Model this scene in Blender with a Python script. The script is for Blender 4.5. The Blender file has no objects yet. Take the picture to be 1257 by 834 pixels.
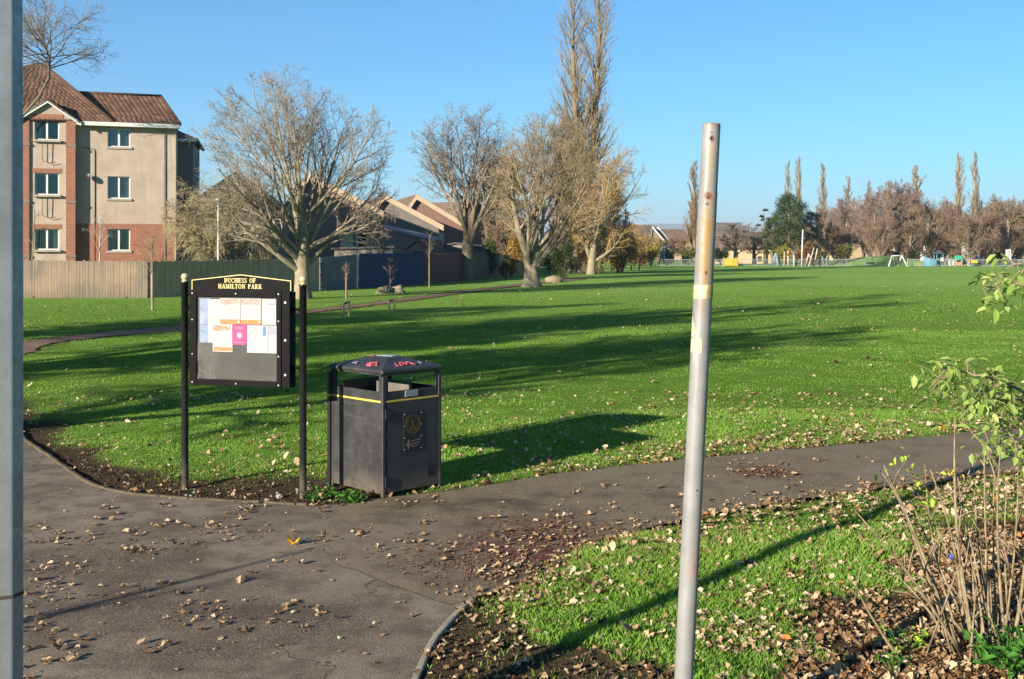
import bpy, bmesh, math, random
import numpy as np
from mathutils import Vector, Matrix
random.seed(7)
RNG = np.random.default_rng(11)
SC = bpy.context.scene
COL = SC.collection
F, HZ, CX, CAMH = 1400.0, 308.0, 628.5, 2.1
R = math.radians
SUN_EL = 17.0
SUN_DIR = (0.650, 0.760)           # ground direction in which shadows fall

def gp(px, py):                     # a ground point seen in the photo
    d = F * CAMH / (py - HZ)
    return ((px - CX) / F * d, d)

def at(px, py, d):                  # a point at depth d
    return Vector(((px - CX) / F * d, d, CAMH - (py - HZ) / F * d))

# ------------------------------------------------------------------ noise
def _hash(ix, iy, s):
    h = (ix.astype(np.int64) * 374761393 + iy.astype(np.int64) * 668265263 + s * 974634777) & 0xFFFFFFFF
    h = ((h ^ (h >> 13)) * 1274126177) & 0xFFFFFFFF
    return ((h ^ (h >> 16)) & 0xFFFF) / 65535.0

def vnoise(x, y, s=0):
    x = np.asarray(x, float); y = np.asarray(y, float)
    ix = np.floor(x); iy = np.floor(y)
    fx = x - ix; fy = y - iy
    fx = fx * fx * (3 - 2 * fx); fy = fy * fy * (3 - 2 * fy)
    a = _hash(ix, iy, s); b = _hash(ix + 1, iy, s); c = _hash(ix, iy + 1, s); d = _hash(ix + 1, iy + 1, s)
    return (a * (1 - fx) + b * fx) * (1 - fy) + (c * (1 - fx) + d * fx) * fy

def fbm(x, y, s=0, o=3):
    t = 0; a = 0.5; n = 0
    x = np.asarray(x, float); y = np.asarray(y, float)
    for k in range(o):
        t = t + a * vnoise(x * 2 ** k, y * 2 ** k, s + k * 17); n += a; a *= 0.5
    return t / n

def sstep(a, b, x):
    t = np.clip((x - a) / (b - a), 0, 1)
    return t * t * (3 - 2 * t)

def in_poly(px, py, poly):
    px = np.asarray(px); py = np.asarray(py)
    r = np.zeros(px.shape, bool); n = len(poly); j = n - 1
    for i in range(n):
        xi, yi = poly[i]; xj, yj = poly[j]
        c = ((yi > py) != (yj > py)) & (px < (xj - xi) * (py - yi) / (yj - yi + 1e-12) + xi)
        r ^= c; j = i
    return r

def line_dist(x, y, pts):
    x = np.asarray(x); y = np.asarray(y)
    d = np.full(x.shape, 1e9)
    for (ax, ay), (bx, by) in zip(pts[:-1], pts[1:]):
        vx, vy = bx - ax, by - ay
        t = np.clip(((x - ax) * vx + (y - ay) * vy) / (vx * vx + vy * vy), 0, 1)
        d = np.minimum(d, np.hypot(x - ax - t * vx, y - ay - t * vy))
    return d

# ------------------------------------------------------------------ objects
def tag(o, label=None, cat=None, group=None, kind=None):
    if label: o['label'] = label
    if cat: o['category'] = cat
    if group: o['group'] = group
    if kind: o['kind'] = kind
    return o

def thing(name, label, cat, loc=(0, 0, 0), rz=0, group=None):
    o = bpy.data.objects.new(name, None); COL.objects.link(o)
    o.empty_display_size = 0.2
    o.location = loc; o.rotation_euler = (0, 0, rz)
    return tag(o, label, cat, group)

def link(name, me, mat, parent=None):
    o = bpy.data.objects.new(name, me); COL.objects.link(o)
    for m in (mat if isinstance(mat, (list, tuple)) else [mat]):
        if m: me.materials.append(m)
    if parent: o.parent = parent
    return o

def np_mesh(name, V, faces, smooth=False, attrs=None):
    """V (N,3); faces: list of (M,k) int arrays"""
    me = bpy.data.meshes.new(name)
    V = np.asarray(V, np.float32)
    me.vertices.add(len(V)); me.vertices.foreach_set('co', V.ravel())
    idx = np.concatenate([np.asarray(f).ravel() for f in faces]).astype(np.int32)
    cnt = np.concatenate([np.full(len(f), np.asarray(f).shape[1]) for f in faces]).astype(np.int32)
    st = np.concatenate([[0], np.cumsum(cnt)[:-1]]).astype(np.int32)
    me.loops.add(len(idx)); me.loops.foreach_set('vertex_index', idx)
    me.polygons.add(len(cnt)); me.polygons.foreach_set('loop_start', st)
    try: me.polygons.foreach_set('loop_total', cnt)
    except Exception: pass
    if smooth: me.polygons.foreach_set('use_smooth', np.ones(len(cnt), bool))
    for k, a in (attrs or {}).items():
        A = me.attributes.new(k, 'FLOAT', 'POINT'); A.data.foreach_set('value', np.asarray(a, np.float32))
    me.update(calc_edges=True); me.validate()
    return me

class MB:
    def __init__(s): s.v = []; s.f = []; s.sm = []
    def add(s, vs, fs, smooth=False):
        b = len(s.v); s.v += [tuple(v) for v in vs]
        s.f += [tuple(i + b for i in f) for f in fs]; s.sm += [smooth] * len(fs); return s
    def box(s, c, size, rz=0.0, m=None):
        x, y, z = size[0] / 2, size[1] / 2, size[2] / 2
        vs = [Vector((sx * x, sy * y, sz * z)) for sz in (-1, 1) for sy in (-1, 1) for sx in (-1, 1)]
        if m is not None: vs = [m @ v for v in vs]
        if rz: 
            q = Matrix.Rotation(rz, 3, 'Z'); vs = [q @ v for v in vs]
        vs = [v + Vector(c) for v in vs]
        return s.add(vs, [(0, 2, 3, 1), (4, 5, 7, 6), (0, 1, 5, 4), (2, 6, 7, 3), (0, 4, 6, 2), (1, 3, 7, 5)])
    def b2(s, a, b):                       # box from two corners
        return s.box([(a[i] + b[i]) / 2 for i in range(3)], [abs(b[i] - a[i]) for i in range(3)])
    def tube(s, pts, rad, n=8, cap=True, smooth=True):
        pts = [Vector(p) for p in pts]
        if not isinstance(rad, (list, tuple)): rad = [rad] * len(pts)
        vs = []; k = len(pts)
        ref = Vector((0.13, 0.37, 0.92))
        for i, p in enumerate(pts):
            t = (pts[min(i + 1, k - 1)] - pts[max(i - 1, 0)]).normalized()
            u = t.cross(ref)
            if u.length < 1e-3: u = t.cross(Vector((1, 0, 0)))
            u.normalize(); w = t.cross(u)
            for j in range(n):
                a = 2 * math.pi * j / n
                vs.append(p + (u * math.cos(a) + w * math.sin(a)) * rad[i])
        fs = [(i * n + j, i * n + (j + 1) % n, (i + 1) * n + (j + 1) % n, (i + 1) * n + j) for i in range(k - 1) for j in range(n)]
        s.add(vs, fs, smooth)
        if cap:
            b = len(s.v) - len(vs)
            s.f += [tuple(b + j for j in range(n))[::-1], tuple(b + (k - 1) * n + j for j in range(n))]; s.sm += [False, False]
        return s
    def lathe(s, prof, c=(0, 0, 0), n=24, smooth=True):
        vs = []; k = len(prof)
        for r, z in prof:
            for j in range(n):
                a = 2 * math.pi * j / n
                vs.append((c[0] + r * math.cos(a), c[1] + r * math.sin(a), c[2] + z))
        fs = [(i * n + j, i * n + (j + 1) % n, (i + 1) * n + (j + 1) % n, (i + 1) * n + j) for i in range(k - 1) for j in range(n)]
        return s.add(vs, fs, smooth)
    def ball(s, c, r, n=12, k=8, sz=1.0):
        return s.lathe([(max(r * math.sin(math.pi * i / k), 1e-4), -r * sz * math.cos(math.pi * i / k)) for i in range(k + 1)], c, n)
    def prism(s, poly, d0, d1, fr):        # poly of (a,b) in a frame fr(a,b,d) -> xyz, extruded from d0 to d1
        n = len(poly)
        vs = [fr(a, b, d0) for a, b in poly] + [fr(a, b, d1) for a, b in poly]
        fs = [tuple(range(n))[::-1], tuple(range(n, 2 * n))] + [(i, (i + 1) % n, n + (i + 1) % n, n + i) for i in range(n)]
        return s.add(vs, fs)
    def build(s, name, mat, parent=None, bevel=0.0, seg=2):
        me = bpy.data.meshes.new(name)
        me.from_pydata(s.v, [], s.f); me.polygons.foreach_set('use_smooth', s.sm)
        bm = bmesh.new(); bm.from_mesh(me); bmesh.ops.recalc_face_normals(bm, faces=bm.faces)
        if bevel:
            es = [e for e in bm.edges if len(e.link_faces) == 2 and e.calc_face_angle(0) > 0.6]
            bmesh.ops.bevel(bm, geom=es, offset=bevel, segments=seg, affect='EDGES', profile=0.6, clamp_overlap=True)
        bm.to_mesh(me); bm.free()
        return link(name, me, mat, parent)

def copy_tree(o, parent=None):
    c = o.copy(); COL.objects.link(c)
    if parent: c.parent = parent
    for ch in [k for k in o.children]: copy_tree(ch, c)
    return c

# ------------------------------------------------------------------ materials
class NT:
    def __init__(s, name):
        s.m = bpy.data.materials.new(name); s.m.use_nodes = True
        s.t = s.m.node_tree; s.t.nodes.clear()
        s.out = s.n('ShaderNodeOutputMaterial')
    def n(s, ty, ins=None, **kw):
        x = s.t.nodes.new(ty)
        for k, v in kw.items(): setattr(x, k, v)
        for k, v in (ins or {}).items():
            i = x.inputs[k]
            if isinstance(v, bpy.types.NodeSocket): s.t.links.new(v, i)
            else: i.default_value = v
        return x
    def geo(s): return s.n('ShaderNodeNewGeometry').outputs['Position']
    def obj(s): return s.n('ShaderNodeTexCoord').outputs['Object']
    def noise(s, v, scale, detail=3, rough=0.55, out='Fac', dist=0):
        return s.n('ShaderNodeTexNoise', {'Vector': v, 'Scale': scale, 'Detail': detail, 'Roughness': rough, 'Distortion': dist}).outputs[out]
    def map(s, v, a, b, c=0.0, d=1.0):
        return s.n('ShaderNodeMapRange', {'Value': v, 'From Min': a, 'From Max': b, 'To Min': c, 'To Max': d}).outputs[0]
    def ramp(s, v, stops, interp='LINEAR'):
        x = s.n('ShaderNodeValToRGB', {'Fac': v}); r = x.color_ramp; r.interpolation = interp
        while len(r.elements) < len(stops): r.elements.new(0.5)
        for e, (p, c) in zip(r.elements, stops): e.position = p; e.color = (*c, 1)
        return x.outputs[0]
    def mix(s, f, a, b, mode='MIX'):
        x = s.n('ShaderNodeMix', data_type='RGBA', blend_type=mode)
        for k, v in ((0, f), (6, a), (7, b)):
            i = x.inputs[k]
            if isinstance(v, bpy.types.NodeSocket): s.t.links.new(v, i)
            else: i.default_value = v if k == 0 else (*v, 1)
        return x.outputs[2]
    def math(s, op, a, b=0.0):
        x = s.n('ShaderNodeMath', operation=op)
        for k, v in ((0, a), (1, b)):
            if isinstance(v, bpy.types.NodeSocket): s.t.links.new(v, x.inputs[k])
            else: x.inputs[k].default_value = v
        return x.outputs[0]
    def attr(s, name): return s.n('ShaderNodeAttribute', attribute_name=name).outputs['Fac']
    def bump(s, h, strength=0.3, dist=0.01):
        return s.n('ShaderNodeBump', {'Height': h, 'Strength': strength, 'Distance': dist}).outputs[0]
    def bsdf(s, color, rough=0.6, metal=0.0, normal=None, spec=0.4, **kw):
        x = s.n('ShaderNodeBsdfPrincipled')
        for k, v in (('Base Color', color), ('Roughness', rough), ('Metallic', metal), ('Normal', normal), ('Specular IOR Level', spec)):
            if v is None: continue
            if isinstance(v, bpy.types.NodeSocket): s.t.links.new(v, x.inputs[k])
            else: x.inputs[k].default_value = (*v, 1) if k == 'Base Color' else v
        return x.outputs[0]
    def end(s, sh):
        s.t.links.new(sh, s.out.inputs['Surface']); return s.m

MATS = {}
def plain(name, color, rough=0.6, metal=0.0, var=0.25, scale=6.0, bump=0.0, spec=0.4):
    if name in MATS: return MATS[name]
    t = NT(name); v = t.obj()
    n = t.noise(v, scale, 4, 0.65)
    c = t.mix(t.map(n, 0.3, 0.7), [x * (1 - var) for x in color], [min(1, x * (1 + var)) for x in color])
    nm = t.bump(t.noise(v, scale * 6, 3), bump, 0.01) if bump else None
    MATS[name] = t.end(t.bsdf(c, rough, metal, nm, spec)); return MATS[name]

def foliage(name, a, b, trans=0.35, rough=0.55, cattr='rnd'):
    """leaf or blade material: colour from a per-face random value, some light passes through"""
    if name in MATS: return MATS[name]
    t = NT(name); r = t.attr(cattr)
    c = t.mix(r, a, b)
    p = t.bsdf(c, rough, 0, None, 0.25)
    tr = t.n('ShaderNodeBsdfTranslucent', {'Color': c}).outputs[0]
    mx = t.n('ShaderNodeMixShader', {0: trans, 1: p, 2: tr}).outputs[0]
    MATS[name] = t.end(mx); return MATS[name]

def bark(name, a, b, scale=5.0):
    if name in MATS: return MATS[name]
    t = NT(name); v = t.obj()
    mp = t.n('ShaderNodeMapping', {'Vector': v, 'Scale': (1, 1, 0.25)}).outputs[0]
    n = t.noise(mp, scale * 2.2, 5, 0.7); big = t.noise(v, scale * 0.25, 3)
    c = t.mix(t.map(n, 0.3, 0.7), a, b)
    c = t.mix(t.map(big, 0.42, 0.68, 0, 0.5), c, (a[0] * 0.75, a[1] * 0.95, a[2] * 0.6))
    MATS[name] = t.end(t.bsdf(c, 0.85, 0, t.bump(n, 0.6, 0.03), 0.2)); return MATS[name]
# ================================================================== camera, sun, sky
cam = bpy.data.cameras.new('camera'); co = bpy.data.objects.new('camera', cam); COL.objects.link(co)
co.location = (0, 0, CAMH); co.rotation_euler = (R(90), 0, 0)
cam.sensor_width = 36; cam.lens = F / 1257 * 36; cam.shift_y = -(417 - HZ) / 1257
cam.clip_start = 0.1; cam.clip_end = 30000
SC.camera = co
W = bpy.data.worlds.new('World'); SC.world = W; W.use_nodes = True
wt = W.node_tree; wt.nodes.clear()
sky = wt.nodes.new('ShaderNodeTexSky'); sky.sky_type = 'NISHITA'; sky.sun_disc = False
sky.sun_elevation = R(SUN_EL); sky.sun_rotation = math.atan2(-SUN_DIR[0], -SUN_DIR[1])
sky.altitude = 60; sky.air_density = 1.0; sky.dust_density = 0.0; sky.ozone_density = 6.6
bg = wt.nodes.new('ShaderNodeBackground'); bg.inputs['Strength'].default_value = 0.054
wo = wt.nodes.new('ShaderNodeOutputWorld')
tint = wt.nodes.new('ShaderNodeMix'); tint.data_type = 'RGBA'; tint.blend_type = 'MULTIPLY'; tint.inputs[0].default_value = 1.0; tint.inputs[7].default_value = (0.56, 1.0, 1.02, 1)
wt.links.new(sky.outputs[0], tint.inputs[6]); wt.links.new(tint.outputs[2], bg.inputs[0]); wt.links.new(bg.outputs[0], wo.inputs[0])
sl = bpy.data.lights.new('sun', 'SUN'); sl.energy = 4.6; sl.angle = R(0.53); sl.color = (1.0, 0.90, 0.75)
so = bpy.data.objects.new('sun', sl); COL.objects.link(so); so.location = (-20, -20, 30)
ce = math.cos(R(SUN_EL))
so.rotation_euler = Vector((SUN_DIR[0] * ce, SUN_DIR[1] * ce, -math.sin(R(SUN_EL)))).to_track_quat('-Z', 'Y').to_euler()
vs = SC.view_settings; vs.view_transform = 'Standard'; vs.look = 'None'; vs.gamma = 1; vs.exposure = 1.65
SC.cycles.max_bounces = 6; SC.cycles.transparent_max_bounces = 8
SC.cycles.use_denoising = True

# ================================================================== ground layout
KERB_BACK = [gp(*p) for p in [(-60, 470), (10, 520), (30, 543), (48, 556), (68, 569), (88, 584), (109, 597), (138, 605), (169, 610), (215, 614), (264, 617), (320, 620), (377, 623.5)]]
PATH_FAR = [gp(*p) for p in [(377, 623.5), (425, 621), (465, 616), (545, 606), (620, 595), (690, 583), (780, 573), (860, 564), (935, 557), (1000, 551), (1070, 545), (1140, 538), (1230, 530), (1330, 521), (1500, 507), (1900, 482)]]
PATH_NEAR = [gp(*p) for p in [(1950, 512), (1600, 545), (1400, 566), (1257, 581), (1168, 590), (1109, 597), (1040, 606), (957, 617), (895, 629), (835, 641), (784, 653), (745, 663), (718, 671), (685, 688), (656, 706), (628, 722), (605, 733), (578, 739)]]
KERB_NEAR = [gp(*p) for p in [(578, 739), (566, 747), (548, 765), (534, 783), (521, 803), (511, 824), (500, 850), (470, 940), (430, 1150)]]
SEAM = [gp(*p) for p in [(425, 621), (400, 650), (405, 690), (437, 703), (491, 725), (554, 745), (578, 739)]]
FORE = KERB_BACK + [gp(425, 621)] + SEAM[1:] + KERB_NEAR[1:] + [(-0.55, -6), (-9, -6), (-9, 12)]
PATHP = PATH_FAR[1:] + PATH_NEAR + SEAM[::-1][1:-1]
LEFT_NEAR = [gp(*p) for p in [(-200, 470), (-60, 450), (29, 435), (56, 424), (90, 418.5), (128, 414), (175, 410), (225, 406.5), (300, 397), (380, 384.6), (436, 378), (480, 372), (520, 367), (570, 360), (620, 353.5), (680, 347), (720, 343)]]
LEFT_FAR = [gp(*p) for p in [(-200, 438), (-60, 430), (29, 420), (92, 412.5), (130, 408), (171, 404.5), (225, 399), (300, 391), (380, 381), (436, 374.5), (480, 368.8), (520, 363.5), (570, 357), (620, 351), (680, 344), (720, 341)]]

def smooth_poly(pts, step=0.12, jit=0.02, seed=3):
    out = []
    n = len(pts)
    for i in range(n - 1):
        p0, p1, p2, p3 = pts[max(i - 1, 0)], pts[i], pts[i + 1], pts[min(i + 2, n - 1)]
        L = math.dist(p1, p2); k = min(200, max(1, int(L / step)))
        for j in range(k):
            t = j / k
            q = [0.5 * (2 * p1[a] + (p2[a] - p0[a]) * t + (2 * p0[a] - 5 * p1[a] + 4 * p2[a] - p3[a]) * t * t + (3 * p1[a] - p0[a] - 3 * p2[a] + p3[a]) * t ** 3) for a in (0, 1)]
            nx = vnoise(q[0] * 5, q[1] * 5, seed) - .5; ny = vnoise(q[0] * 5, q[1] * 5, seed + 1) - .5
            out.append((q[0] + float(nx) * jit * 2, q[1] + float(ny) * jit * 2))
    out.append(pts[-1]); return out

KB, PF, PN, KN = smooth_poly(KERB_BACK, jit=0.008), smooth_poly(PATH_FAR, jit=0.05), smooth_poly(PATH_NEAR, jit=0.06), smooth_poly(KERB_NEAR, jit=0.006)
LN, LF = smooth_poly(LEFT_NEAR, 0.4, 0.12), smooth_poly(LEFT_FAR, 0.4, 0.12)
SM = smooth_poly(SEAM, jit=0.02)
FORE = KB + SM[:-1] + KN + [(-0.55, -6), (-9, -6), (-9, 12)]
PATHP = PF[1:] + PN + SM[::-1][1:]
PATHP = [p for p in PF if p[0] > gp(425, 621)[0] - 1e-6] + PN + SM[::-1][1:]
LPATH = LN + LF[::-1]

def paved(x, y):
    return in_poly(x, y, FORE) | in_poly(x, y, PATHP) | in_poly(x, y, LPATH)

def soil_mask(x, y):
    """0 grass .. 1 bare soil: worn strip behind the back kerb, the muddy corner at the near kerb, trodden edges"""
    x = np.asarray(x, float); y = np.asarray(y, float)
    n = fbm(x * 1.7, y * 1.7, 5, 3); n2 = fbm(x * 6, y * 6, 9, 2)
    dk = line_dist(x, y, KERB_BACK)
    w = 0.6 + 0.75 * sstep(-4.2, -2.0, x) * (1 - sstep(-1.4, -0.6, x))
    m = 1 - sstep(w * 0.55, w * 1.25, dk + (n - .5) * 0.7 + (n2 - .5) * .35)
    # under bin
    m = np.maximum(m, 1 - sstep(0.3, 0.6, np.hypot((x + 1.55) , y - 9.95) + (n2 - .5) * .3))
    # near corner: triangle between near kerb and the pole
    dn = line_dist(x, y, KERB_NEAR)
    m = np.maximum(m, (1 - sstep(0.4, 0.95, dn + (n - .5) * 0.9 + sstep(5.9, 6.6, y) * .5)) * (x > -0.5))
    px = CX + F * x / np.maximum(y, .5); py = HZ + F * CAMH / np.maximum(y, .5)
    bot = sstep(-16, 20, py - (738 + (px - 560) * .36) + (n - .5) * 60 + (n2 - .5) * 40) * (px < 850) * (px > 500)
    m = np.maximum(m, bot * (y < 7) * 0.95)
    rb = sstep(0.38, 0.6, n * .6 + n2 * .25 + 0.55 * sstep(0, 260, (px - 940) * .7 + (py - 690)) - .16)
    m = np.maximum(m, rb * (py > 640) * (px > 900) * (y < 12) * (1 - sstep(1380, 1600, px)))
    de = np.minimum(line_dist(x, y, PATH_FAR), line_dist(x, y, PATH_NEAR))
    m = np.maximum(m, 0.8 * (1 - sstep(0.02, 0.22, de + (n2 - .5) * .25)))
    dl = np.minimum(line_dist(x, y, LEFT_NEAR), line_dist(x, y, LEFT_FAR))
    m = np.maximum(m, 0.7 * (1 - sstep(0.05, 0.5, dl + (n2 - .5) * .5)) * (y > 15))
    return np.clip(m, 0, 1)

def litter(x, y):
    """0..1 density of fallen leaves"""
    x = np.asarray(x, float); y = np.asarray(y, float)
    n = fbm(x * 1.3, y * 1.3, 31, 3); n2 = fbm(x * 4, y * 4, 37, 2)
    px = CX + F * x / np.maximum(y, .5); py = HZ + F * CAMH / np.maximum(y, .5)
    d = 0.10 * sstep(.4, .65, n) + 0.03
    far = line_dist(x, y, PATH_FAR)
    right = sstep(500, 900, px)
    d = np.maximum(d, (0.25 + .75 * right) * (1 - sstep(0.1, 0.75 + 1.2 * right * n, far)) * sstep(.25, .6, n2 + .1))
    d = np.maximum(d, 0.22 * (1 - sstep(1.0, 5.0, far)) * sstep(.3, .6, n2))
    near = (x > -0.35) & (in_poly(x, y, PN + [(0, 3), (6, 3), (12, 12)])) 
    pn = line_dist(x, y, PATH_NEAR)
    dn = 0.05 + .10 * sstep(.45, .6, n) + (.6 + .5 * sstep(800, 1000, px)) * (1 - sstep(0.15, .9 + 1.1 * sstep(800, 1000, px), pn)) * sstep(.2, .5, n2) + .9 * sstep(-60, 320, (px - 960) * 0.62 + (py - 640) * .9) * sstep(.28, .5, n2 * .5 + n * .5)
    d = np.where(near & (py > 560), np.maximum(np.where(px < 1000, d * .5, d), dn) * np.where((px < 760) & (py > 735), .45, 1.0), d)
    for qx, qy, rx_, ry_, k_ in ((705, 354.5, 3.2, 2.2, 1.0), (405, 379, 1.6, 2.2, .7), (480, 450, 1.2, .6, .3), (300, 545, .6, .5, .35), (90, 376, 3, 4, .3)):
        q = gp(qx, qy); d = np.maximum(d, k_ * np.exp(-((x - q[0]) / rx_) ** 2 - ((y - q[1]) / ry_) ** 2) * sstep(.3, .55, n2 * .5 + n * .5))
    return np.clip(d, 0, 1)

# ------------------------------------------------------------------ the ground sheet
def axis(lo_far, lo, hi, hi_far, fine, growth):
    a = list(np.arange(lo, hi, fine)); s = fine; v = hi; up = []
    while v < hi_far: up.append(v); s *= growth; v += s
    up.append(hi_far); s = fine; v = lo - fine; dn = []
    while v > lo_far: dn.append(v); s *= growth; v -= s
    dn.append(lo_far)
    return np.array(dn[::-1] + a + up)
gx = axis(-9000, -7.5, 8.5, 9000, 0.09, 1.09); gy = axis(-300, 3.5, 15, 14000, 0.09, 1.03)
X, Y = np.meshgrid(gx, gy); x = X.ravel(); y = Y.ravel()
soil = np.where((y < 70) & (np.abs(x) < 60), soil_mask(x, np.clip(y, 1, None)), 0)
near = np.exp(-(np.hypot(x, y - 8) / 40) ** 2)
pav = paved(x, y)
z = (fbm(x * 2.5, y * 2.5, 3, 3) - .5) * 0.03 * near + 0.012 * near
z = np.where(pav, -0.03, z - 0.012 * soil)
nx, ny = len(gx), len(gy)
I = np.arange(nx * ny).reshape(ny, nx)
Q = np.stack([I[:-1, :-1], I[:-1, 1:], I[1:, 1:], I[1:, :-1]], -1).reshape(-1, 4)
t = NT('ground'); P = t.geo()
n1 = t.noise(P, 0.22, 4); n2 = t.noise(P, 2.2, 4); n3 = t.noise(P, 38, 3, .7); n4 = t.noise(P, 0.045, 3)
g = t.mix(t.map(n2, .3, .7), (0.09, 0.165, 0.02), (0.135, 0.225, 0.032))
g = t.mix(t.map(n1, .4, .65, 0, .6), g, (0.15, 0.22, 0.04))
g = t.mix(t.map(n3, .35, .65, 0, .55), g, (0.03, 0.06, 0.008))
g = t.mix(t.map(n4, .35, .65, 0, .35), g, (0.09, 0.2, 0.035))
s_ = t.attr('soil')
sc_ = t.mix(t.map(n3, .3, .7), (0.03, 0.021, 0.014), (0.085, 0.062, 0.042))
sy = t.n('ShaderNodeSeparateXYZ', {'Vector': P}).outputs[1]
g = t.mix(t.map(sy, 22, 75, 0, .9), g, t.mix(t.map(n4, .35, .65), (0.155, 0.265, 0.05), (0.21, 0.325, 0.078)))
c = t.mix(s_, g, sc_)
hgt = t.math('ADD', t.math('MULTIPLY', n3, 1.0), t.math('MULTIPLY', n2, .6))
MATS['ground'] = t.end(t.bsdf(c, 1.0, 0, t.bump(hgt, 0.8, 0.05), 0.0))
o = link('ground', np_mesh('ground', np.stack([x, y, z], 1), [Q], True, {'soil': soil}), MATS['ground']); tag(o, kind='structure')

# ------------------------------------------------------------------ paving
def sheet(name, poly, z, mat, grid=None):
    bm = bmesh.new()
    vs = [bm.verts.new((px, py, z)) for px, py in poly]
    f = bm.faces.new(vs); bmesh.ops.triangulate(bm, faces=[f])
    r = bmesh.ops.extrude_face_region(bm, geom=bm.faces[:]) if False else None
    bmesh.ops.recalc_face_normals(bm, faces=bm.faces)
    for f in bm.faces:
        if f.normal.z < 0: f.normal_flip()
    me = bpy.data.meshes.new(name); bm.to_mesh(me); bm.free()
    return tag(link(name, me, mat), kind='structure')

t = NT('asphalt'); P = t.geo()
vor = t.n('ShaderNodeTexVoronoi', {'Vector': P, 'Scale': 85.0}); vd = vor.outputs['Distance']; vc = vor.outputs['Color']
vr = t.n('ShaderNodeSeparateColor', {'Color': vc}).outputs[0]
stone = t.ramp(vr, [(0, (0.095, 0.074, 0.055)), (.6, (0.185, 0.147, 0.11)), (1, (0.28, 0.227, 0.173))])
c = t.mix(t.map(vd, .25, .6), stone, (0.06, 0.048, 0.037))
b1 = t.noise(P, 0.7, 4); b2 = t.noise(P, 3.4, 4, .65); b3 = t.noise(P, 11, 3)
c = t.mix(t.map(b1, .36, .6, 0, .75), c, (0.215, 0.178, 0.137))
c = t.mix(t.map(b2, .46, .62, 0, .65), c, (0.075, 0.058, 0.044))
c = t.mix(t.map(b3, .62, .74, 0, .35), c, (0.16, 0.125, 0.09))
wp = t.n('ShaderNodeVectorMath', {0: P, 1: t.noise(P, 1.6, 4, .6, 'Color')}, operation='ADD').outputs[0]
ck = t.n('ShaderNodeTexVoronoi', {'Vector': wp, 'Scale': .55}, feature='DISTANCE_TO_EDGE').outputs['Distance']
c = t.mix(t.math('MULTIPLY', t.map(ck, .007, .002), t.map(b1, .42, .55, 0, .8)), c, (0.035, 0.028, 0.022))
hh = t.math('ADD', t.math('MULTIPLY', vd, -1.0), t.math('MULTIPLY', b2, 1.5))
MATS['asphalt'] = t.end(t.bsdf(c, 0.85, 0, t.bump(hh, 0.32, 0.004), 0.08))
t = NT('path_asphalt'); P = t.geo()
vor = t.n('ShaderNodeTexVoronoi', {'Vector': P, 'Scale': 130.0}); vd = vor.outputs['Distance']
vr = t.n('ShaderNodeSeparateColor', {'Color': vor.outputs['Color']}).outputs[0]
c = t.ramp(vr, [(0, (0.095, 0.074, 0.046)), (.7, (0.16, 0.126, 0.08)), (1, (0.26, 0.21, 0.14))])
b1 = t.noise(P, 0.55, 4); b2 = t.noise(P, 2.6, 5, .65); b3 = t.noise(P, 9, 4, .7)
c = t.mix(t.map(b1, .38, .62, 0, .6), c, (0.16, 0.135, 0.085))
c = t.mix(t.map(b2, .5, .68, 0, .5), c, (0.062, 0.049, 0.034))
# crushed red-brown leaf mush trodden into the asphalt
sp = t.n('ShaderNodeSeparateXYZ', {'Vector': P})
def blob(cx, cy, rx, ry):
    dx = t.math('DIVIDE', t.math('SUBTRACT', sp.outputs[0], cx), rx); dy = t.math('DIVIDE', t.math('SUBTRACT', sp.outputs[1], cy), ry)
    return t.math('SQRT', t.math('ADD', t.math('MULTIPLY', dx, dx), t.math('MULTIPLY', dy, dy)))
for (qx, qy, rx, ry, k) in ((650, 672, .9, 1.15, .95), (545, 685, .85, .7, .8), (938, 582, .42, .42, .95)):
    q = gp(qx, qy)
    f = t.math('MULTIPLY', t.map(blob(q[0], q[1], rx, ry), 1.15, 0.2), t.map(t.math('ADD', t.math('MULTIPLY', b3, .6), t.math('MULTIPLY', b2, .4)), .40, .58, 0, k))
    c = t.mix(f, c, (0.085, 0.022, 0.02))
for (qx, qy, rx, ry, k) in ((585, 622, .9, .55, .75), (470, 640, .6, .5, .5), (760, 610, 1.0, .45, .45)):
    q = gp(qx, qy); c = t.mix(t.math('MULTIPLY', t.map(blob(q[0], q[1], rx, ry), 1.2, 0.2), t.map(b2, .38, .6, 0, k)), c, (0.05, 0.042, 0.03))
q = gp(440, 680); c = t.mix(t.math('MULTIPLY', t.map(blob(q[0], q[1], 1.3, 1.3), 1.0, 0.35), t.map(b2, .35, .6, .5, 1)), c, t.mix(t.map(b2, .46, .62, 0, .6), (0.175, 0.142, 0.108), (0.08, 0.062, 0.047)))
q = gp(1085, 584)
c = t.mix(t.math('MULTIPLY', t.map(blob(q[0], q[1], .42, .5), 1.1, 0.1), t.map(b2, .4, .6, 0, .6)), c, (0.28, 0.24, 0.19))
hh = t.math('ADD', t.math('MULTIPLY', vd, -.7), t.math('MULTIPLY', b2, 2.0))
MATS['path_asphalt'] = t.end(t.bsdf(c, 0.8, 0, t.bump(hh, 0.6, 0.008), 0.1))
t = NT('trodden_path'); P = t.geo()
b1 = t.noise(P, 0.9, 4); b2 = t.noise(P, 5, 5, .7)
c = t.mix(t.map(b1, .35, .65), (0.115, 0.065, 0.042), (0.165, 0.105, 0.07)); c = t.mix(t.map(b2, .5, .75, 0, .6), c, (0.26, 0.17, 0.10))
MATS['trodden_path'] = t.end(t.bsdf(c, 0.9, 0, t.bump(b2, .6, .02), .2))
sheet('asphalt', FORE, 0.014, MATS['asphalt']); sheet('footpath', PATHP, 0.017, MATS['path_asphalt'])
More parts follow.
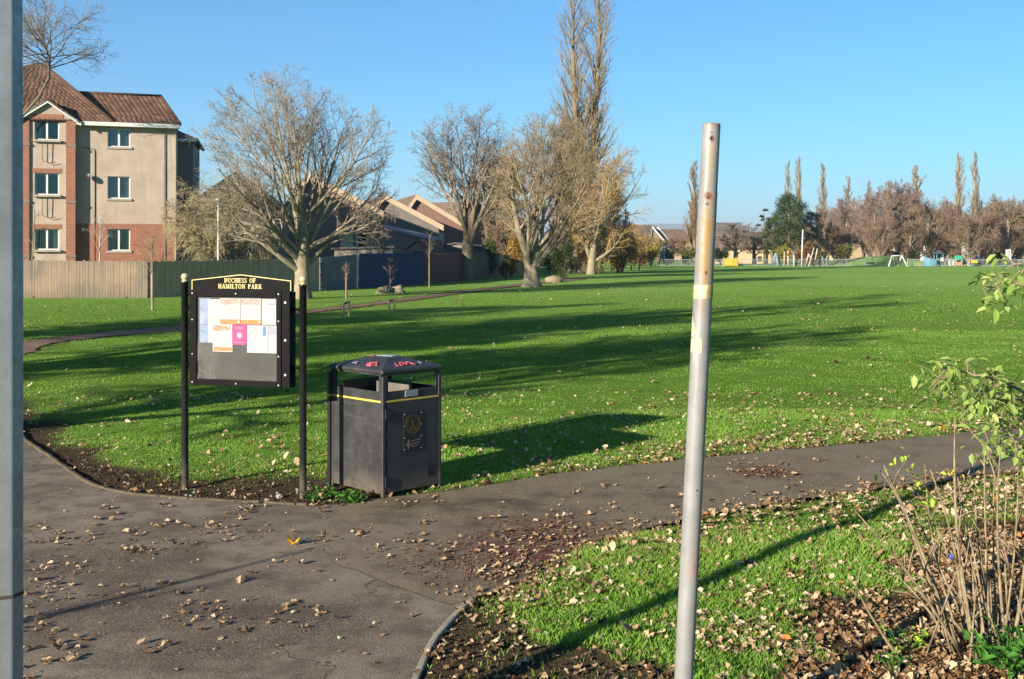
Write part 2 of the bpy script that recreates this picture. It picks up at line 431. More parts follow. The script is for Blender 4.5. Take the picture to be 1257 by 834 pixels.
sheet('park_path', LPATH, 0.015, MATS['trodden_path'])

t = NT('concrete_kerb'); P = t.geo(); n = t.noise(P, 6, 5, .7); m_ = t.noise(P, 60, 3)
c = t.mix(t.map(n, .35, .65), (0.18, 0.16, 0.12), (0.32, 0.285, 0.215)); c = t.mix(t.map(m_, .5, .75, 0, .5), c, (0.09, 0.08, 0.06))
MATS['kerb'] = t.end(t.bsdf(c, .85, 0, t.bump(m_, .5, .006), .2))
t = NT('mossy_kerb'); P = t.geo(); n = t.noise(P, 5, 5, .7); m_ = t.noise(P, 40, 3)
c = t.mix(t.map(n, .35, .65), (0.05, 0.042, 0.026), (0.11, 0.09, 0.055)); c = t.mix(t.map(m_, .5, .75, 0, .5), c, (0.05, 0.04, 0.028))
MATS['mossy_kerb'] = t.end(t.bsdf(c, .9, 0, t.bump(m_, .6, .006), .2))
def kerb(pts, w, top, L, mat, side):
    """edging stones laid end to end along a line"""
    seg = []; acc = 0; cur = [pts[0]]
    for a, b in zip(pts[:-1], pts[1:]):
        cur.append(b); acc += math.dist(a, b)
        if acc > L: seg.append(cur); cur = [b]; acc = 0
    if len(cur) > 1: seg.append(cur)
    m = MB()
    for s in seg:
        hw = w / 2; vs = []; dz = random.uniform(-.006, .006); k = len(s)
        for i, p in enumerate(s):
            a = s[max(i - 1, 0)]; b = s[min(i + 1, k - 1)]
            tx, ty = b[0] - a[0], b[1] - a[1]; l = math.hypot(tx, ty) or 1; tx /= l; ty /= l
            sh = 0.004 if i == 0 else (-0.004 if i == k - 1 else 0)
            cx_, cy_ = p[0] + tx * sh - ty * side * hw, p[1] + ty * sh + tx * side * hw
            for dw, zz in ((-hw, -.05), (-hw, top + dz), (hw, top + dz), (hw, -.05)):
                vs.append((cx_ - ty * dw, cy_ + tx * dw, zz))
        fs = [(i * 4 + j, i * 4 + (j + 1) % 4, (i + 1) * 4 + (j + 1) % 4, (i + 1) * 4 + j) for i in range(k - 1) for j in range(4)]
        fs += [(0, 1, 2, 3), tuple(4 * (k - 1) + j for j in (3, 2, 1, 0))]
        m.add(vs, fs)
    return m
tag(kerb(KB, 0.035, 0.034, 0.9, None, 1).build('kerb', MATS['mossy_kerb'], bevel=.006), kind='structure')
tag(kerb(KN, 0.036, 0.022, 0.9, None, 1).build('kerb', MATS['kerb'], bevel=.008), kind='structure')

# ------------------------------------------------------------------ hills far off
hx = np.linspace(-5200, 5200, 140); V = []; 
ridge = 118 + 85 * fbm(hx / 900, hx * 0 + 3.3, 4, 4) + 10 * fbm(hx / 160, hx * 0, 8, 2)
ridge *= 0.72 + .28 * np.exp(-((hx - 950) / 700) ** 2)
V = []; rows = [(6200, 0.0), (6700, .55), (7200, 1.0), (8200, .6), (9200, 0.0)]
for yy, k in rows:
    for a, h in zip(hx, ridge): V.append((a, yy + 60 * math.sin(a / 300), max(h * k, -2 if k == 0 else 0)))
I = np.arange(len(rows) * 140).reshape(len(rows), 140)
Q = np.stack([I[:-1, :-1], I[:-1, 1:], I[1:, 1:], I[1:, :-1]], -1).reshape(-1, 4)
t = NT('hill'); P = t.geo(); n = t.noise(P, 0.004, 4); c = t.mix(t.map(n, .35, .65), (0.05, 0.07, 0.025), (0.10, 0.09, 0.045))
MATS['hill'] = t.end(t.bsdf(c, .95, 0, None, .1))
tag(link('hills', np_mesh('hills', np.array(V), [Q], True), MATS['hill']), kind='structure')
# ================================================================== grass, leaves
def blades(n, d0, d1, hgt, wid, seed, dens=lambda x, y: 1.0, xr=(-.62, .74)):
    """grass blades between two depths: one bent blade = two triangles"""
    r = np.random.default_rng(seed)
    y = np.sqrt(r.uniform(d0 ** 2, d1 ** 2, n)); x = y * r.uniform(*xr, n)
    # gather into tufts
    cl = r.normal(0, 0.035, (2, n)) * (0.6 + y / 14)
    tx = np.round(x / .11) * .11; ty = np.round(y / .11) * .11
    jx = (_hash(np.round(x / .11), np.round(y / .11), 2) - .5) * .1; jy = (_hash(np.round(x / .11), np.round(y / .11), 3) - .5) * .1
    k = r.random(n) < .55
    x = np.where(k, tx + jx + cl[0], x); y = np.where(k, ty + jy + cl[1], y)
    s = soil_mask(x, y)
    keep = ~paved(x, y) & (r.random(n) < (1 - s) ** 1.3 * dens(x, y) + .02)
    x, y, s = x[keep], y[keep], s[keep]; n = len(x)
    patch = fbm(x * .9, y * .9, 21, 3)
    h = hgt * r.uniform(.5, 1.25, n) * (0.55 + .9 * patch) * (1 - .5 * s); w = wid * r.uniform(.6, 1.3, n)
    a = r.uniform(0, 2 * np.pi, n); lean = r.uniform(.1, .6, n) * h
    b = a + r.normal(0, 1.0, n) + np.pi / 2
    cx, cy = np.cos(b) * w / 2, np.sin(b) * w / 2; lx, ly = np.cos(a) * lean, np.sin(a) * lean
    z0 = np.full(n, -.005)
    V = np.stack([np.stack([x - cx, y - cy, z0], 1), np.stack([x + cx, y + cy, z0], 1),
                  np.stack([x + lx * .35 + cx * .8, y + ly * .35 + cy * .8, h * .62], 1),
                  np.stack([x + lx, y + ly, h * .97], 1)], 1).reshape(-1, 3)
    i = np.arange(n)[:, None] * 4
    tone = np.clip(.25 + .5 * (patch - .3) * 1.6 + r.normal(0, .22, n), 0, 1)
    return V, np.concatenate([i + [0, 1, 2], i + [0, 2, 3]]), np.repeat(tone, 4)

def merge(parts):
    V, Fs, A, b = [], [], [], 0
    for v, f, a in parts:
        V.append(v); Fs.append(f + b); A.append(a); b += len(v)
    return np.concatenate(V), np.concatenate(Fs), np.concatenate(A)

t = NT('grass_blade'); P = t.geo(); r_ = t.attr('rnd'); big = t.noise(P, .35, 4, .65); sm_ = t.noise(P, 1.5, 3, .6)
c = t.mix(r_, (0.145, 0.285, 0.034), (0.27, 0.435, 0.07)); c = t.mix(t.map(big, .46, .68, 0, .6), c, (0.31, 0.345, 0.085)); c = t.mix(t.map(sm_, .55, .75, 0, .45), c, (0.12, 0.27, 0.035))
p = t.bsdf(c, .5, 0, None, .25); tr = t.n('ShaderNodeBsdfTranslucent', {'Color': c}).outputs[0]
MATS['grass_blade'] = t.end(t.n('ShaderNodeMixShader', {0: .55, 1: p, 2: tr}).outputs[0])
G = merge([blades(430000, 4.2, 8.5, .056, .0032, 1), blades(480000, 7.5, 15, .031, .0054, 2), blades(330000, 15, 30, .028, .0095, 3), blades(165000, 28, 75, .034, .018, 4, lambda x, y: 1 - sstep(30, 75, y))])
o = link('lawn_grass', np_mesh('lawn_grass', G[0], [G[1]], False, {'rnd': G[2]}), MATS['grass_blade'])
tag(o, 'short bright green lawn grass with worn muddy edges', 'grass', kind='stuff')

# one maple-like leaf outline (midrib along y), folded and curled
LEAF = np.array([(0, -.5), (.24, -.36), (.40, -.22), (.36, -.04), (.44, .12), (.27, .22), (.15, .36), (0, .5), (-.15, .36), (-.27, .22), (-.44, .12), (-.36, -.04), (-.40, -.22), (-.24, -.36)])
def leaf_set(x, y, z, size, seed, tilt=.35, tone=None):
    r = np.random.default_rng(seed); n = len(x); K = len(LEAF)
    P = np.concatenate([LEAF, [[0, 0]]])                      # plus a centre point
    sx = size * r.uniform(.55, 1.0, n); sy = size * r.uniform(.8, 1.15, n)
    lx = P[None, :, 0] * sx[:, None]; ly = P[None, :, 1] * sy[:, None]
    curl = r.uniform(-.8, 2.4, n)[:, None]; fold = r.uniform(.0, 1.3, n)[:, None]; tw = r.normal(0, .5, n)[:, None]
    s = size if np.ndim(size) == 0 else size[:, None]
    lz = fold * np.abs(lx) * .8 + curl * (ly ** 2) / s * .8 + tw * lx * ly / s * 2
    lz = lz + r.uniform(-.10, .10, (n, K + 1)) * s
    # random tilt, then spin
    ta = r.normal(0, tilt, n)[:, None]; tb = r.normal(0, tilt, n)[:, None]
    lz2 = lz + lx * np.tan(np.clip(ta, -1.1, 1.1)) + ly * np.tan(np.clip(tb, -1.1, 1.1)) * .6
    lz2 = lz2 - lz2.min(1, keepdims=True)
    a = r.uniform(0, 2 * np.pi, n)[:, None]
    X = x[:, None] + lx * np.cos(a) - ly * np.sin(a); Y = y[:, None] + lx * np.sin(a) + ly * np.cos(a); Z = z[:, None] + lz2
    V = np.stack([X, Y, Z], -1).reshape(-1, 3)
    k = np.arange(K); tri = np.stack([np.full(K, K), k, (k + 1) % K], 1)
    Fc = (np.arange(n)[:, None, None] * (K + 1) + tri[None]).reshape(-1, 3)
    tn = r.random(n) if tone is None else tone
    return V, Fc, np.repeat(tn, K + 1)

def leaf_mat(name, stops, trans=.15):
    t = NT(name); r_ = t.attr('rnd'); v = t.geo()
    c = t.ramp(r_, stops); n = t.noise(v, 60, 3)
    c = t.mix(t.map(n, .4, .7, 0, .35), c, (0.12, 0.07, 0.035))
    p = t.bsdf(c, .7, 0, None, .25); tr = t.n('ShaderNodeBsdfTranslucent', {'Color': c}).outputs[0]
    MATS[name] = t.end(t.n('ShaderNodeMixShader', {0: trans, 1: p, 2: tr}).outputs[0]); return MATS[name]
leaf_mat('dead_leaf', [(0, (0.09, 0.04, 0.018)), (.25, (0.20, 0.115, 0.055)), (.55, (0.40, 0.27, 0.145)), (.85, (0.56, 0.42, 0.26)), (.975, (0.60, 0.47, 0.31)), (1, (0.42, 0.16, 0.035))])

r = np.random.default_rng(77)
def scatter(n, d0, d1, seed, size, ok, xr=(-.62, .74)):
    q = np.random.default_rng(seed)
    y = np.sqrt(q.uniform(d0 ** 2, d1 ** 2, n)); x = y * q.uniform(*xr, n)
    k = ok(x, y, q.random(n)); x, y = x[k], y[k]
    return x, y, size * np.clip(q.lognormal(0, .33, len(x)), .45, 1.65)
parts = []
for n, d0, d1, sz, sd in ((76000, 4.2, 8.5, .037, 5), (62000, 8.5, 17, .043, 6), (15000, 17, 34, .065, 7), (15000, 34, 72, .09, 8)):
    x, y, s = scatter(n, d0, d1, sd, sz, lambda x, y, u: (~paved(x, y)) & (u < litter(x, y) * (1 if d0 < 17 else .8)))
    z = r.uniform(.0, .045, len(x)) * (1 - .7 * soil_mask(x, y))
    tn = np.minimum(np.clip(r.normal(.55, .30, len(x)) - .2 * soil_mask(x, y), 0, .955) + (r.random(len(x)) < .02) * .5, 1)
    parts.append(leaf_set(x, y, z, s, sd + 50, .3, tn))
L = merge(parts)
o = link('fallen_leaves', np_mesh('fallen_leaves', L[0], [L[1]], False, {'rnd': L[2]}), MATS['dead_leaf'])
tag(o, 'dry tan and brown fallen leaves lying over the grass', 'fallen leaves', kind='stuff')
# small clumps blown together on the asphalt, as the photo shows them
CL = [(45, 652, 4), (62, 665, 9), (90, 668, 4), (60, 720, 14), (75, 700, 12), (42, 740, 18), (55, 745, 8), (125, 663, 9), (178, 655, 9), (135, 640, 8), (130, 627, 4), (163, 673, 7), (155, 680, 6), (180, 683, 8), (208, 650, 6),
      (162, 728, 9), (203, 719, 3), (245, 732, 9), (228, 760, 7), (262, 760, 5), (275, 765, 3), (222, 672, 8), (262, 650, 10), (273, 662, 8), (277, 745, 5), (345, 760, 8), (388, 756, 10), (385, 665, 8), (293, 787, 7), (92, 803, 6),
      (188, 800, 6), (60, 790, 12), (45, 812, 16), (350, 695, 3), (305, 712, 4), (290, 632, 9), (308, 628, 8), (200, 625, 6), (48, 700, 8), (395, 630, 7), (440, 660, 5), (470, 672, 6), (445, 655, 5), (500, 668, 8), (350, 655, 4),
      (690, 636, 7), (738, 628, 9), (627, 656, 2), (712, 605, 5), (520, 645, 3), (600, 640, 3), (740, 600, 4), (500, 620, 5), (530, 618, 5), (800, 600, 3), (930, 576, 26), (950, 580, 22), (915, 583, 14), (1010, 570, 3), (1060, 566, 4), (1050, 590, 3), (880, 590, 3), (985, 600, 4), (840, 612, 4), (700, 650, 20), (680, 662, 26), (640, 690, 20), (600, 668, 12), (560, 680, 12), (605, 700, 22), (650, 668, 16), (580, 705, 10), (625, 712, 24)]
xs, ys, ss = [], [], []
for cx_, cy_, k in CL:
    q = gp(cx_, cy_); d = q[1]
    for _ in range(k):
        xs.append(q[0] + random.gauss(0, .035 + .005 * k)); ys.append(q[1] + random.gauss(0, .05 + .008 * k)); ss.append(random.uniform(.03, .075))
# the drift along the near path edge and loose bits everywhere
for _ in range(900):
    i = random.randrange(len(PN)); p = PN[i]; o_ = abs(random.gauss(0, .22))
    xs.append(p[0] - o_ * .55); ys.append(p[1] + o_ * .7 * random.uniform(.2, 1)); ss.append(random.uniform(.025, .07))
for _ in range(420):
    d = math.sqrt(random.uniform(25, 110)); xs.append(d * random.uniform(-.45, .3)); ys.append(d); ss.append(random.uniform(.012, .05))
mush0 = len(xs)
for _ in range(1500):
    c_ = random.choice([(650, 672, .55, .7), (545, 688, .55, .4), (690, 655, .5, .4), (938, 582, .3, .25), (605, 700, .4, .4)]); q = gp(c_[0], c_[1]); xs.append(random.gauss(q[0], c_[2] * .6)); ys.append(random.gauss(q[1], c_[3] * .6)); ss.append(random.uniform(.012, .034))
xs, ys, ss = np.array(xs), np.array(ys), np.array(ss); tone_ = np.clip(r.normal(.5, .25, len(xs)), 0, .95); tone_[mush0:] = r.uniform(.0, .3, len(xs) - mush0)
k = in_poly(xs, ys, FORE) | in_poly(xs, ys, PATHP); xs, ys, ss, tone_ = xs[k], ys[k], ss[k], tone_[k]
L = leaf_set(xs, ys, np.full(len(xs), .019), ss * .85, 99, .16, tone_)
o = link('trodden_leaves', np_mesh('trodden_leaves', L[0], [L[1]], False, {'rnd': L[2]}), MATS['dead_leaf'])
tag(o, 'curled brown leaves blown into small clumps on the asphalt', 'fallen leaves', kind='stuff')
leaf_mat('yellow_leaf', [(0, (0.75, 0.36, 0.02)), (1, (0.8, 0.42, 0.03))])
q = gp(361, 671)
L = leaf_set(np.zeros(1), np.zeros(1), np.full(1, .0), np.array([.115]), 4, .1)
o = link('yellow_leaf', np_mesh('yellow_leaf', L[0], [L[1]], False, {'rnd': L[2]}), MATS['yellow_leaf']); o.location = (q[0], q[1], .02)
tag(o, 'single bright yellow leaf lying on the asphalt', 'leaf')
q = gp(772, 785)
L = leaf_set(np.zeros(1), np.zeros(1), np.full(1, .0), np.array([.13]), 9, .5)
o = link('curled_leaf', np_mesh('curled_leaf', L[0], [L[1]], False, {'rnd': L[2] * 0 + .45}), MATS['dead_leaf']); o.location = (q[0], q[1], .045)
tag(o, 'large curled brown leaf standing up on the shaded grass', 'leaf')
# dark leaf mould and crumbs of soil over the bare ground
x, y, s = scatter(34000, 4.2, 11.5, 61, .022, lambda x, y, u: (~paved(x, y)) & (u < soil_mask(x, y) * .8))
L = leaf_set(x, y, np.full(len(x), -.01), s, 71, .6, np.clip(r.normal(.12, .12, len(x)), 0, 1))
o = link('soil_crumbs', np_mesh('soil_crumbs', L[0], [L[1]], False, {'rnd': L[2] * .9}), MATS['dead_leaf'])
o.data.materials.clear(); leaf_mat('mould', [(0, (0.018, 0.012, 0.008)), (.5, (0.06, 0.04, 0.025)), (1, (0.2, 0.14, 0.09))], 0.05); o.data.materials.append(MATS['mould'])
tag(o, 'dark crumbs of soil and leaf mould on the bare ground', 'soil', kind='stuff')

# ================================================================== trees
def tubes(P, Rr, k):
    """P (B,n,3) polylines, Rr (B,n) radii -> verts, quads"""
    B, n, _ = P.shape
    T = np.empty_like(P); T[:, 1:-1] = P[:, 2:] - P[:, :-2]; T[:, 0] = P[:, 1] - P[:, 0]; T[:, -1] = P[:, -1] - P[:, -2]
    T /= np.linalg.norm(T, axis=2, keepdims=True) + 1e-9
    ref = np.array([.31, .17, .93]); U = np.cross(T, ref); U /= np.linalg.norm(U, axis=2, keepdims=True) + 1e-9; Wv = np.cross(T, U)
    a = np.arange(k) * 2 * np.pi / k
    V = P[:, :, None] + (U[:, :, None] * np.cos(a)[:, None] + Wv[:, :, None] * np.sin(a)[:, None]) * Rr[:, :, None, None]
    I = np.arange(B * n * k).reshape(B, n, k); J = np.roll(I, -1, 2)
    Q = np.stack([I[:, :-1], J[:, :-1], J[:, 1:], I[:, 1:]], -1).reshape(-1, 4)
    return V.reshape(-1, 3), Q

def env_dist(P, D, c, rad):
    """distance along D from P to an ellipsoid envelope (0 when outside and leaving)"""
    p = (P - c) / rad; d = D / rad
    A = (d * d).sum(1); Bq = (p * d).sum(1); C = (p * p).sum(1) - 1
    disc = Bq * Bq - A * C
    t = np.where(disc > 0, (-Bq + np.sqrt(np.maximum(disc, 0))) / A, 0)
    return np.maximum(t, 0)

def unit(v): return v / (np.linalg.norm(v, axis=1, keepdims=True) + 1e-9)

def grow_path(P0, D0, L, n, r, wig, up, grav=0):
    B = len(P0); P = np.empty((B, n, 3)); P[:, 0] = P0; D = D0.copy(); st = (L / (n - 1))[:, None]
    for i in range(1, n):
        D = unit(D + r.normal(0, wig, (B, 3)) + np.array([0, 0, up - grav * i / n]))
        P[:, i] = P[:, i - 1] + D * st
    return P

def tree_mesh(seed, trunks, env, levels, split=2):
    """trunks: list of (points, radii); env: (centre, radii); levels: dicts. Returns (trunk arrays, crown arrays)"""
    r = np.random.default_rng(seed)
    c = np.array(env[0], float); rad = np.array(env[1], float)
    out = []; par = []
    for pts, rr in trunks:
        P = np.array(pts, float)[None]; Rr = np.array(rr, float)[None]
        out.append((0, P, Rr, 12)); par.append((P, Rr))
    for li, lv in enumerate(levels):
        PP, RR, DD, LL = [], [], [], []
        for P, Rr in par:
            B, n, _ = P.shape; k = lv['n']
            u = (np.arange(k)[None] + r.random((B, k))) / k
            u = lv['t'][0] + (lv['t'][1] - lv['t'][0]) * u
            f = u * (n - 1); i = np.minimum(f.astype(int), n - 2); g = (f - i)[..., None]
            bi = np.arange(B)[:, None]
            p = P[bi, i] * (1 - g) + P[bi, i + 1] * g; tan = P[bi, i + 1] - P[bi, i]
            rad0 = (Rr[bi, i] * (1 - g[..., 0]) + Rr[bi, i + 1] * g[..., 0])
            Lp = np.linalg.norm(np.diff(P, axis=1), axis=2).sum(1)[:, None] * np.ones((1, k))
            tan = unit(tan.reshape(-1, 3)); p = p.reshape(-1, 3)
            az = (np.arange(k)[None] * 2.4 + r.uniform(0, 6.28, (B, 1)) + r.normal(0, .5, (B, k))).ravel()
            ang = r.uniform(lv['a'][0], lv['a'][1], B * k) * np.pi / 180
            q = unit(np.cross(tan, np.array([.2, .1, .97]) + r.normal(0, .05, tan.shape))); w = np.cross(tan, q)
            d = tan * np.cos(ang)[:, None] + (q * np.cos(az)[:, None] + w * np.sin(az)[:, None]) * np.sin(ang)[:, None]
            d = unit(d + np.array([0, 0, lv.get('lift', 0)]))
            e = env_dist(p, d, c, rad)
            L = lv['L'] * (1.12 - lv.get('taper', 0) * u.ravel()) if 'L' in lv else Lp.ravel() * lv.get('lr', .5) * (1.15 - .55 * u.ravel())
            L = L * r.uniform(.7, 1.15, B * k)
            if lv.get('fill'): L = e * r.uniform(.86, 1.0, B * k) * lv['fill']
            L = np.minimum(L, e * r.uniform(.85, 1.08, B * k) + lv.get('over', .12))
            keep = L > lv.get('min', .1)
            PP.append(p[keep]); DD.append(d[keep]); LL.append(L[keep]); RR.append(np.minimum(rad0.ravel()[keep] * lv['rr'], lv.get('rmax', 9)))
        p, d, L, r0 = np.concatenate(PP), np.concatenate(DD), np.concatenate(LL), np.concatenate(RR)
        n = lv['p']
        P = grow_path(p, d, L, n, r, lv.get('w', .1), lv.get('up', 0), lv.get('g', 0))
        s = np.linspace(0, 1, n)[None]
        r0 = np.maximum(r0, lv.get('rmin', .004))
        Rr = r0[:, None] * (1 - s * (1 - lv.get('tip', .35)))
        out.append((li + 1, P, Rr, lv.get('k', 3))); par = [(P, Rr)]
        if lv.get('keep'): par = par + [(P0, R0) for (P0, R0) in lv['keep']]
    res = []
    for sel in (lambda l: l < split, lambda l: l >= split):
        V, Q, b = [], [], 0
        for l, P, Rr, k in out:
            if not sel(l): continue
            v, q = tubes(P, Rr, k); V.append(v); Q.append(q + b); b += len(v)
        res.append((np.concatenate(V), np.concatenate(Q)) if V else None)
    tips = out[-1][1][:, -1]
    return res, tips, out

def make_tree(name, label, cat, loc, rz, seed, trunks, env, levels, mb, mt, split=2, group=None, crown='crown'):
    th = thing(name, label, cat, loc, rz, group)
    res, tips, out = tree_mesh(seed, trunks, env, levels, split)
    link('trunk', np_mesh('trunk', res[0][0], [res[0][1]], True), mb, th)
    if res[1] is not None: link(crown, np_mesh(crown, res[1][0], [res[1][1]], False), mt, th)
    return th, tips, out

def leaf_cards(P, size, seed, droop=.3):
    """pointed oval leaves, folded down the middle, at points P (N,3)"""
    r = np.random.default_rng(seed); n = len(P)
    s = size * r.uniform(.6, 1.2, n)[:, None]
    a = r.uniform(0, 2 * np.pi, n); el = r.normal(-droop, .5, n)
    d = np.stack([np.cos(a) * np.cos(el), np.sin(a) * np.cos(el), np.sin(el)], 1)
    sd = unit(np.cross(d, np.array([0, 0, 1.]) + r.normal(0, .35, (n, 3)))); up = np.cross(sd, d)
    V = np.stack([P, P + d * s * .35 + sd * s * .27 + up * s * .1, P + d * s * .75 + sd * s * .2 + up * s * .07, P + d * s * 1.05 - up * s * .1,
                  P + d * s * .75 - sd * s * .2 + up * s * .07, P + d * s * .35 - sd * s * .27 + up * s * .1], 1).reshape(-1, 3)
    i = np.arange(n)[:, None] * 6
    return V, np.concatenate([i + [0, 1, 2, 3], i + [0, 3, 4, 5]]), np.repeat(r.random(n), 6)

def bush(name, label, cat, loc, seed, rx, ry, h, n, size, mat, group=None, lumps=9, stems=True):
    """evergreen or leafy bush: stems and many leaf faces gathered on lumps"""
    r = np.random.default_rng(seed); th = thing(name, label, cat, loc, 0, group)
    cs = np.stack([r.uniform(-.62, .62, lumps) * rx, r.uniform(-.62, .62, lumps) * ry, r.uniform(.28, .78, lumps) * h], 1)
    rad = r.uniform(.3, .48, lumps)
    k = r.integers(0, lumps, n); v = unit(r.normal(0, 1, (n, 3))) * (r.random(n) ** .4)[:, None]
    P = cs[k] + v * np.stack([rad[k] * rx, rad[k] * ry, rad[k] * h * .62], 1); P = P[P[:, 2] > .02 * h]
    V, Q, A = leaf_cards(P, size, seed + 1, .1)
    tone = np.clip(.5 + .4 * (fbm(P[:, 0] / rx * 3, P[:, 2] / h * 3, seed % 97, 2) - .5) * 2 + r.normal(0, .18, len(P)), 0, 1)
    link('foliage', np_mesh('foliage', V, [Q], False, {'rnd': np.repeat(tone, 6)}), mat, th)
    if stems:
        m = MB()
        for cc in cs: m.tube([(cc[0] * .15, cc[1] * .15, 0), (cc[0] * .5, cc[1] * .5, cc[2] * .55), tuple(cc)], [.03 * h / 2, .02 * h / 2, .01], 5)
        m.build('stems', MATS['bark_dark'], th)
    return th
bark('bark_pale', (0.13, 0.105, 0.068), (0.29, 0.24, 0.165)); bark('bark_dark', (0.07, 0.055, 0.04), (0.16, 0.125, 0.09)); bark('bark_mid', (0.10, 0.078, 0.05), (0.22, 0.172, 0.115))
def twig(name, col, var=.3): return plain(name, col, .85, 0, var, .8, 0, .15)
twig('twig_tan', (0.225, 0.17, 0.10)); twig('twig_gold', (0.285, 0.195, 0.08)); twig('twig_grey', (0.215, 0.178, 0.13)); twig('twig_purple', (0.185, 0.155, 0.12)); twig('twig_olive', (0.27, 0.225, 0.125)); twig('twig_red', (0.185, 0.127, 0.104)); twig('twig_brown', (0.17, 0.115, 0.075)); twig('twig_orange', (0.22, 0.13, 0.065))
twig('twig_poplar', (0.23, 0.178, 0.12))
# ================================================================== foreground posts
def xyz_mask_mat():
    pass
t = NT('galvanised'); v = t.obj(); n = t.noise(v, 3, 5, .7); n2 = t.noise(v, 40, 3, .6)
mp = t.n('ShaderNodeMapping', {'Vector': v, 'Scale': (9, 9, .5)}).outputs[0]; st = t.noise(mp, 2, 4, .6)
c = t.mix(t.map(n, .35, .65), (0.22, 0.235, 0.24), (0.34, 0.35, 0.355)); c = t.mix(t.map(n2, .4, .7, 0, .4), c, (0.16, 0.17, 0.18)); c = t.mix(t.map(st, .5, .7, 0, .4), c, (0.20, 0.2, 0.2))
MATS['galvanised'] = t.end(t.bsdf(c, t.map(n2, .3, .7, .38, .6), .55, t.bump(n2, .15, .003), .4))
plain('scuff', (0.05, 0.04, 0.035), .8)
D0 = 3.75; lx = (5 - CX) / F * D0
th = thing('lamp_post', 'tall round grey galvanised post cut off by the left edge', 'lamp post', (lx, D0, 0))
rp = .062; bore = math.atan2(-D0, -lx)              # eight flat sides; one edge faces a little right of the camera
edge_a = R(4)
def octo(m, prof):
    vs = []; k = len(prof)
    for r_, z_ in prof:
        for j_ in range(8): vs.append((r_ * math.cos(edge_a + j_ * math.pi / 4), r_ * math.sin(edge_a + j_ * math.pi / 4), z_))
    return m.add(vs, [(i_ * 8 + j_, i_ * 8 + (j_ + 1) % 8, (i_ + 1) * 8 + (j_ + 1) % 8, (i_ + 1) * 8 + j_) for i_ in range(k - 1) for j_ in range(8)])
octo(MB(), [(rp, 0), (rp, 1.0), (rp * .995, 2.0), (rp * .955, 3.4), (rp * .5, 7.0), (0.01, 7.02)]).build('pole', MATS['galvanised'], th, .006)
zb = CAMH - (728 - HZ) / F * D0
octo(MB(), [(rp - .002, zb - .007), (rp + .0018, zb - .005), (rp + .0018, zb + .005), (rp - .002, zb + .007)]).build('joint_band', MATS['scuff'], th)
octo(MB(), [(rp - .004, -.03), (rp + .03, -.02), (rp + .03, .015), (rp - .002, .03)]).build('base_collar', MATS['galvanised'], th)

# leaning pole with the sign gone: rust round the bolt holes, yellowed tape left on it
D1 = 4.6
top = at(873.5, 152, D1); bot = at(833.5, 947, D1); ax = (top - bot); Lp = ax.length
th = thing('sign_pole', 'leaning pale grey signless pole with rusty bolt holes', 'pole', bot)
th.rotation_mode = 'QUATERNION'; th.rotation_quaternion = ax.to_track_quat('Z', 'Y')
zz = lambda py: (947 - py) / (947 - 152) * Lp
t = NT('pole_paint'); v = t.obj(); sp = t.n('ShaderNodeSeparateXYZ', {'Vector': v}); zc = sp.outputs[2]
n = t.noise(v, 5, 5, .7); n2 = t.noise(v, 34, 4, .7); mp = t.n('ShaderNodeMapping', {'Vector': v, 'Scale': (14, 14, .9)}).outputs[0]; st = t.noise(mp, 2.2, 4, .65)
c = t.mix(t.map(n, .35, .65), (0.145, 0.145, 0.142), (0.20, 0.20, 0.196)); c = t.mix(t.map(st, .52, .72, 0, .45), c, (0.11, 0.108, 0.10)); c = t.mix(t.map(n2, .62, .72, 0, .7), c, (0.17, 0.15, 0.13))
q_ = th.rotation_quaternion.inverted()
tocam = q_ @ Vector((-bot.x, -bot.y, 0)); ac = math.atan2(tocam.y, tocam.x)
def on_pole(py, off=0.0):      # a point of the pole's face in its own axes: height from the photo, off = -1..1 across
    a = ac + math.asin(max(-1, min(1, off)));  return (.038 * math.cos(a), .038 * math.sin(a), zz(py))
def spot(py, off, r, rz=None):
    p = on_pole(py, off); d = t.n('ShaderNodeVectorMath', {0: v, 1: p}, operation='SUBTRACT').outputs[0]
    d = t.n('ShaderNodeVectorMath', {0: d, 1: (1, 1, r / (rz or r))}, operation='MULTIPLY').outputs[0]
    l = t.n('ShaderNodeVectorMath', {0: d}, operation='LENGTH').outputs['Value']
    return t.math('ADD', l, t.math('MULTIPLY', t.math('SUBTRACT', n2, .5), r * 2.2))
for py, off, r, rz, col, k in ((305, .1, .034, .28, (0.23, 0.14, 0.045), .95), (190, .1, .026, .13, (0.24, 0.175, 0.10), .7), (425, -.5, .02, .12, (0.36, 0.33, 0.22), .35), (690, .5, .03, .10, (0.32, 0.15, 0.12), .35)):
    c = t.mix(t.map(spot(py, off, r, rz), r, r * .3, 0, k), c, col)
for py, off, r, rz in ((171, .05, .0125, .015), (164, .05, .006, .006), (241, -.1, .0155, .017), (251, -.1, .010, .008), (335, .2, .006, .01), (600, .4, .004, .006)):
    c = t.mix(t.map(spot(py, off, r, rz), r * 1.15, r * .7), c, t.mix(t.map(n2, .35, .6), (0.16, 0.06, 0.03), (0.06, 0.026, 0.016)))
for py, off, r, rz in ((310, -.1, .012, .012), (317, .3, .008, .009), (285, .55, .006, .02), (448, -.6, .006, .012)):
    c = t.mix(t.map(spot(py, off, r, rz), r, r * .6, 0, .8), c, (0.2, 0.17, 0.10))
zt = t.map(zc, zz(161), zz(152)); c = t.mix(t.math('MULTIPLY', zt, t.map(n2, .3, .6)), c, (0.16, 0.09, 0.06))
MATS['pole_paint'] = t.end(t.bsdf(c, .5, 0, t.bump(n2, .25, .003), .4))
rr = .038
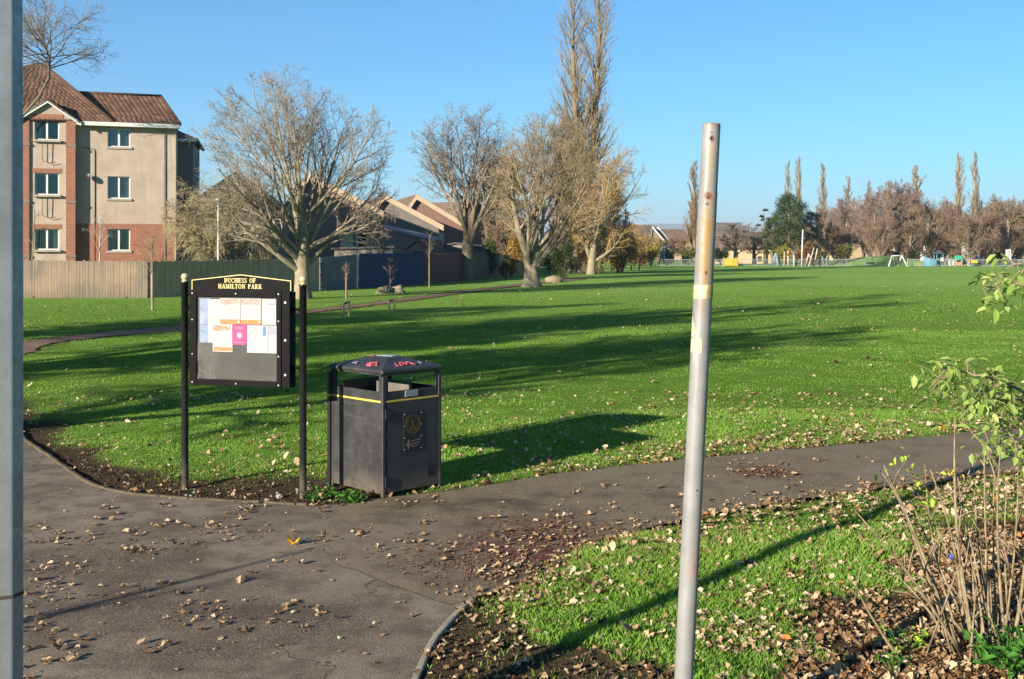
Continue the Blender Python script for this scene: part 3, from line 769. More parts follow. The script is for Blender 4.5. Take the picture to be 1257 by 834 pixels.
prof = [(rr, 0), (rr, zz(500)), (rr * 1.0, zz(262)), (rr * .985, zz(250)), (rr * .985, zz(243)), (rr * 1.0, zz(240)), (rr * .955, zz(232)), (rr * .95, zz(154)), (rr * .93, Lp), (rr * .80, Lp), (rr * .8, Lp - .03), (.001, Lp - .03)]
MB().lathe(prof, n=40).build('pole', MATS['pole_paint'], th)
plain('bolt_hole', (0.012, 0.008, 0.006), .9)
for py in (171, 243):
    p = Vector(on_pole(py, .0)); nrm = Vector((p.x, p.y, 0)).normalized()
    p = p - nrm * (.0005 if py > 200 else .0025)
    MB().tube([p - nrm * .002, p + nrm * .0016], .0045, 10).build('bolt_hole', MATS['bolt_hole'], th)
plain('old_tape', (0.36, 0.325, 0.20), .6, 0, .2, 30)
plain('brown_tape', (0.27, 0.21, 0.07), .6, 0, .3, 30)
def tape(y0, y1, a0, a1, mat, skew=0.0):
    m = MB(); k = 12; vs = []
    for i in range(k + 1):
        f = a0 + (a1 - a0) * i / k; a = ac + f * 1.45
        e = random.uniform(-.004, .004)
        sk = skew * i / k
        for rad, zq in ((rr + .0004, zz(y0) + e + sk), (rr + .0014, zz(y0) + e + sk), (rr + .0014, zz(y1) + e), (rr + .0004, zz(y1) + e)): vs.append((rad * math.cos(a), rad * math.sin(a), zq))
    m.add(vs, [(i * 4 + j, i * 4 + (j + 1) % 4, (i + 1) * 4 + (j + 1) % 4, (i + 1) * 4 + j) for i in range(k) for j in range(4)] + [(0, 1, 2, 3), (k * 4 + 3, k * 4 + 2, k * 4 + 1, k * 4)])
    m.build('tape_remnant', mat, th)
tape(350, 367, -.95, .3, MATS['old_tape']); tape(350.3, 366, .32, .98, MATS['brown_tape'])
tape(415, 432, -.95, .1, MATS['old_tape'], -.0); tape(388, 414, -.95, -.45, MATS['old_tape'], -.05)

# ================================================================== noticeboard
A = Vector((*gp(227, 600), 0)); B = Vector((*gp(372, 611), 0)); Wn = (B - A).length; ang = math.atan2(B.y - A.y, B.x - A.x)
nb = thing('noticeboard', 'black park noticeboard on two posts with gold ball finials', 'noticeboard', A, ang)
plain('black_paint', (0.004, 0.0042, 0.0047), .6, 0, .3, 12, .03, .06); plain('gold_paint', (0.42, 0.34, 0.14), .4, .15, .15, 20); plain('brass', (0.45, 0.37, 0.2), .4, .3, .15, 20)
plain('dark_panel', (0.011, 0.012, 0.0117), .55, 0, .35, 5, .1); plain('screw', (0.35, 0.35, 0.34), .4, .6)
t = NT('black_post'); v = t.obj(); sz = t.n('ShaderNodeSeparateXYZ', {'Vector': v}).outputs[2]; n = t.noise(v, 14, 4)
c = t.mix(t.math('MULTIPLY', t.map(sz, .3, .0), t.map(n, .35, .6, .3, 1)), (0.011, 0.012, 0.013), (0.10, 0.08, 0.06))
MATS['black_post'] = t.end(t.bsdf(c, .33, 0, t.bump(n, .08, .004), .5))
for s, x0, ztop in ((0, 0, 1.815), (1, Wn, 1.80)):
    p = MB().lathe([(.031, -.1), (.031, ztop), (.036, ztop), (.036, ztop + .012), (.020, ztop + .02), (.02, ztop + .026), (.001, ztop + .028)], (x0, 0, 0), 20).build('post', MATS['black_post'], nb)
    f = MB().lathe([(.030, ztop + .013), (.030, ztop + .019), (.019, ztop + .025), (.028, ztop + .036), (.034, ztop + .05), (.034, ztop + .06), (.028, ztop + .075), (.015, ztop + .084), (.001, ztop + .087)], (x0, 0, 0), 18).build('finial', MATS['brass'], p)
x0, x1, z0, z1 = .095, 1.075, .935, 1.75
yf, yb = -.075, .045
m = MB(); m.b2((x0, yf + .025, z0), (x1, yb, z1)); m.build('cabinet', MATS['black_paint'], nb, .006)
px0, px1, pz0, pz1 = .165, .955, .985, 1.70
m = MB()
m.b2((x0 - .004, yf, z0 - .006), (px0, yf + .024, z1 + .006)); m.b2((px1, yf, z0 - .006), (x1 - .075, yf + .024, z1 + .006))
m.b2((px0 + .0005, yf, z0 - .006), (px1 - .0005, yf + .024, pz0)); m.b2((px0 + .0005, yf, pz1), (px1 - .0005, yf + .024, z1 + .006))
door = m.build('door_frame', MATS['black_paint'], nb, .005)
m = MB(); m.b2((x1 - .072, yf + .006, z0), (x1 + .004, yf + .0248, z1)); m.build('hinge_rail', MATS['black_paint'], nb, .004)
m = MB()
for zq in (z0 + .11, 1.34, z1 - .09): m.tube([(x1 - .035, yf + .007, zq), (x1 - .035, yf - .002, zq)], .010, 12)
for xq in (x0 + .03, .56, px1 + .02):
    for zq in (z0 + .02, z1 - .02): m.tube([(xq, yf + .001, zq), (xq, yf - .0025, zq)], .006, 8)
for zq in (1.2, 1.5):
    m.tube([(x0 + .03, yf + .001, zq), (x0 + .03, yf - .0025, zq)], .006, 8); m.tube([(px1 + .02, yf + .001, zq), (px1 + .02, yf - .0025, zq)], .006, 8)
m.build('screw', MATS['screw'], door)
MB().b2((px0 + .002, yf + .0185, pz0 + .002), (px1 - .002, yf + .0245, pz1 - .002)).build('back_panel', MATS['dark_panel'], nb)
# scratched, hazy glazing in front of the papers
t = NT('glazing'); v = t.obj(); n = t.noise(v, 4, 5, .7); mp = t.n('ShaderNodeMapping', {'Vector': v, 'Scale': (60, 10, 4)}).outputs[0]; sc2 = t.noise(mp, 1.5, 4, .7)
sp = t.n('ShaderNodeSeparateXYZ', {'Vector': v})
lowz = t.map(sp.outputs[2], 1.35, 1.0); lft = t.map(sp.outputs[0], .42, .17)
hz = t.math('MULTIPLY', t.math('MULTIPLY', t.map(n, .42, .66), t.map(lowz, 0, 1, .015, .09)), 1.0)
hz2 = t.math('MULTIPLY', t.math('MULTIPLY', lft, lowz), t.map(n, .38, .6, 0, .6))
sc3 = t.math('MULTIPLY', t.map(sc2, .66, .74, 0, .3), lowz)
dirt = t.math('MINIMUM', t.math('ADD', t.math('ADD', hz, hz2), sc3), .75)
gl = t.n('ShaderNodeBsdfGlossy', {'Color': (1, 1, 1, 1), 'Roughness': .04}).outputs[0]; tr = t.n('ShaderNodeBsdfTransparent').outputs[0]
fr = t.math('MULTIPLY', t.n('ShaderNodeFresnel', {'IOR': 1.45}).outputs[0], .5); df = t.n('ShaderNodeBsdfDiffuse', {'Color': (.22, .225, .215, 1)}).outputs[0]
a_ = t.n('ShaderNodeMixShader', {0: fr, 1: tr, 2: gl}).outputs[0]
MATS['glazing'] = t.end(t.n('ShaderNodeMixShader', {0: dirt, 1: a_, 2: df}).outputs[0])
MB().b2((px0, yf + .0095, pz0), (px1, yf + .0125, pz1)).build('glazing', MATS['glazing'], nb)
# brackets
for xa, xb in ((.03, x0), (x1, Wn - .03)):
    for zq in (1.10, 1.60):
        m = MB(); m.tube([(xa, 0, zq), (xb, 0, zq)], .011, 10); xm = xb if xa < .1 else xa
        m.b2((xm - .004, -.03, zq - .035), (xm + .004, .03, zq + .035)); xq = xa if xa < .1 else xb; m.tube([(xq - .006, 0, zq), (xq + .006, 0, zq)], .02, 12)
        m.build('bracket', MATS['black_paint'], nb)
# header with the park's name
def fr_(a, b, d): return (a, d, b)
hd = [(x0, z1 + .008), (x1, z1 + .008), (x1, z1 + .095), (x0 + .49, z1 + .145), (x0, z1 + .095)]
h_o = MB().prism(hd, -.035, -.012, fr_).build('header', MATS['black_paint'], nb)
edge = [hd[1], hd[2], hd[3], hd[4], hd[0]]
m = MB(); k = .007
inn = [(x1 - k, z1 + .008), (x1 - k, z1 + .095 - k * .8), (x0 + .49, z1 + .145 - k), (x0 + k, z1 + .095 - k * .8), (x0 + k, z1 + .008)]
for i in range(4): m.prism([edge[i], edge[i + 1], inn[i + 1], inn[i]], -.0385, -.0352, fr_)
m.build('gold_border', MATS['gold_paint'], h_o)
# serif capitals cut as strokes: (x0,y0,x1,y1,thickness) in a box one unit tall
T_, H_ = .20, .10
GL = {
 'D': (.74, [(.18, 0, .18, 1, T_), ('arc', .28, .5, .34, .45, -90, 90, .17), (.03, .05, .33, .05, H_), (.03, .95, .33, .95, H_)]),
 'U': (.80, [(.17, .32, .17, 1, T_), (.64, .32, .64, 1, .11), ('arc', .405, .34, .235, .28, 180, 360, .13), (.0, .95, .34, .95, H_), (.5, .95, .78, .95, H_)]),
 'C': (.74, [('arc', .41, .5, .31, .44, 48, 312, .17), (.64, .68, .64, .98, .07), (.64, .04, .64, .26, .06)]),
 'H': (.86, [(.18, 0, .18, 1, T_), (.66, 0, .66, 1, T_), (.18, .5, .66, .5, H_), (.02, .05, .34, .05, H_), (.02, .95, .34, .95, H_), (.5, .05, .82, .05, H_), (.5, .95, .82, .95, H_)]),
 'E': (.70, [(.18, 0, .18, 1, T_), (.03, .05, .62, .05, H_), (.03, .95, .62, .95, H_), (.18, .5, .5, .5, H_), (.61, .05, .61, .28, .07), (.61, .72, .61, .95, .07), (.5, .38, .5, .62, .07)]),
 'S': (.62, [('arc', .32, .735, .21, .215, 30, 270, .15), ('arc', .32, .265, .21, .215, -150, 90, .15), (.55, .72, .55, .95, .06), (.08, .05, .08, .28, .06)]),
 'O': (.82, [('arc', .41, .5, .32, .44, 0, 360, .17)]),
 'F': (.66, [(.18, 0, .18, 1, T_), (.03, .05, .38, .05, H_), (.03, .95, .62, .95, H_), (.18, .5, .5, .5, H_), (.61, .70, .61, .95, .07), (.5, .38, .5, .62, .07)]),
 'A': (.84, [(.14, .03, .40, 1, .10), (.66, .03, .42, 1, T_), (.24, .33, .58, .33, .08), (.0, .05, .28, .05, H_), (.5, .05, .82, .05, H_)]),
 'M': (1.0, [(.17, 0, .17, 1, .10), (.80, 0, .80, 1, T_), (.20, .97, .48, .1, T_), (.78, .97, .48, .1, .10), (.02, .05, .32, .05, H_), (.64, .05, .96, .05, H_), (.03, .95, .24, .95, H_), (.76, .95, .96, .95, H_)]),
 'I': (.42, [(.2, 0, .2, 1, T_), (.04, .05, .36, .05, H_), (.04, .95, .36, .95, H_)]),
 'L': (.66, [(.18, 0, .18, 1, T_), (.03, .05, .6, .05, H_), (.03, .95, .34, .95, H_), (.59, .05, .59, .32, .07)]),
 'T': (.72, [(.35, 0, .35, 1, T_), (.04, .95, .66, .95, H_), (.2, .05, .5, .05, H_), (.07, .7, .07, .95, .07), (.63, .7, .63, .95, .07)]),
 'N': (.88, [(.17, 0, .17, 1, .10), (.69, 0, .69, 1, .10), (.18, .95, .68, .06, T_), (.02, .05, .32, .05, H_), (.02, .95, .26, .95, H_), (.55, .95, .83, .95, H_)]),
 'P': (.70, [(.18, 0, .18, 1, T_), ('arc', .30, .72, .28, .235, -90, 90, .14), (.03, .05, .36, .05, H_), (.03, .95, .32, .95, H_), (.18, .5, .32, .5, .08)]),
 'R': (.80, [(.18, 0, .18, 1, T_), ('arc', .30, .73, .27, .225, -90, 90, .14), (.03, .05, .34, .05, H_), (.03, .95, .32, .95, H_), (.34, .5, .64, .03, .17), (.56, .05, .77, .05, H_)]),
 'K': (.84, [(.18, 0, .18, 1, T_), (.24, .42, .66, .95, .10), (.34, .55, .68, .03, T_), (.02, .05, .34, .05, H_), (.02, .95, .34, .95, H_), (.54, .95, .78, .95, H_), (.55, .05, .82, .05, H_)]),
}
def lettering(text, cx, zb, h, d0, d1, gap=.08, space=.55):
    w = sum((GL[c][0] + gap) if c != ' ' else space for c in text) * h; m = MB(); x = cx - w / 2; kz = 0
    for c in text:
        if c == ' ': x += space * h; continue
        for s in GL[c][1]:
            kz += 1; d0j = d0 - .00012 * (kz % 7)
            if s[0] == 'arc':
                _, ax_, ay_, rx, ry, a0, a1, th_ = s; n = 18; po, pi_ = [], []
                for i in range(n + 1):
                    a = R(a0 + (a1 - a0) * i / n); po.append((ax_ + (rx + th_ / 2 * .9) * math.cos(a), ay_ + (ry + .05) * math.sin(a))); pi_.append((ax_ + (rx - th_ / 2 * .9) * math.cos(a), ay_ + (ry - .05) * math.sin(a)))
                for i in range(n): m.prism([(x + q[0] * h, zb + q[1] * h) for q in (po[i], po[i + 1], pi_[i + 1], pi_[i])], d0j, d1, fr_)
            else:
                a, b, c2, d2, th_ = s; dx, dy = c2 - a, d2 - b; l = math.hypot(dx, dy)
                if abs(dx) > abs(dy) * 2: nx_, ny_ = 0, th_ / 2
                else: nx_, ny_ = th_ / 2, 0
                qd = ((a - nx_, b), (a + nx_, b), (c2 + nx_, d2), (c2 - nx_, d2)) if nx_ else ((a, b - ny_), (c2, d2 - ny_), (c2, d2 + ny_), (a, b + ny_))
                m.prism([(x + u * h, zb + w_ * h) for u, w_ in qd], d0j, d1, fr_)
        x += (GL[c][0] + gap) * h
    return m
lettering('DUCHESS OF', x0 + .485, z1 + .073, .040, -.0385, -.0352).build('lettering', MATS['gold_paint'], h_o)
lettering('HAMILTON PARK', x0 + .485, z1 + .022, .040, -.0385, -.0352).build('lettering', MATS['gold_paint'], h_o)

# papers pinned up behind the glazing
plain('paper_white', (0.29, 0.285, 0.278), .7, 0, .05); plain('ink_orange', (0.43, 0.13, 0.045), .7, 0, .1); plain('ink_red', (0.36, 0.14, 0.12), .7, 0, .4, 60); plain('ink_rose', (0.32, 0.14, 0.11), .7, 0, .25, 40); plain('ink_pink', (0.42, 0.035, 0.13), .7, 0, .05)
plain('ink_blue', (0.04, 0.14, 0.30), .7, 0, .1); plain('ink_grey', (0.2, 0.2, 0.26), .7, 0, .15); plain('ink_pale', (0.29, 0.26, 0.255), .7); plain('ink_dark', (0.06, 0.055, 0.06), .7); plain('paper_blue', (0.15, 0.19, 0.27), .7, 0, .35, 12); plain('pin', (0.3, 0.05, 0.04), .4)
pw, ph = px1 - px0, pz1 - pz0
def bu(u, w): return (px0 + u * pw, pz1 - w * ph)          # fractions across and down the glazing
def poster(label, u0, w0, u1, w1, mat, lay=0, tilt=0.0):
    a = bu(u0, w0); b = bu(u1, w1); wx, hz_ = b[0] - a[0], a[1] - b[1]
    loc = nb.matrix_basis @ Vector(((a[0] + b[0]) / 2, yf + .0165 - .0012 * lay, (a[1] + b[1]) / 2))
    th = thing('poster', label, 'poster', loc, ang, 'papers pinned in the noticeboard'); th.rotation_euler = (0, tilt, ang)
    m = MB(); m.box((0, 0, 0), (wx, .0008, hz_)); m.build('sheet', mat, th)
    return th, wx, hz_
def ink(th, sz, name, x, z, w, h, mat, lay=1):
    MB().box(((x - .5) * sz[0], -.0006 - .0002 * lay, (.5 - z) * sz[1]), (w * sz[0], .0003, h * sz[1])).build(name, MATS[mat], th)
def words_(th, sz, x, z, w, n, dz, mat='ink_pale', hh=.012):
    m = MB()
    for i in range(n):
        xx = x
        while xx < x + w - .03:
            l = random.uniform(.04, .13); l = min(l, x + w - xx)
            m.box(((xx + l / 2 - .5) * sz[0], -.0008, (.5 - z - i * dz) * sz[1]), (l * sz[0], .0003, hh * sz[1])); xx += l + .025
    m.build('print', MATS[mat], th)
def picture(th, sz, x, z, w, h, mats, n=26):
    if mats[0] == 'ink_red': ink(th, sz, 'picture', x + w / 2, z + h / 2, w, h, 'ink_rose', 0)
    for k_, mt in enumerate(mats):
        m = MB()
        for _ in range(n):
            a, b = random.uniform(x, x + w), random.uniform(z, z + h); l1 = random.uniform(.02, .12) ; l2 = random.uniform(.01, .05)
            a = min(a, x + w - l1); b = min(b, z + h - l2)
            m.box(((a + l1 / 2 - .5) * sz[0], -.0008 - .0001 * k_ - random.uniform(0, .00008), (.5 - b - l2 / 2) * sz[1]), (l1 * sz[0], .0003, l2 * sz[1]))
        m.build('picture', MATS[mt], th)
th, *s = poster('pale blue paper faded with creases at the left edge', .03, .02, .16, .34, MATS['paper_blue'], 0); picture(th, s, .1, .1, .8, .7, ['ink_grey'], 12)
th, *s = poster('blue leaflet at the left edge below the faded paper', .03, .345, .17, .56, MATS['paper_blue'], 0); picture(th, s, .05, .05, .85, .7, ['ink_blue'], 30)
th, *s = poster('plain white sheet beside the two orange footed posters', .14, .03, .31, .56, MATS['paper_white'], 1); words_(th, s, .3, .3, .5, 4, .05)
for lb, u0, u1, ly in (('white poster with red picture header and orange foot, left of the top pair', .29, .545, 2), ('white poster with red picture header and orange foot, right of the top pair', .55, .80, 2)):
    th, *s = poster(lb, u0, .015, u1, .325, MATS['paper_white'], ly); picture(th, s, .03, .03, .92, .22, ['ink_red', 'ink_pale'], 60); ink(th, s, 'orange_band', .5, .91, 1.0, .17, 'ink_orange'); words_(th, s, .12, .36, .76, 7, .07); 
    m = MB(); m.tube([((.42) * s[0], -.0004, -.41 * s[1]), (.42 * s[0], -.0012, -.41 * s[1])], .012, 14); m.build('badge', MATS['ink_pale'], th)
th, *s = poster('white sheet with dark scribbled heading in the top right corner', .81, .02, .985, .325, MATS['paper_white'], 1)
m = MB()
for k_ in range(5): m.tube([((-.02 + k_ * .09) * s[0], -.0008, (.28 + .05 * (k_ % 2)) * s[1]), ((.05 + k_ * .09) * s[0], -.0008, (.34 - .05 * (k_ % 2)) * s[1])], .0022, 5)
m.build('scribble', MATS['ink_dark'], th); words_(th, s, .15, .5, .6, 5, .07)
th, *s = poster('white poster with red picture and orange foot, beside the pink poster', .20, .33, .45, .665, MATS['paper_white'], 3); picture(th, s, .04, .04, .86, .2, ['ink_red', 'ink_orange', 'ink_pale'], 34); ink(th, s, 'orange_band', .52, .90, .92, .13, 'ink_orange'); words_(th, s, .1, .34, .75, 7, .07)
th, *s = poster('bright pink poster with a white sunburst', .445, .335, .625, .575, MATS['ink_pink'], 4)
m = MB()
m.tube([(0, -.0004, -.02 * s[1]), (0, -.0012, -.02 * s[1])], .019, 20)
for k_ in range(12):
    a = k_ * math.pi / 6; m.prism([(math.cos(a - .16) * .018, math.sin(a - .16) * .018 - .02 * s[1]), (math.cos(a) * .037, math.sin(a) * .037 - .02 * s[1]), (math.cos(a + .16) * .018, math.sin(a + .16) * .018 - .02 * s[1])], -.0011, -.0004, fr_)
m.build('sunburst', MATS['paper_white'], th); words_(th, s, .2, .12, .6, 2, .07, 'ink_pale', .02); words_(th, s, .15, .88, .7, 1, .07, 'ink_pale', .02)
th, *s = poster('white notice with an upright blue block', .63, .335, .885, .665, MATS['paper_white'], 2); ink(th, s, 'blue_block', .84, .2, .16, .34, 'ink_blue'); words_(th, s, .1, .3, .55, 6, .075); words_(th, s, .35, .86, .3, 1, .07, 'ink_dark', .01)
th, *s = poster('white notice with a grey box at the right edge', .89, .335, .992, .665, MATS['paper_white'], 2); ink(th, s, 'grey_box', .5, .18, .9, .3, 'ink_grey'); words_(th, s, .1, .55, .7, 3, .08)

# ================================================================== litter bin
N = gp(470, 614); th_b = R(45); bw, bl = .658, .745
bn = thing('litter_bin', 'large black square litter bin with yellow band and pitched lid', 'litter bin', (N[0], N[1], 0.012), th_b)
# own axes: x along the door face (0..bw), y along the side face (0..bl); the door face is y=0, the lit side face x=0
t = NT('bin_plastic'); v = t.obj(); n = t.noise(v, 5, 5, .7); n2 = t.noise(v, 90, 3, .6); mp = t.n('ShaderNodeMapping', {'Vector': v, 'Rotation': (.3, .5, .2), 'Scale': (1, 1, 5)}).outputs[0]; sm = t.noise(mp, 3.4, 5, .75)
sz = t.n('ShaderNodeSeparateXYZ', {'Vector': v}).outputs[2]
c = t.mix(t.map(n, .35, .65), (0.014, 0.014, 0.0155), (0.026, 0.0255, 0.026)); c = t.mix(t.map(sm, .52, .75, 0, .5), c, (0.065, 0.062, 0.06)); c = t.mix(t.map(n2, .68, .74, 0, .5), c, (0.16, 0.15, 0.14))
c = t.mix(t.math('MULTIPLY', t.map(sz, .22, 0), t.map(n, .3, .6, .2, .8)), c, (0.10, 0.078, 0.055))
MATS['bin_plastic'] = t.end(t.bsdf(c, t.map(n, .3, .7, .42, .62), 0, t.bump(n2, .25, .002), .5))
plain('bin_black', (0.012, 0.012, 0.013), .45, 0, .3, 12); plain('bin_yellow', (0.48, 0.36, 0.055), .5, 0, .2, 9); plain('liner_tan', (0.10, 0.09, 0.074), .6, 0, .2, 6); plain('stub_plate', (0.30, 0.31, 0.32), .45, .6, .15, 30); plain('emblem_gold', (0.10, 0.07, 0.02), .45, .3, .2, 60); plain('label_green', (0.22, 0.28, 0.24), .5, 0, .2, 25); plain('spray_pink', (0.33, 0.06, 0.075), .6, 0, .3, 40); plain('spray_white', (0.18, 0.18, 0.18), .6); plain('emblem_pink', (0.14, 0.085, 0.075), .5, 0, .2, 60)
ze, zo0, zo1, zb0 = 1.045, .893, 1.028, .80
def face(axis, a0, a1, b0, b1, d0, d1):   # a slab on a face: axis 0 = door face (a along x), 1 = side face (a along y), 2 = back of door, 3 = far side
    if axis == 0: return (a0, d0, b0), (a1, d1, b1)
    if axis == 1: return (d0, a0, b0), (d1, a1, b1)
    if axis == 2: return (a0, bl - d0, b0), (a1, bl - d1, b1)
    return (bw - d0, a0, b0), (bw - d1, a1, b1)
pr = .034
for i in range(4):
    w = bw if i in (0, 2) else bl
    m = MB(); ov = .03
    m.b2(*face(i, pr, w - pr, .03, zb0, .006, .02)) if i else None
    m.b2(*face(i, pr, w - pr, zb0 + .018, zo0, .006, .02)); m.b2(*face(i, pr, w - pr, zo1, ze - .002, .006, .02))
    m.b2(*face(i, pr, pr + ov, zo0 + .0005, zo1 - .0005, .006, .02)); m.b2(*face(i, w - pr - ov, w - pr, zo0 + .0005, zo1 - .0005, .006, .02))
    m.build('panel', MATS['bin_plastic'], bn, .003)
    m = MB(); m.b2(*face(i, pr - .0005, w - pr + .0005, zb0 + .001, zb0 + .017, .001, .021)); m.build('yellow_band', MATS['bin_yellow'], bn, .002)
dr = MB().b2(*face(0, pr + .006, bw - pr - .006, .035, zb0 - .004, .002, .02)).build('door', MATS['bin_plastic'], bn, .004)
for zq in (.13, .70): MB().b2(*face(0, pr - .012, pr + .03, zq - .045, zq + .045, -.010, .0018)).build('hinge', MATS['bin_black'], dr, .004)
MB().b2(*face(0, bw - pr - .13, bw - pr - .05, .12, .22, -.0005, .0018)).build('lock_recess', MATS['bin_black'], dr)
for cx_, cy_, tall in ((pr / 2, pr / 2, 1.03), (bw - pr / 2, pr / 2, 1.04), (pr / 2, bl - pr / 2, 1.055), (bw - pr / 2, bl - pr / 2, 1.04)):
    MB().box((cx_, cy_, tall / 2 - .006), (pr, pr, tall)).build('corner_post', MATS['bin_plastic'], bn, .008)
m = MB(); m.b2((-.024, bl - .02, .0), (-.002, bl + .016, 1.02)); m.build('latch_bar', MATS['bin_black'], bn, .005)
MB().b2((-.026, bl - .021, zb0), (-.001, bl + .017, zb0 + .017)).build('yellow_band', MATS['bin_yellow'], bn, .002)
# lid: a low hipped roof with rounded rim
ovr = .012; zr = 1.155
rim0 = [(-ovr, -ovr), (bw + ovr, -ovr), (bw + ovr, bl + ovr), (-ovr, bl + ovr)]
def ring(off, z): return [(-ovr + off, -ovr + off, z), (bw + ovr - off, -ovr + off, z), (bw + ovr - off, bl + ovr - off, z), (-ovr + off, bl + ovr - off, z)]
rs = [ring(.004, ze), ring(0, ze + .008), ring(.001, ze + .03), ring(.02, ze + .041), ring(.19, ze + .086), ring(.245, zr)]
m = MB(); vs_ = [p for q in rs for p in q]
m.add(vs_, [(i * 4 + j, i * 4 + (j + 1) % 4, (i + 1) * 4 + (j + 1) % 4, (i + 1) * 4 + j) for i in range(5) for j in range(4)] + [(3, 2, 1, 0), (20, 21, 22, 23)])
lid = m.build('lid', MATS['bin_plastic'], bn, .008)
# liner and its rim inside
m = MB(); i0 = .05
m.b2((i0, i0, .05), (bw - i0, bl - i0, .06))
for a, b in (((i0, i0, .0601), (i0 + .012, bl - i0, .87)), ((bw - i0 - .012, i0, .0601), (bw - i0, bl - i0, .87)), ((i0 + .0125, i0, .0601), (bw - i0 - .0125, i0 + .012, .87)), ((i0 + .0125, bl - i0 - .012, .0601), (bw - i0 - .0125, bl - i0, .87))): m.b2(a, b)
m.build('liner', MATS['bin_black'], bn)
m = MB(); m.b2((.36, .065, .78), (.37, bl - .2, .948)); m.build('inner_flap', MATS['liner_tan'], bn)
MB().b2((.06, bl - .115, .86), (bw - .10, bl - .105, .945)).build('inner_flap', MATS['bin_black'], bn)
sp_ = MB().b2(*face(0, .245, .385, .832, .887, -.001, .0058)).build('stub_plate', MATS['stub_plate'], bn, .004)
m = MB()
for xq in (.255, .375):
    for zq in (.839, .880): m.tube([(xq, .001, zq), (xq, -.0025, zq)], .004, 8)
m.build('rivet', MATS['screw'], sp_)
# emblem plate on the door
ex0, ex1, ez0, ez1 = .225, .435, .365, .70
em = MB().b2(*face(0, ex0, ex1, ez0, ez1, -.002, .0018)).build('emblem_plate', MATS['bin_black'], dr, .003)
m = MB()
for zq in np.linspace(ez0 + .016, ez1 - .016, 4):
    for xq in (ex0 + .012, ex1 - .012): m.tube([(xq, -.001, zq), (xq, -.0045, zq)], .005, 8)
m.build('rivet', MATS['screw'], em)
cxm, czm = (ex0 + ex1) / 2 + .0, ez1 - .105
m = MB(); e = -.0035
def ring2(m, cx, cz, r0, r1, d0=-.0019, d1=-.0036, n=32):
    for i in range(n):
        a, b = 2 * math.pi * i / n, 2 * math.pi * (i + 1) / n
        m.prism([(cx + r0 * math.cos(a), cz + r0 * math.sin(a)), (cx + r1 * math.cos(a), cz + r1 * math.sin(a)), (cx + r1 * math.cos(b), cz + r1 * math.sin(b)), (cx + r0 * math.cos(b), cz + r0 * math.sin(b))], d0, d1, fr_)
ring2(m, cxm, czm, .081, .086); ring2(m, cxm, czm, .058, .062)
for k_ in range(40):
    a = k_ * math.pi / 20; r_ = .0715
    m.box((cxm + r_ * math.cos(a), -.0027, czm + r_ * math.sin(a)), (.0035, .0016, .010 if k_ % 3 else .006))
m.box((cxm, -.0027, czm + .02), (.018, .0016, .03)); m.box((cxm, -.0027, czm - .008), (.006, .0016, .03)); m.box((cxm, -.0028, czm - .028), (.05, .0016, .014)); m.box((cxm - .02, -.0028, czm - .043), (.02, .0016, .01)); m.box((cxm + .022, -.0028, czm - .041), (.022, .0016, .012))
m.build('emblem', MATS['emblem_gold'], em)
m = MB(); zb_ = ez0 + .055
m.prism([(ex0 + .035 + .045 * (.35 if k_ % 2 else 1) * math.cos(R(90 + k_ * 45)) + .02, zb_ + .045 * (.35 if k_ % 2 else 1) * math.sin(R(90 + k_ * 45))) for k_ in range(8)], -.0019, -.0036, fr_)
for k_, (a, b, zq) in enumerate(((.075, .185, .05), (.08, .19, .075), (.085, .16, .028))): m.prism([(ex0 + a, zb_ - .05 + zq), (ex0 + b, zb_ - .044 + zq), (ex0 + b, zb_ - .034 + zq), (ex0 + a, zb_ - .042 + zq)], -.0019, -.0036, fr_)
m.build('emblem', MATS['emblem_pink'], em)
# sprayed scrawl and a label on the lid
def lid_pt(u, v_, side):    # on a lid slope: u along, v up the slope 0..1
    o = .02 + v_ * .15; z = ze + .041 + v_ * .041 + .004
    return (-ovr + o + u * (bw + 2 * ovr - 2 * o), -ovr + o, z) if side == 0 else (-ovr + o, -ovr + o + u * (bl + 2 * ovr - 2 * o), z)
def scrawl(lines, side, rad, mat):
    m = MB()
    for l in lines: m.tube([lid_pt(a, b, side) for a, b in l], rad, 5)
    m.build('graffiti', MATS[mat], lid)
scrawl([[(.26, .75), (.25, .3), (.31, .22)], [(.36, .75), (.34, .25), (.42, .3), (.43, .7), (.38, .72)], [(.48, .7), (.47, .3)], [(.47, .52), (.56, .55)], [(.56, .75), (.6, .3), (.66, .25)]], 0, .006, 'spray_pink')
scrawl([[(.18, .4), (.2, .75), (.3, .7), (.3, .3), (.2, .4), (.32, .55), (.36, .35)], [(.26, .25), (.36, .28), (.4, .6), (.24, .62)]], 1, .010, 'spray_pink')
scrawl([[(.62, .3), (.66, .6), (.7, .35), (.74, .6)]], 1, .005, 'spray_white'); scrawl([[(.76, .3), (.8, .6), (.83, .35)]], 0, .004, 'spray_white')
MB().box((bw * .56, bl * .52, zr + .003), (.12, .17, .004), R(15)).build('label', MATS['label_green'], lid)
MB().box((bw * .40, bl * .66, zr + .0015), (.05, .06, .003), R(35)).build('label', MATS['spray_pink'], lid)
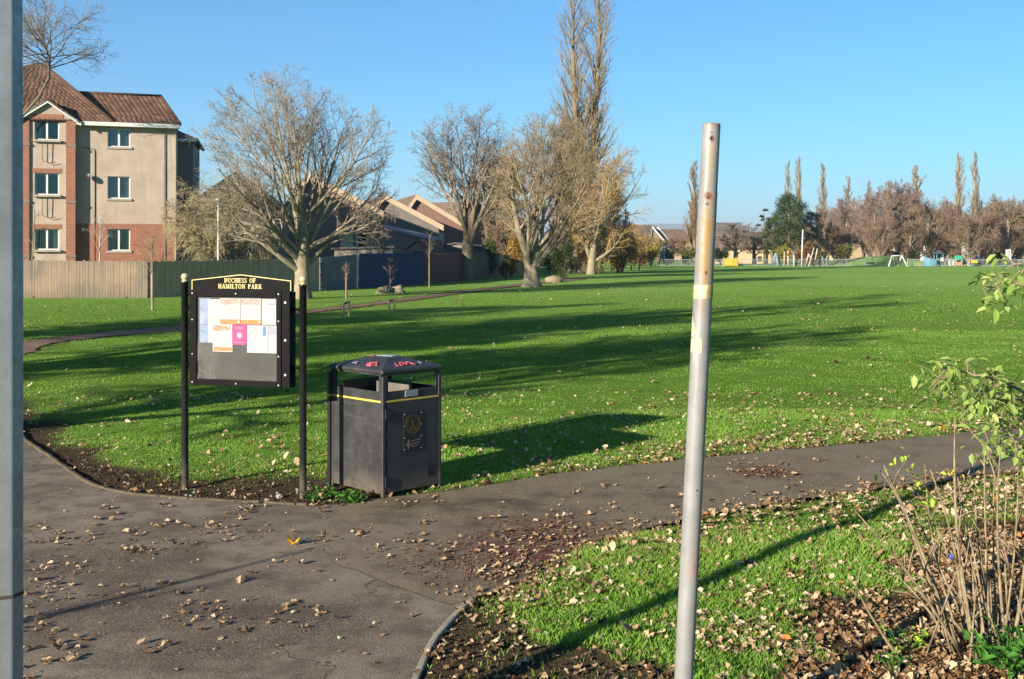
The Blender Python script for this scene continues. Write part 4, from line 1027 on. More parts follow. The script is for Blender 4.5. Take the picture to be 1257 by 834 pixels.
# ================================================================== shrubs at the right
foliage('elder_leaf', (0.19, 0.30, 0.05), (0.40, 0.49, 0.15), .5); foliage('yellow_bud', (0.55, 0.42, 0.02), (0.75, 0.6, 0.05), .35); foliage('weed_leaf', (0.045, 0.16, 0.02), (0.11, 0.28, 0.04), .4); foliage('lime_leaf', (0.24, 0.40, 0.03), (0.45, 0.55, 0.06), .45)
t = NT('stem'); v = t.obj(); n = t.noise(v, 16, 5, .7); c = t.mix(t.map(n, .35, .65), (0.10, 0.074, 0.042), (0.25, 0.198, 0.122)); MATS['stem'] = t.end(t.bsdf(c, .8, 0, t.bump(n, .5, .004), .2))
def curve3(a, b, bow, n=9):
    a, b = Vector(a), Vector(b); return [a.lerp(b, i / n) + Vector(bow) * math.sin(math.pi * i / n) for i in range(n + 1)]
def leaf_group(pts, size, seed, per=5, spread=.05):
    r = np.random.default_rng(seed); P = np.repeat(np.array(pts, float), per, 0); P = P + r.normal(0, spread, P.shape)
    return leaf_cards(P, size, seed)
sb = Vector((*gp(1205, 800), 0))
sh = thing('bare_shrub', 'nearly bare brown shrub of upright stems on the leaf litter', 'shrub', sb)
random.seed(21)
STEMS = [((1170, 775, 5.9), (1085, 572, 5.9)), ((1175, 780, 5.95), (1092, 585, 6.05)), ((1180, 790, 6.1), (1135, 570, 6.2)), ((1185, 795, 6.1), (1142, 577, 6.0)), ((1195, 790, 6.0), (1172, 516, 6.2)), ((1200, 795, 6.15), (1175, 585, 6.4)),
         ((1215, 790, 6.0), (1208, 548, 6.1)), ((1225, 785, 6.1), (1222, 542, 6.3)), ((1235, 790, 6.0), (1228, 550, 5.9)), ((1240, 780, 6.2), (1236, 590, 6.3)), ((1230, 800, 5.9), (1250, 560, 5.8)), ((1180, 800, 5.9), (1052, 630, 5.7)),
         ((1110, 765, 5.8), (1050, 715, 5.7)), ((1195, 780, 6.2), (1120, 620, 6.6)), ((1210, 800, 6.0), (1165, 600, 6.3)), ((1218, 790, 6.15), (1195, 590, 6.5)), ((1240, 800, 5.9), (1262, 600, 6.0)), ((1172, 785, 5.9), (1085, 690, 6.1)), ((1205, 790, 6.1), (1190, 660, 6.2)), ((1200, 800, 5.8), (1180, 690, 5.75)), ((1183, 790, 6.05), (1150, 650, 6.2))]
m = MB(); tw = MB(); tips = []
for (a, b) in STEMS:
    A_ = at(*a); B_ = at(*b); A_.z = random.uniform(-.02, .03)
    pts = curve3(A_ - sb, B_ - sb, (random.uniform(-.05, .05), random.uniform(-.05, .05), random.uniform(-.02, .07)))
    r0 = random.uniform(.007, .0125); m.tube(pts, [r0 * (1 - .68 * i / 9) for i in range(10)], 7); tips.append(pts[-1])
    for _ in range(random.randint(1, 4)):
        i = random.randint(3, 8); p = pts[i]; d = Vector((random.uniform(-.16, .12), random.uniform(-.12, .12), random.uniform(.05, .22)))
        tw.tube([p, p + d * .5 + Vector((0, 0, .015)), p + d], [.005, .004, .0022], 5)
for _ in range(14):
    a = sb + Vector((random.uniform(-.32, .28), random.uniform(-.25, .3), 0)); d = Vector((random.uniform(-.35, .25), random.uniform(-.3, .25), random.uniform(.15, .55)))
    tw.tube([a - sb, a - sb + d * .5, a - sb + d], [.006, .005, .003], 5)
m.build('stems', MATS['stem'], sh); tw.build('twigs', MATS['stem'], sh)
gl = [at(1090, 575, 5.9), at(1112, 566, 5.95), at(1128, 590, 6.2), at(1130, 612, 6.2), at(1046, 634, 5.7), at(1222, 545, 6.2), at(1210, 550, 6.1), at(1232, 545, 6.1), at(1224, 535, 6.2), at(1244, 555, 6.0)]
V, Q, A_ = leaf_group([p - sb for p in gl[:4]], .045, 3, 7, .03); link('foliage', np_mesh('foliage', V, [Q], False, {'rnd': A_}), MATS['lime_leaf'], sh)
V, Q, A_ = leaf_group([p - sb for p in gl[5:]], .06, 4, 12, .05); link('foliage', np_mesh('foliage', V, [Q], False, {'rnd': A_}), MATS['elder_leaf'], sh)
V, Q, A_ = leaf_group([at(1160, 525, 6.2) - sb, at(1162, 575, 6.1) - sb, at(1180, 580, 6.2) - sb, at(1042, 636, 5.7) - sb], .035, 5, 5, .018); link('yellow_foliage', np_mesh('yellow_foliage', V, [Q], False, {'rnd': A_}), MATS['yellow_bud'], sh)

# leafy shrub rooted beyond the frame, its branches reach in from the right
eb = Vector((2.78, 5.3, 0))
el = thing('leafy_shrub', 'pale green leafy branches reaching in from the right edge', 'shrub', eb)
m = MB(); P_ = []
def branch(pts_px, r0, leaf_from=.3, dens=26):
    pts = [at(*p) - eb for p in pts_px]; fine = []
    for a, b in zip(pts[:-1], pts[1:]):
        for i in range(5): fine.append(a.lerp(b, i / 5) + Vector((random.gauss(0, .006), random.gauss(0, .006), random.gauss(0, .006))))
    fine.append(pts[-1]); n = len(fine); m.tube(fine, [r0 * (1 - .75 * i / (n - 1)) for i in range(n)], 6)
    for _ in range(dens):
        i = random.randint(int(n * leaf_from), n - 1); p = fine[i]
        q = p + Vector((random.uniform(-.09, .06), random.uniform(-.12, .12), random.uniform(-.10, .06)))
        m.tube([p, (p + q) / 2 + Vector((0, 0, .012)), q], [.003, .0025, .0018], 4, False); P_.append(q)
rt = (CX + F * eb.x / eb.y, HZ + F * CAMH / eb.y, eb.y)
stem_top = (1330, 420, 5.2)
branch([rt, (1362, 640, 5.3), stem_top, (1300, 300, 5.2), (1275, 250, 5.2)], .022, .55, 12)
branch([(1335, 440, 5.2), (1300, 395, 5.1), (1262, 352, 5.0), (1228, 348, 5.0), (1206, 353, 5.0)], .010, .35, 16)
branch([(1318, 400, 5.2), (1285, 350, 5.25), (1255, 325, 5.2), (1236, 322, 5.2)], .008, .45, 11)
branch([(1345, 530, 5.2), (1290, 500, 5.0), (1235, 470, 4.9), (1190, 458, 4.95), (1152, 464, 5.0)], .010, .2, 46)
branch([(1345, 540, 5.3), (1295, 520, 5.2), (1250, 490, 5.1), (1215, 492, 5.1), (1196, 500, 5.1)], .009, .2, 30)
branch([(1350, 600, 5.2), (1300, 575, 5.2), (1262, 548, 5.3), (1240, 538, 5.3)], .008, .2, 22)
branch([(1340, 500, 5.4), (1300, 480, 5.5), (1268, 475, 5.5), (1235, 520, 5.5)], .008, .3, 22)
m.build('branches', MATS['stem'], el)
V, Q, A_ = leaf_cards(np.repeat(np.array([tuple(p) for p in P_]), 3, 0) + RNG.normal(0, .024, (len(P_) * 3, 3)), .058, 8, .45); link('foliage', np_mesh('foliage', V, [Q], False, {'rnd': A_}), MATS['elder_leaf'], el)

# low weeds in the litter
def weed(name, label, px, py, seed, n, size, spread, mat, hgt=.10):
    b = Vector((*gp(px, py), 0)); th = thing(name, label, 'plant', b)
    r = np.random.default_rng(seed); a = r.uniform(0, 6.28, n); d = spread * np.sqrt(r.random(n))
    P = np.stack([np.cos(a) * d, np.sin(a) * d, hgt * r.uniform(.25, 1.0, n)], 1); V, Q, A_ = leaf_cards(P, size, seed + 1, -.1)
    link('foliage', np_mesh('foliage', V, [Q], False, {'rnd': A_}), mat, th); m = MB()
    for p in P[::2]: m.tube([(p[0] * .2, p[1] * .2, 0), (p[0] * .7, p[1] * .7, p[2] * .7), tuple(p)], .0025, 4, False)
    m.build('stems', MATS['weed_leaf'], th)
weed('weed', 'light green weed low in the litter below the bare shrub', 1108, 800, 31, 34, .05, .14, MATS['lime_leaf'], .12)
weed('weed', 'small green weed at the very bottom of the leaf litter', 1098, 826, 32, 20, .045, .09, MATS['weed_leaf'], .09)
weed('weed', 'dark glossy green weed at the foot of the bare shrub', 1238, 826, 33, 110, .065, .20, MATS['weed_leaf'], .2)
weed('weed', 'yellow green seedling among pale leaves beside the path', 1042, 648, 34, 12, .045, .07, MATS['lime_leaf'], .12)
weed('weed', 'green seedling close to the pole shadow and path edge', 1052, 622, 35, 14, .05, .1, MATS['weed_leaf'], .08)
weed('grass_tuft', 'tuft of grass and weeds at the foot of the bin', 432, 617, 36, 60, .06, .14, MATS['weed_leaf'], .09)
weed('weed', 'ragged weed between the right noticeboard post and bin', 392, 612, 38, 40, .05, .16, MATS['weed_leaf'], .07)
# blue bottle cap of litter and pale stones under the noticeboard
b = gp(1168, 693); o = MB().lathe([(.001, .018), (.017, .018), (.020, .014), (.021, 0), (.017, -.002), (.001, .012)], n=16).build('crushed_wrapper', plain('litter_blue', (0.03, 0.05, 0.32), .35)); o.location = (b[0], b[1], .05); o.rotation_euler = (1.0, .3, .5); o.scale = (1.6, 1.1, 1.2); tag(o, 'small crumpled blue wrapper lying in the leaf litter', 'litter')
b = gp(347, 612)
random.seed(5)
plain('pale_stone', (0.26, 0.25, 0.235), .85, 0, .3, 14, .3)
def stone(px, py, s, lab):
    q = gp(px, py); bm = bmesh.new(); bmesh.ops.create_icosphere(bm, subdivisions=2, radius=s)
    for v_ in bm.verts: v_.co *= random.uniform(.75, 1.15); v_.co.z *= .55
    me = bpy.data.meshes.new('stone'); bm.to_mesh(me); bm.free(); o = link('stone', me, MATS['pale_stone']); o.location = (q[0], q[1], .012); o.rotation_euler.z = random.uniform(0, 6)
    tag(o, lab, 'stone', 'pale stones in the bare soil under the noticeboard')
for i in range(15):
    stone(random.choice([random.gauss(235, 22), random.gauss(345, 30)]), random.uniform(602, 616), random.uniform(.008, .017), 'small pale stone in the bare soil under the noticeboard')
stone(343, 611, .035, 'largest pale stone under the noticeboard, left of its right post')
# ================================================================== fences
t = NT('fence_light'); v = t.obj(); mp = t.n('ShaderNodeMapping', {'Vector': v, 'Scale': (7, 7, .35)}).outputs[0]; n = t.noise(mp, 1.6, 4, .7); n2 = t.noise(v, .5, 3); zc = t.n('ShaderNodeSeparateXYZ', {'Vector': v}).outputs[2]
bd_ = t.noise(t.n('ShaderNodeMapping', {'Vector': v, 'Scale': (9, .1, .06)}).outputs[0], 1.0, 2, .5); c = t.mix(t.map(n, .3, .7), (0.085, 0.07, 0.052), (0.21, 0.178, 0.135)); c = t.mix(t.map(bd_, .42, .62, .0, .6), c, (0.075, 0.064, 0.052)); c = t.mix(t.map(n2, .45, .65, 0, .5), c, (0.25, 0.175, 0.11)); c = t.mix(t.math('MULTIPLY', t.map(zc, .5, 0), .5), c, (0.11, 0.09, 0.06))
MATS['fence_light'] = t.end(t.bsdf(c, .85, 0, t.bump(n, .4, .02), .2))
def fence_mat(name, a, b):
    t = NT(name); v = t.obj(); mp = t.n('ShaderNodeMapping', {'Vector': v, 'Scale': (6, 6, .4)}).outputs[0]; n = t.noise(mp, 1.6, 4, .7)
    c = t.mix(t.map(n, .3, .7), a, b); MATS[name] = t.end(t.bsdf(c, .85, 0, t.bump(n, .4, .02), .2))
fence_mat('fence_grey', (0.25, 0.18, 0.12), (0.48, 0.36, 0.255)); fence_mat('fence_slate', (0.10, 0.105, 0.11), (0.17, 0.175, 0.18)); fence_mat('fence_blue', (0.028, 0.042, 0.09), (0.045, 0.062, 0.13)); fence_mat('fence_red', (0.10, 0.045, 0.035), (0.17, 0.08, 0.06)); fence_mat('fence_brown', (0.09, 0.065, 0.045), (0.16, 0.12, 0.085))
def fence(name, label, a, b, h0, h1, mat, bw_=.125, gap=.012, jag=.025, group='garden fences behind the lawn', posts=True):
    a, b = Vector(a), Vector(b); L = (b - a).length; rz = math.atan2(b.y - a.y, b.x - a.x); th = thing(name, label, 'fence', (a.x, a.y, 0), rz, group)
    m = MB(); k = int(L / bw_)
    for i in range(k):
        h = h0 + (h1 - h0) * i / k + random.uniform(-jag, jag); w = L / k
        m.box((w * (i + .5), random.uniform(-.006, .006), h / 2 - .02), (w - gap * random.uniform(.3, 1.6), .022, h + .04), random.uniform(-.015, .015))
    m.build('boards', mat, th)
    m = MB()
    for f in (.18, .55, .88): m.b2((0, .014, h0 * f - .04), (L, .05, h0 * f + .04))
    m.build('rail', mat, th)
    if posts:
        for i in range(int(L / 2.4) + 1): MB().box((min(i * 2.4, L - .05), .10, h0 / 2), (.09, .09, h0 * .98)).build('fence_post', mat, th)
    return th
G2 = lambda px, py: Vector((*gp(px, py), 0))
fA, fB = G2(-30, 366), G2(181, 366)
fence('garden_fence', 'sunlit pale vertical board fence in front of the flats', fA, fB, 1.70, 1.62, MATS['fence_light'])
fC = G2(392, 357); fD = G2(438, 354.5); fE = G2(521, 349); fF = G2(572, 345); fG = G2(612, 341); fH = G2(655, 335)
fence('garden_fence', 'long shaded grey board fence running behind the noticeboard', fB + Vector((.12, .1, 0)), fC, 1.62, 1.72, MATS['fence_grey'])
fence('garden_fence', 'slate blue board fence right of the big bare tree trunk', fC + Vector((.1, .1, 0)), fD, 1.75, 1.9, MATS['fence_slate'])
fence('garden_fence', 'deep blue painted board fence in the shade', fD + Vector((.1, .1, 0)), fE, 1.95, 1.95, MATS['fence_blue'], jag=.008)
fence('garden_fence', 'dark red brown board fence next to the blue one', fE + Vector((.1, .1, 0)), fF, 1.9, 1.9, MATS['fence_red'])
fence('garden_fence', 'dull brown board fence behind the leaning middle tree', fF + Vector((.1, .1, 0)), fG, 1.9, 1.9, MATS['fence_brown'])
fence('garden_fence', 'far end of the board fence beyond the ochre bush', fG + Vector((.1, .1, 0)), fH, 1.8, 1.8, MATS['fence_grey'])

# ================================================================== buildings
t = NT('roughcast'); v = t.obj(); n = t.noise(v, 1.1, 4, .65); n2 = t.noise(v, 30, 3, .7); mp = t.n('ShaderNodeMapping', {'Vector': v, 'Scale': (3, 3, .25)}).outputs[0]; st = t.noise(mp, 1.4, 4, .65)
c = t.mix(t.map(n, .35, .65), (0.31, 0.245, 0.192), (0.38, 0.31, 0.25)); c = t.mix(t.map(st, .52, .72, 0, .4), c, (0.20, 0.155, 0.115)); c = t.mix(t.map(n2, .55, .75, 0, .4), c, (0.18, 0.14, 0.10))
MATS['roughcast'] = t.end(t.bsdf(c, .9, 0, t.bump(n2, .6, .02), .15))
def brick_mat(name, a, b, mortar, sc=1.0):
    t = NT(name); v = t.obj()
    sp = t.n('ShaderNodeSeparateXYZ', {'Vector': v}); uv = t.n('ShaderNodeCombineXYZ', {0: t.math('ADD', sp.outputs[0], sp.outputs[1]), 1: sp.outputs[2], 2: 0.0}).outputs[0]
    br = t.n('ShaderNodeTexBrick', {'Vector': uv, 'Color1': (*a, 1), 'Color2': (*b, 1), 'Mortar': (*mortar, 1), 'Scale': 1.0, 'Mortar Size': .006, 'Brick Width': .225, 'Row Height': .075})
    n = t.noise(v, 2.2, 4); c = t.mix(t.map(n, .4, .7, 0, .35), br.outputs[0], [x * .7 for x in a])
    MATS[name] = t.end(t.bsdf(c, .85, 0, t.bump(br.outputs[1], -.3, .01), .2))
brick_mat('brick_orange', (0.27, 0.105, 0.06), (0.21, 0.08, 0.048), (0.25, 0.20, 0.16)); brick_mat('brick_brown', (0.20, 0.105, 0.075), (0.15, 0.08, 0.06), (0.22, 0.19, 0.16))
def tile_mat(name, a, b, dark):
    t = NT(name); v = t.n('ShaderNodeAttribute', attribute_name='rnd').outputs['Fac']; P = t.obj(); n = t.noise(P, .8, 4); n2 = t.noise(P, 12, 3)
    c = t.mix(v, a, b); c = t.mix(t.map(n, .45, .7, 0, .5), c, dark); c = t.mix(t.map(n2, .5, .75, 0, .3), c, (0.10, 0.09, 0.05))
    MATS[name] = t.end(t.bsdf(c, .8, 0, None, .25))
tile_mat('roof_tile', (0.062, 0.034, 0.022), (0.135, 0.073, 0.047), (0.045, 0.028, 0.022)); tile_mat('roof_grey', (0.055, 0.05, 0.048), (0.10, 0.09, 0.085), (0.04, 0.04, 0.04)); tile_mat('roof_brown', (0.085, 0.058, 0.046), (0.145, 0.098, 0.076), (0.065, 0.047, 0.04))
plain('upvc', (0.52, 0.52, 0.51), .35, 0, .04); plain('white_board', (0.50, 0.50, 0.48), .5, 0, .08); plain('sill_stone', (0.30, 0.26, 0.20), .8, 0, .15); plain('downpipe', (0.16, 0.135, 0.115), .5); plain('pipe_black', (0.02, 0.02, 0.022), .5); plain('curtain', (0.42, 0.42, 0.41), .9, 0, .25, 3); plain('room_dark', (0.03, 0.03, 0.032), .9); plain('wall_grey', (0.19, 0.165, 0.145), .9, 0, .12, 2); plain('wall_dark', (0.15, 0.13, 0.115), .9, 0, .15, 2); plain('wall_pink', (0.19, 0.13, 0.105), .9, 0, .12, 2); plain('sunlit_tan', (0.40, 0.30, 0.20), .7, 0, .12, 3); plain('wall_cream', (0.36, 0.265, 0.155), .9, 0, .12, 1); plain('blue_door', (0.05, 0.10, 0.28), .5)
t = NT('window_glass'); gl = t.n('ShaderNodeBsdfGlossy', {'Color': (1, 1, 1, 1), 'Roughness': .02}).outputs[0]; tr = t.n('ShaderNodeBsdfTransparent', {'Color': (.75, .8, .8, 1)}).outputs[0]
MATS['window_glass'] = t.end(t.n('ShaderNodeMixShader', {0: t.map(t.n('ShaderNodeFresnel', {'IOR': 1.5}).outputs[0], 0, 1, .02, .8), 1: tr, 2: gl}).outputs[0])
def roof_plane(p0, p1, p2, p3, course=.32, tile=.25, thick=.03, slip=0.003):
    """pantile courses over a (possibly trapezoid) slope: p0,p1 eaves left/right, p2,p3 ridge right/left. Real overlapping tiles: V, F, tone"""
    p0, p1, p2, p3 = (np.array(p, float) for p in (p0, p1, p2, p3)); V, Fc, A = [], [], []
    L = np.linalg.norm((p3 + p2 - p0 - p1) / 2); nc = max(2, int(L / course)); nrm = np.cross(p1 - p0, p3 - p0); nrm = nrm / np.linalg.norm(nrm)
    if nrm[2] < 0: nrm = -nrm
    for i in range(nc):
        f0, f1 = i / nc, (i + 1.12) / nc; f1 = min(f1, 1.0)
        a0, a1 = p0 + (p3 - p0) * f0, p1 + (p2 - p1) * f0; b0, b1 = p0 + (p3 - p0) * f1, p1 + (p2 - p1) * f1
        w = np.linalg.norm(a1 - a0); k = max(1, int(w / tile))
        for j in range(k):
            o = RNG.normal(0, slip); tn = RNG.random()
            u0, u1 = j / k, (j + 1) / k; us = (u0, u0 + (u1 - u0) * .35, u0 + (u1 - u0) * .75, u1); hs = (thick * .5, thick * 1.7, thick * 1.5, thick * .35)
            b = len(V)
            for u, h in zip(us, hs): V.append(a0 + (a1 - a0) * u + nrm * (h + thick * .9 + o))
            for u, h in zip(us, hs): V.append(b0 + (b1 - b0) * u + nrm * (h + o * .3))
            for u in (u0, u1): V.append(a0 + (a1 - a0) * u)
            Fc += [(b, b + 1, b + 5, b + 4), (b + 1, b + 2, b + 6, b + 5), (b + 2, b + 3, b + 7, b + 6)]; A += [tn] * 10
            Fc += [(b + 8, b + 9, b + 3, b + 2)] ; Fc += [(b + 8, b + 2, b + 1, b)]
    # under-layer
    b = len(V); V += [p0, p1, p2, p3] + [p - nrm * .10 for p in (p0, p1, p2, p3)]; A += [.3] * 8
    Fc += [(b, b + 1, b + 2, b + 3), (b + 7, b + 6, b + 5, b + 4), (b, b + 4, b + 5, b + 1), (b + 1, b + 5, b + 6, b + 2), (b + 2, b + 6, b + 7, b + 3), (b + 3, b + 7, b + 4, b)]
    return np.array(V), np.array(Fc), np.array(A)
def roof(planes, mat, parent, name='roof', **kw):
    ps = [roof_plane(*p, **kw) for p in planes]; V, Fc, A = merge(ps); return link(name, np_mesh(name, V, [Fc], False, {'rnd': A}), mat, parent)
def wall_with_holes(u0, u1, z0, z1, holes, d0, d1, fr):
    """wall slab with rectangular openings (u0,u1,z0,z1), made of strips"""
    m = MB(); us = sorted({u0, u1} | {h[0] for h in holes} | {h[1] for h in holes}); zs = sorted({z0, z1} | {h[2] for h in holes} | {h[3] for h in holes})
    us = [u for u in us if u0 <= u <= u1]; zs = [z for z in zs if z0 <= z <= z1]
    def solid(u, z): return not any(h[0] < u < h[1] and h[2] < z < h[3] for h in holes)
    P = lambda u, z, d: fr(u, z, d)
    for i in range(len(us) - 1):
        for j in range(len(zs) - 1):
            um, zm = (us[i] + us[i + 1]) / 2, (zs[j] + zs[j + 1]) / 2
            if not solid(um, zm): continue
            a, b, c_, d_ = (us[i], zs[j]), (us[i + 1], zs[j]), (us[i + 1], zs[j + 1]), (us[i], zs[j + 1])
            m.add([P(*q, d0) for q in (a, b, c_, d_)], [(0, 1, 2, 3)]); m.add([P(*q, d1) for q in (a, b, c_, d_)], [(3, 2, 1, 0)])
            for (q, r_), (du, dz) in (((a, b), (0, -1)), ((b, c_), (1, 0)), ((c_, d_), (0, 1)), ((d_, a), (-1, 0))):
                uu = um + du * ((us[i + 1] - us[i]) / 2 + 1e-3); zz_ = zm + dz * ((zs[j + 1] - zs[j]) / 2 + 1e-3)
                out = uu < u0 or uu > u1 or zz_ < z0 or zz_ > z1
                if out or not solid(uu, zz_): m.add([P(*q, d0), P(*r_, d0), P(*r_, d1), P(*q, d1)], [(0, 1, 2, 3)])
    return m
def window(parent, u0, u1, z0, z1, d, fr, panes=2, curtain=None, sill=True, wide=.06, behind=.9):
    """white frame set in an opening: frame > pane; stone sill"""
    m = MB(); w = wide
    def slab(m, a0, a1, b0, b1, e0, e1): m.add([fr(u, z, e) for e in (e0, e1) for u, z in ((a0, b0), (a1, b0), (a1, b1), (a0, b1))], [(0, 1, 2, 3), (7, 6, 5, 4), (0, 4, 5, 1), (1, 5, 6, 2), (2, 6, 7, 3), (3, 7, 4, 0)])
    slab(m, u0, u0 + w, z0, z1, d, d + .06); slab(m, u1 - w, u1, z0, z1, d, d + .06); slab(m, u0 + w, u1 - w, z0, z0 + w, d, d + .06); slab(m, u0 + w, u1 - w, z1 - w, z1, d, d + .06)
    for k in range(1, panes):
        uc = u0 + (u1 - u0) * k / panes; slab(m, uc - w * .8, uc + w * .8, z0 + w, z1 - w, d - .004, d + .056)
    f = m.build('window', MATS['upvc'], parent)
    m = MB(); slab(m, u0 + w * .5, u1 - w * .5, z0 + w * .5, z1 - w * .5, d + .025, d + .035); m.build('pane', MATS['window_glass'], f)
    m = MB(); slab(m, u0 - .02, u1 + .02, z0 - .02, z1 + .02, d + behind, d + behind + .02); m.build('room', MATS['room_dark'], f)
    if curtain:
        m = MB(); n = 14; cu = curtain; 
        for (a, b) in cu:
            ua, ub = u0 + (u1 - u0) * a, u0 + (u1 - u0) * b
            for i in range(n):
                x0_, x1_ = ua + (ub - ua) * i / n, ua + (ub - ua) * (i + 1) / n; e0 = .14 + .03 * (i % 2); e1 = .14 + .03 * ((i + 1) % 2)
                m.add([fr(x0_, z0, d + e0), fr(x1_, z0, d + e1), fr(x1_, z1, d + e1), fr(x0_, z1, d + e0)], [(0, 1, 2, 3)])
        m.build('curtain', MATS['curtain'], f)
    if sill:
        m = MB(); slab(m, u0 - .08, u1 + .08, z0 - .11, z0 - .004, -.07, d + .02); m.build('sill', MATS['sill_stone'], parent)
    return f

# ---- the flats: own axes u along the front (to the right and back), v into the building
O = Vector((-23.35, 61.0, 0)); fa = math.atan2(1.75, 4.75)
fl = thing('apartment_building', 'three storey flats with brick ground floor and red tiled roof', 'building', O, fa)
def FR(off=0.0): return lambda u, z, d: (u, d + off, z)
Wm, zE = 5.25, 8.95
wins = [(1.62, 2.78, 7.72, 8.72), (1.62, 2.78, 4.92, 6.12), (1.62, 2.78, 2.10, 3.28)]
f0 = FR(0)
wall_with_holes(0, Wm, 3.56, zE, wins[:2], 0, .3, f0).build('wall', MATS['roughcast'], fl)
wall_with_holes(0, Wm, 0, 3.557, wins[2:], -.02, .3, f0).build('brick_base', MATS['brick_orange'], fl)
for w_, cu in zip(wins, ([(0, .5), (.5, 1)], [(.02, .40), (.62, .98)], [(0, .12), (.88, 1)])): window(fl, *w_, .11, f0, 2, cu)  # top window: full pale curtains stand in for sky reflected in its panes
m = MB(); m.b2((Wm - .3, .301, 0), (Wm, 9.0, zE - .002)); m.b2((-9, 8.7, 0), (Wm - .301, 9.0, zE - .002)); m.build('wall', MATS['roughcast'], fl)
m = MB(); m.b2((Wm - .72, -.055, .0), (Wm - .63, .0, zE - .12)); m.build('downpipe', MATS['downpipe'], fl)
m = MB(); m.b2((Wm - .16, -.06, .0), (Wm - .08, -.022, zE - .12)); m.build('downpipe', MATS['sill_stone'], fl)
# the projecting brick bay with its gable
b0, b1, bd = -2.72, 0.0, .42; zg = 9.0; za = 9.98; fb = FR(-bd)
bw_ = [(-2.0, -.80, 7.95, 8.98), (-2.0, -.80, 5.05, 6.2), (-2.0, -.80, 2.15, 3.25)]
wall_with_holes(b0 + .46, b1 - .46, 0.0, zg, bw_, .10, .3, fb).build('bay_wall', MATS['roughcast'], fl)
for a, b in ((b0, b0 + .457), (b1 - .457, b1)):
    m = MB(); m.b2((a, -bd, 0), (b, -bd + .4, zg)); m.build('brick_pier', MATS['brick_orange'], fl)
    for zq in (1.75, 4.62, 7.62): MB().b2((a - .05, -bd - .05, zq), (b + .05, -bd + .35, zq + .12)).build('string_course', MATS['pipe_black'], fl) if False else MB().b2((a - .03, -bd - .03, zq), (b + .03, -bd - .002, zq + .12)).build('string_course', MATS['downpipe'], fl)
for w_ in bw_:
    MB().b2((w_[0] - .12, -bd + .085, w_[3] + .002), (w_[1] + .12, -bd + .0985, w_[3] + .24)).build('brick_lintel', MATS['brick_orange'], fl)
    window(fl, *w_, .20, fb, 2, [(.02, .3)] if w_[2] > 7 else ([(.0, .1), (.9, 1)] if w_[2] > 4 else [(.75, 1)]))
    m = MB(); zz0 = w_[2] - .12
    if zz0 > 4:
        m.tube([(-1.62, -bd - .04, zz0), (-1.62, -bd - .04, zz0 - .95), (-1.3, -bd - .04, zz0 - 1.12), (-.95, -bd - .04, zz0 - 1.05)], .016, 6); m.tube([(-1.35, -bd - .04, zz0), (-1.38, -bd - .04, zz0 - 1.0)], .016, 6)
    if m.v: m.build('cable', MATS['pipe_black'], fl)
MB().b2((b1 - .3, -bd + .41, 0), (b1 - .002, -.022, zg)).build('bay_side', MATS['brick_orange'], fl); MB().b2((b0, -bd + .41, 0), (b0 + .3, -.022, zg)).build('bay_side', MATS['roughcast'], fl)
MB().prism([(b0 + .05, zg), (b1 - .05, zg), ((b0 + b1) / 2, za - .08)], -bd + .02, -bd + .3, f0).build('gable', MATS['roughcast'], fl)
MB().b2((b0 + .6, -bd - .002, zg - .02), (b1 - .6, -bd + .0195, zg + .3)).build('brick_lintel', MATS['brick_orange'], fl)
mid = (b0 + b1) / 2
for s in (-1, 1):
    e = b0 - .28 if s < 0 else b1 + .28; ze_ = zg - .16
    MB().prism([(e, ze_ - .11), (e, ze_ + .10), (mid, za + .12), (mid, za - .09)], -bd - .16, -bd - .11, f0).build('bargeboard', MATS['white_board'], fl)
    pl = ((e, -bd - .16, ze_ + .10), (e, 3.2, ze_ + .10), (mid, 3.2, za + .12), (mid, -bd - .16, za + .12))
    roof([pl if s > 0 else (pl[1], pl[0], pl[3], pl[2])], MATS['roof_tile'], fl)
# wall left of the bay (behind the lamp post), main roof, eaves
wall_with_holes(-9, b0, 0, zE, [], 0, .3, f0).build('wall', MATS['roughcast'], fl)
rv, rz_ = 2.6, 10.85
roof([((b1 - .1, -.42, zE + .02), (Wm + .12, -.42, zE + .02), (Wm - .72, rv, rz_), (b1 - 1.2, rv, rz_)), ((Wm + .12, -.42, zE + .02), (Wm + .12, 6.0, zE), (Wm - .72, rv + .05, rz_), (Wm - .72, rv, rz_))], MATS['roof_tile'], fl)
roof([((Wm + .12, 6.0, zE), (-3, 6.0, zE), (-3, rv + .05, rz_), (Wm - .72, rv + .05, rz_))], MATS['roof_tile'], fl)
m = MB(); m.tube([(b1 - 1.2, rv, rz_ + .06), (Wm - .70, rv, rz_ + .06)], .09, 8); m.build('ridge', MATS['roof_tile'], fl)
MB().b2((b1 + .3, -.47, zE - .16), (Wm + .1, -.43, zE + .05)).build('gutter', MATS['white_board'], fl); MB().b2((b1 + .02, -.428, zE - .14), (Wm + .05, -.002, zE - .09)).build('soffit', MATS['white_board'], fl)
m = MB(); m.tube([(Wm + .12, -.42, zE + .10), (Wm - .72, rv, rz_ + .06)], .07, 6); m.build('hip_ridge', MATS['roof_tile'], fl)
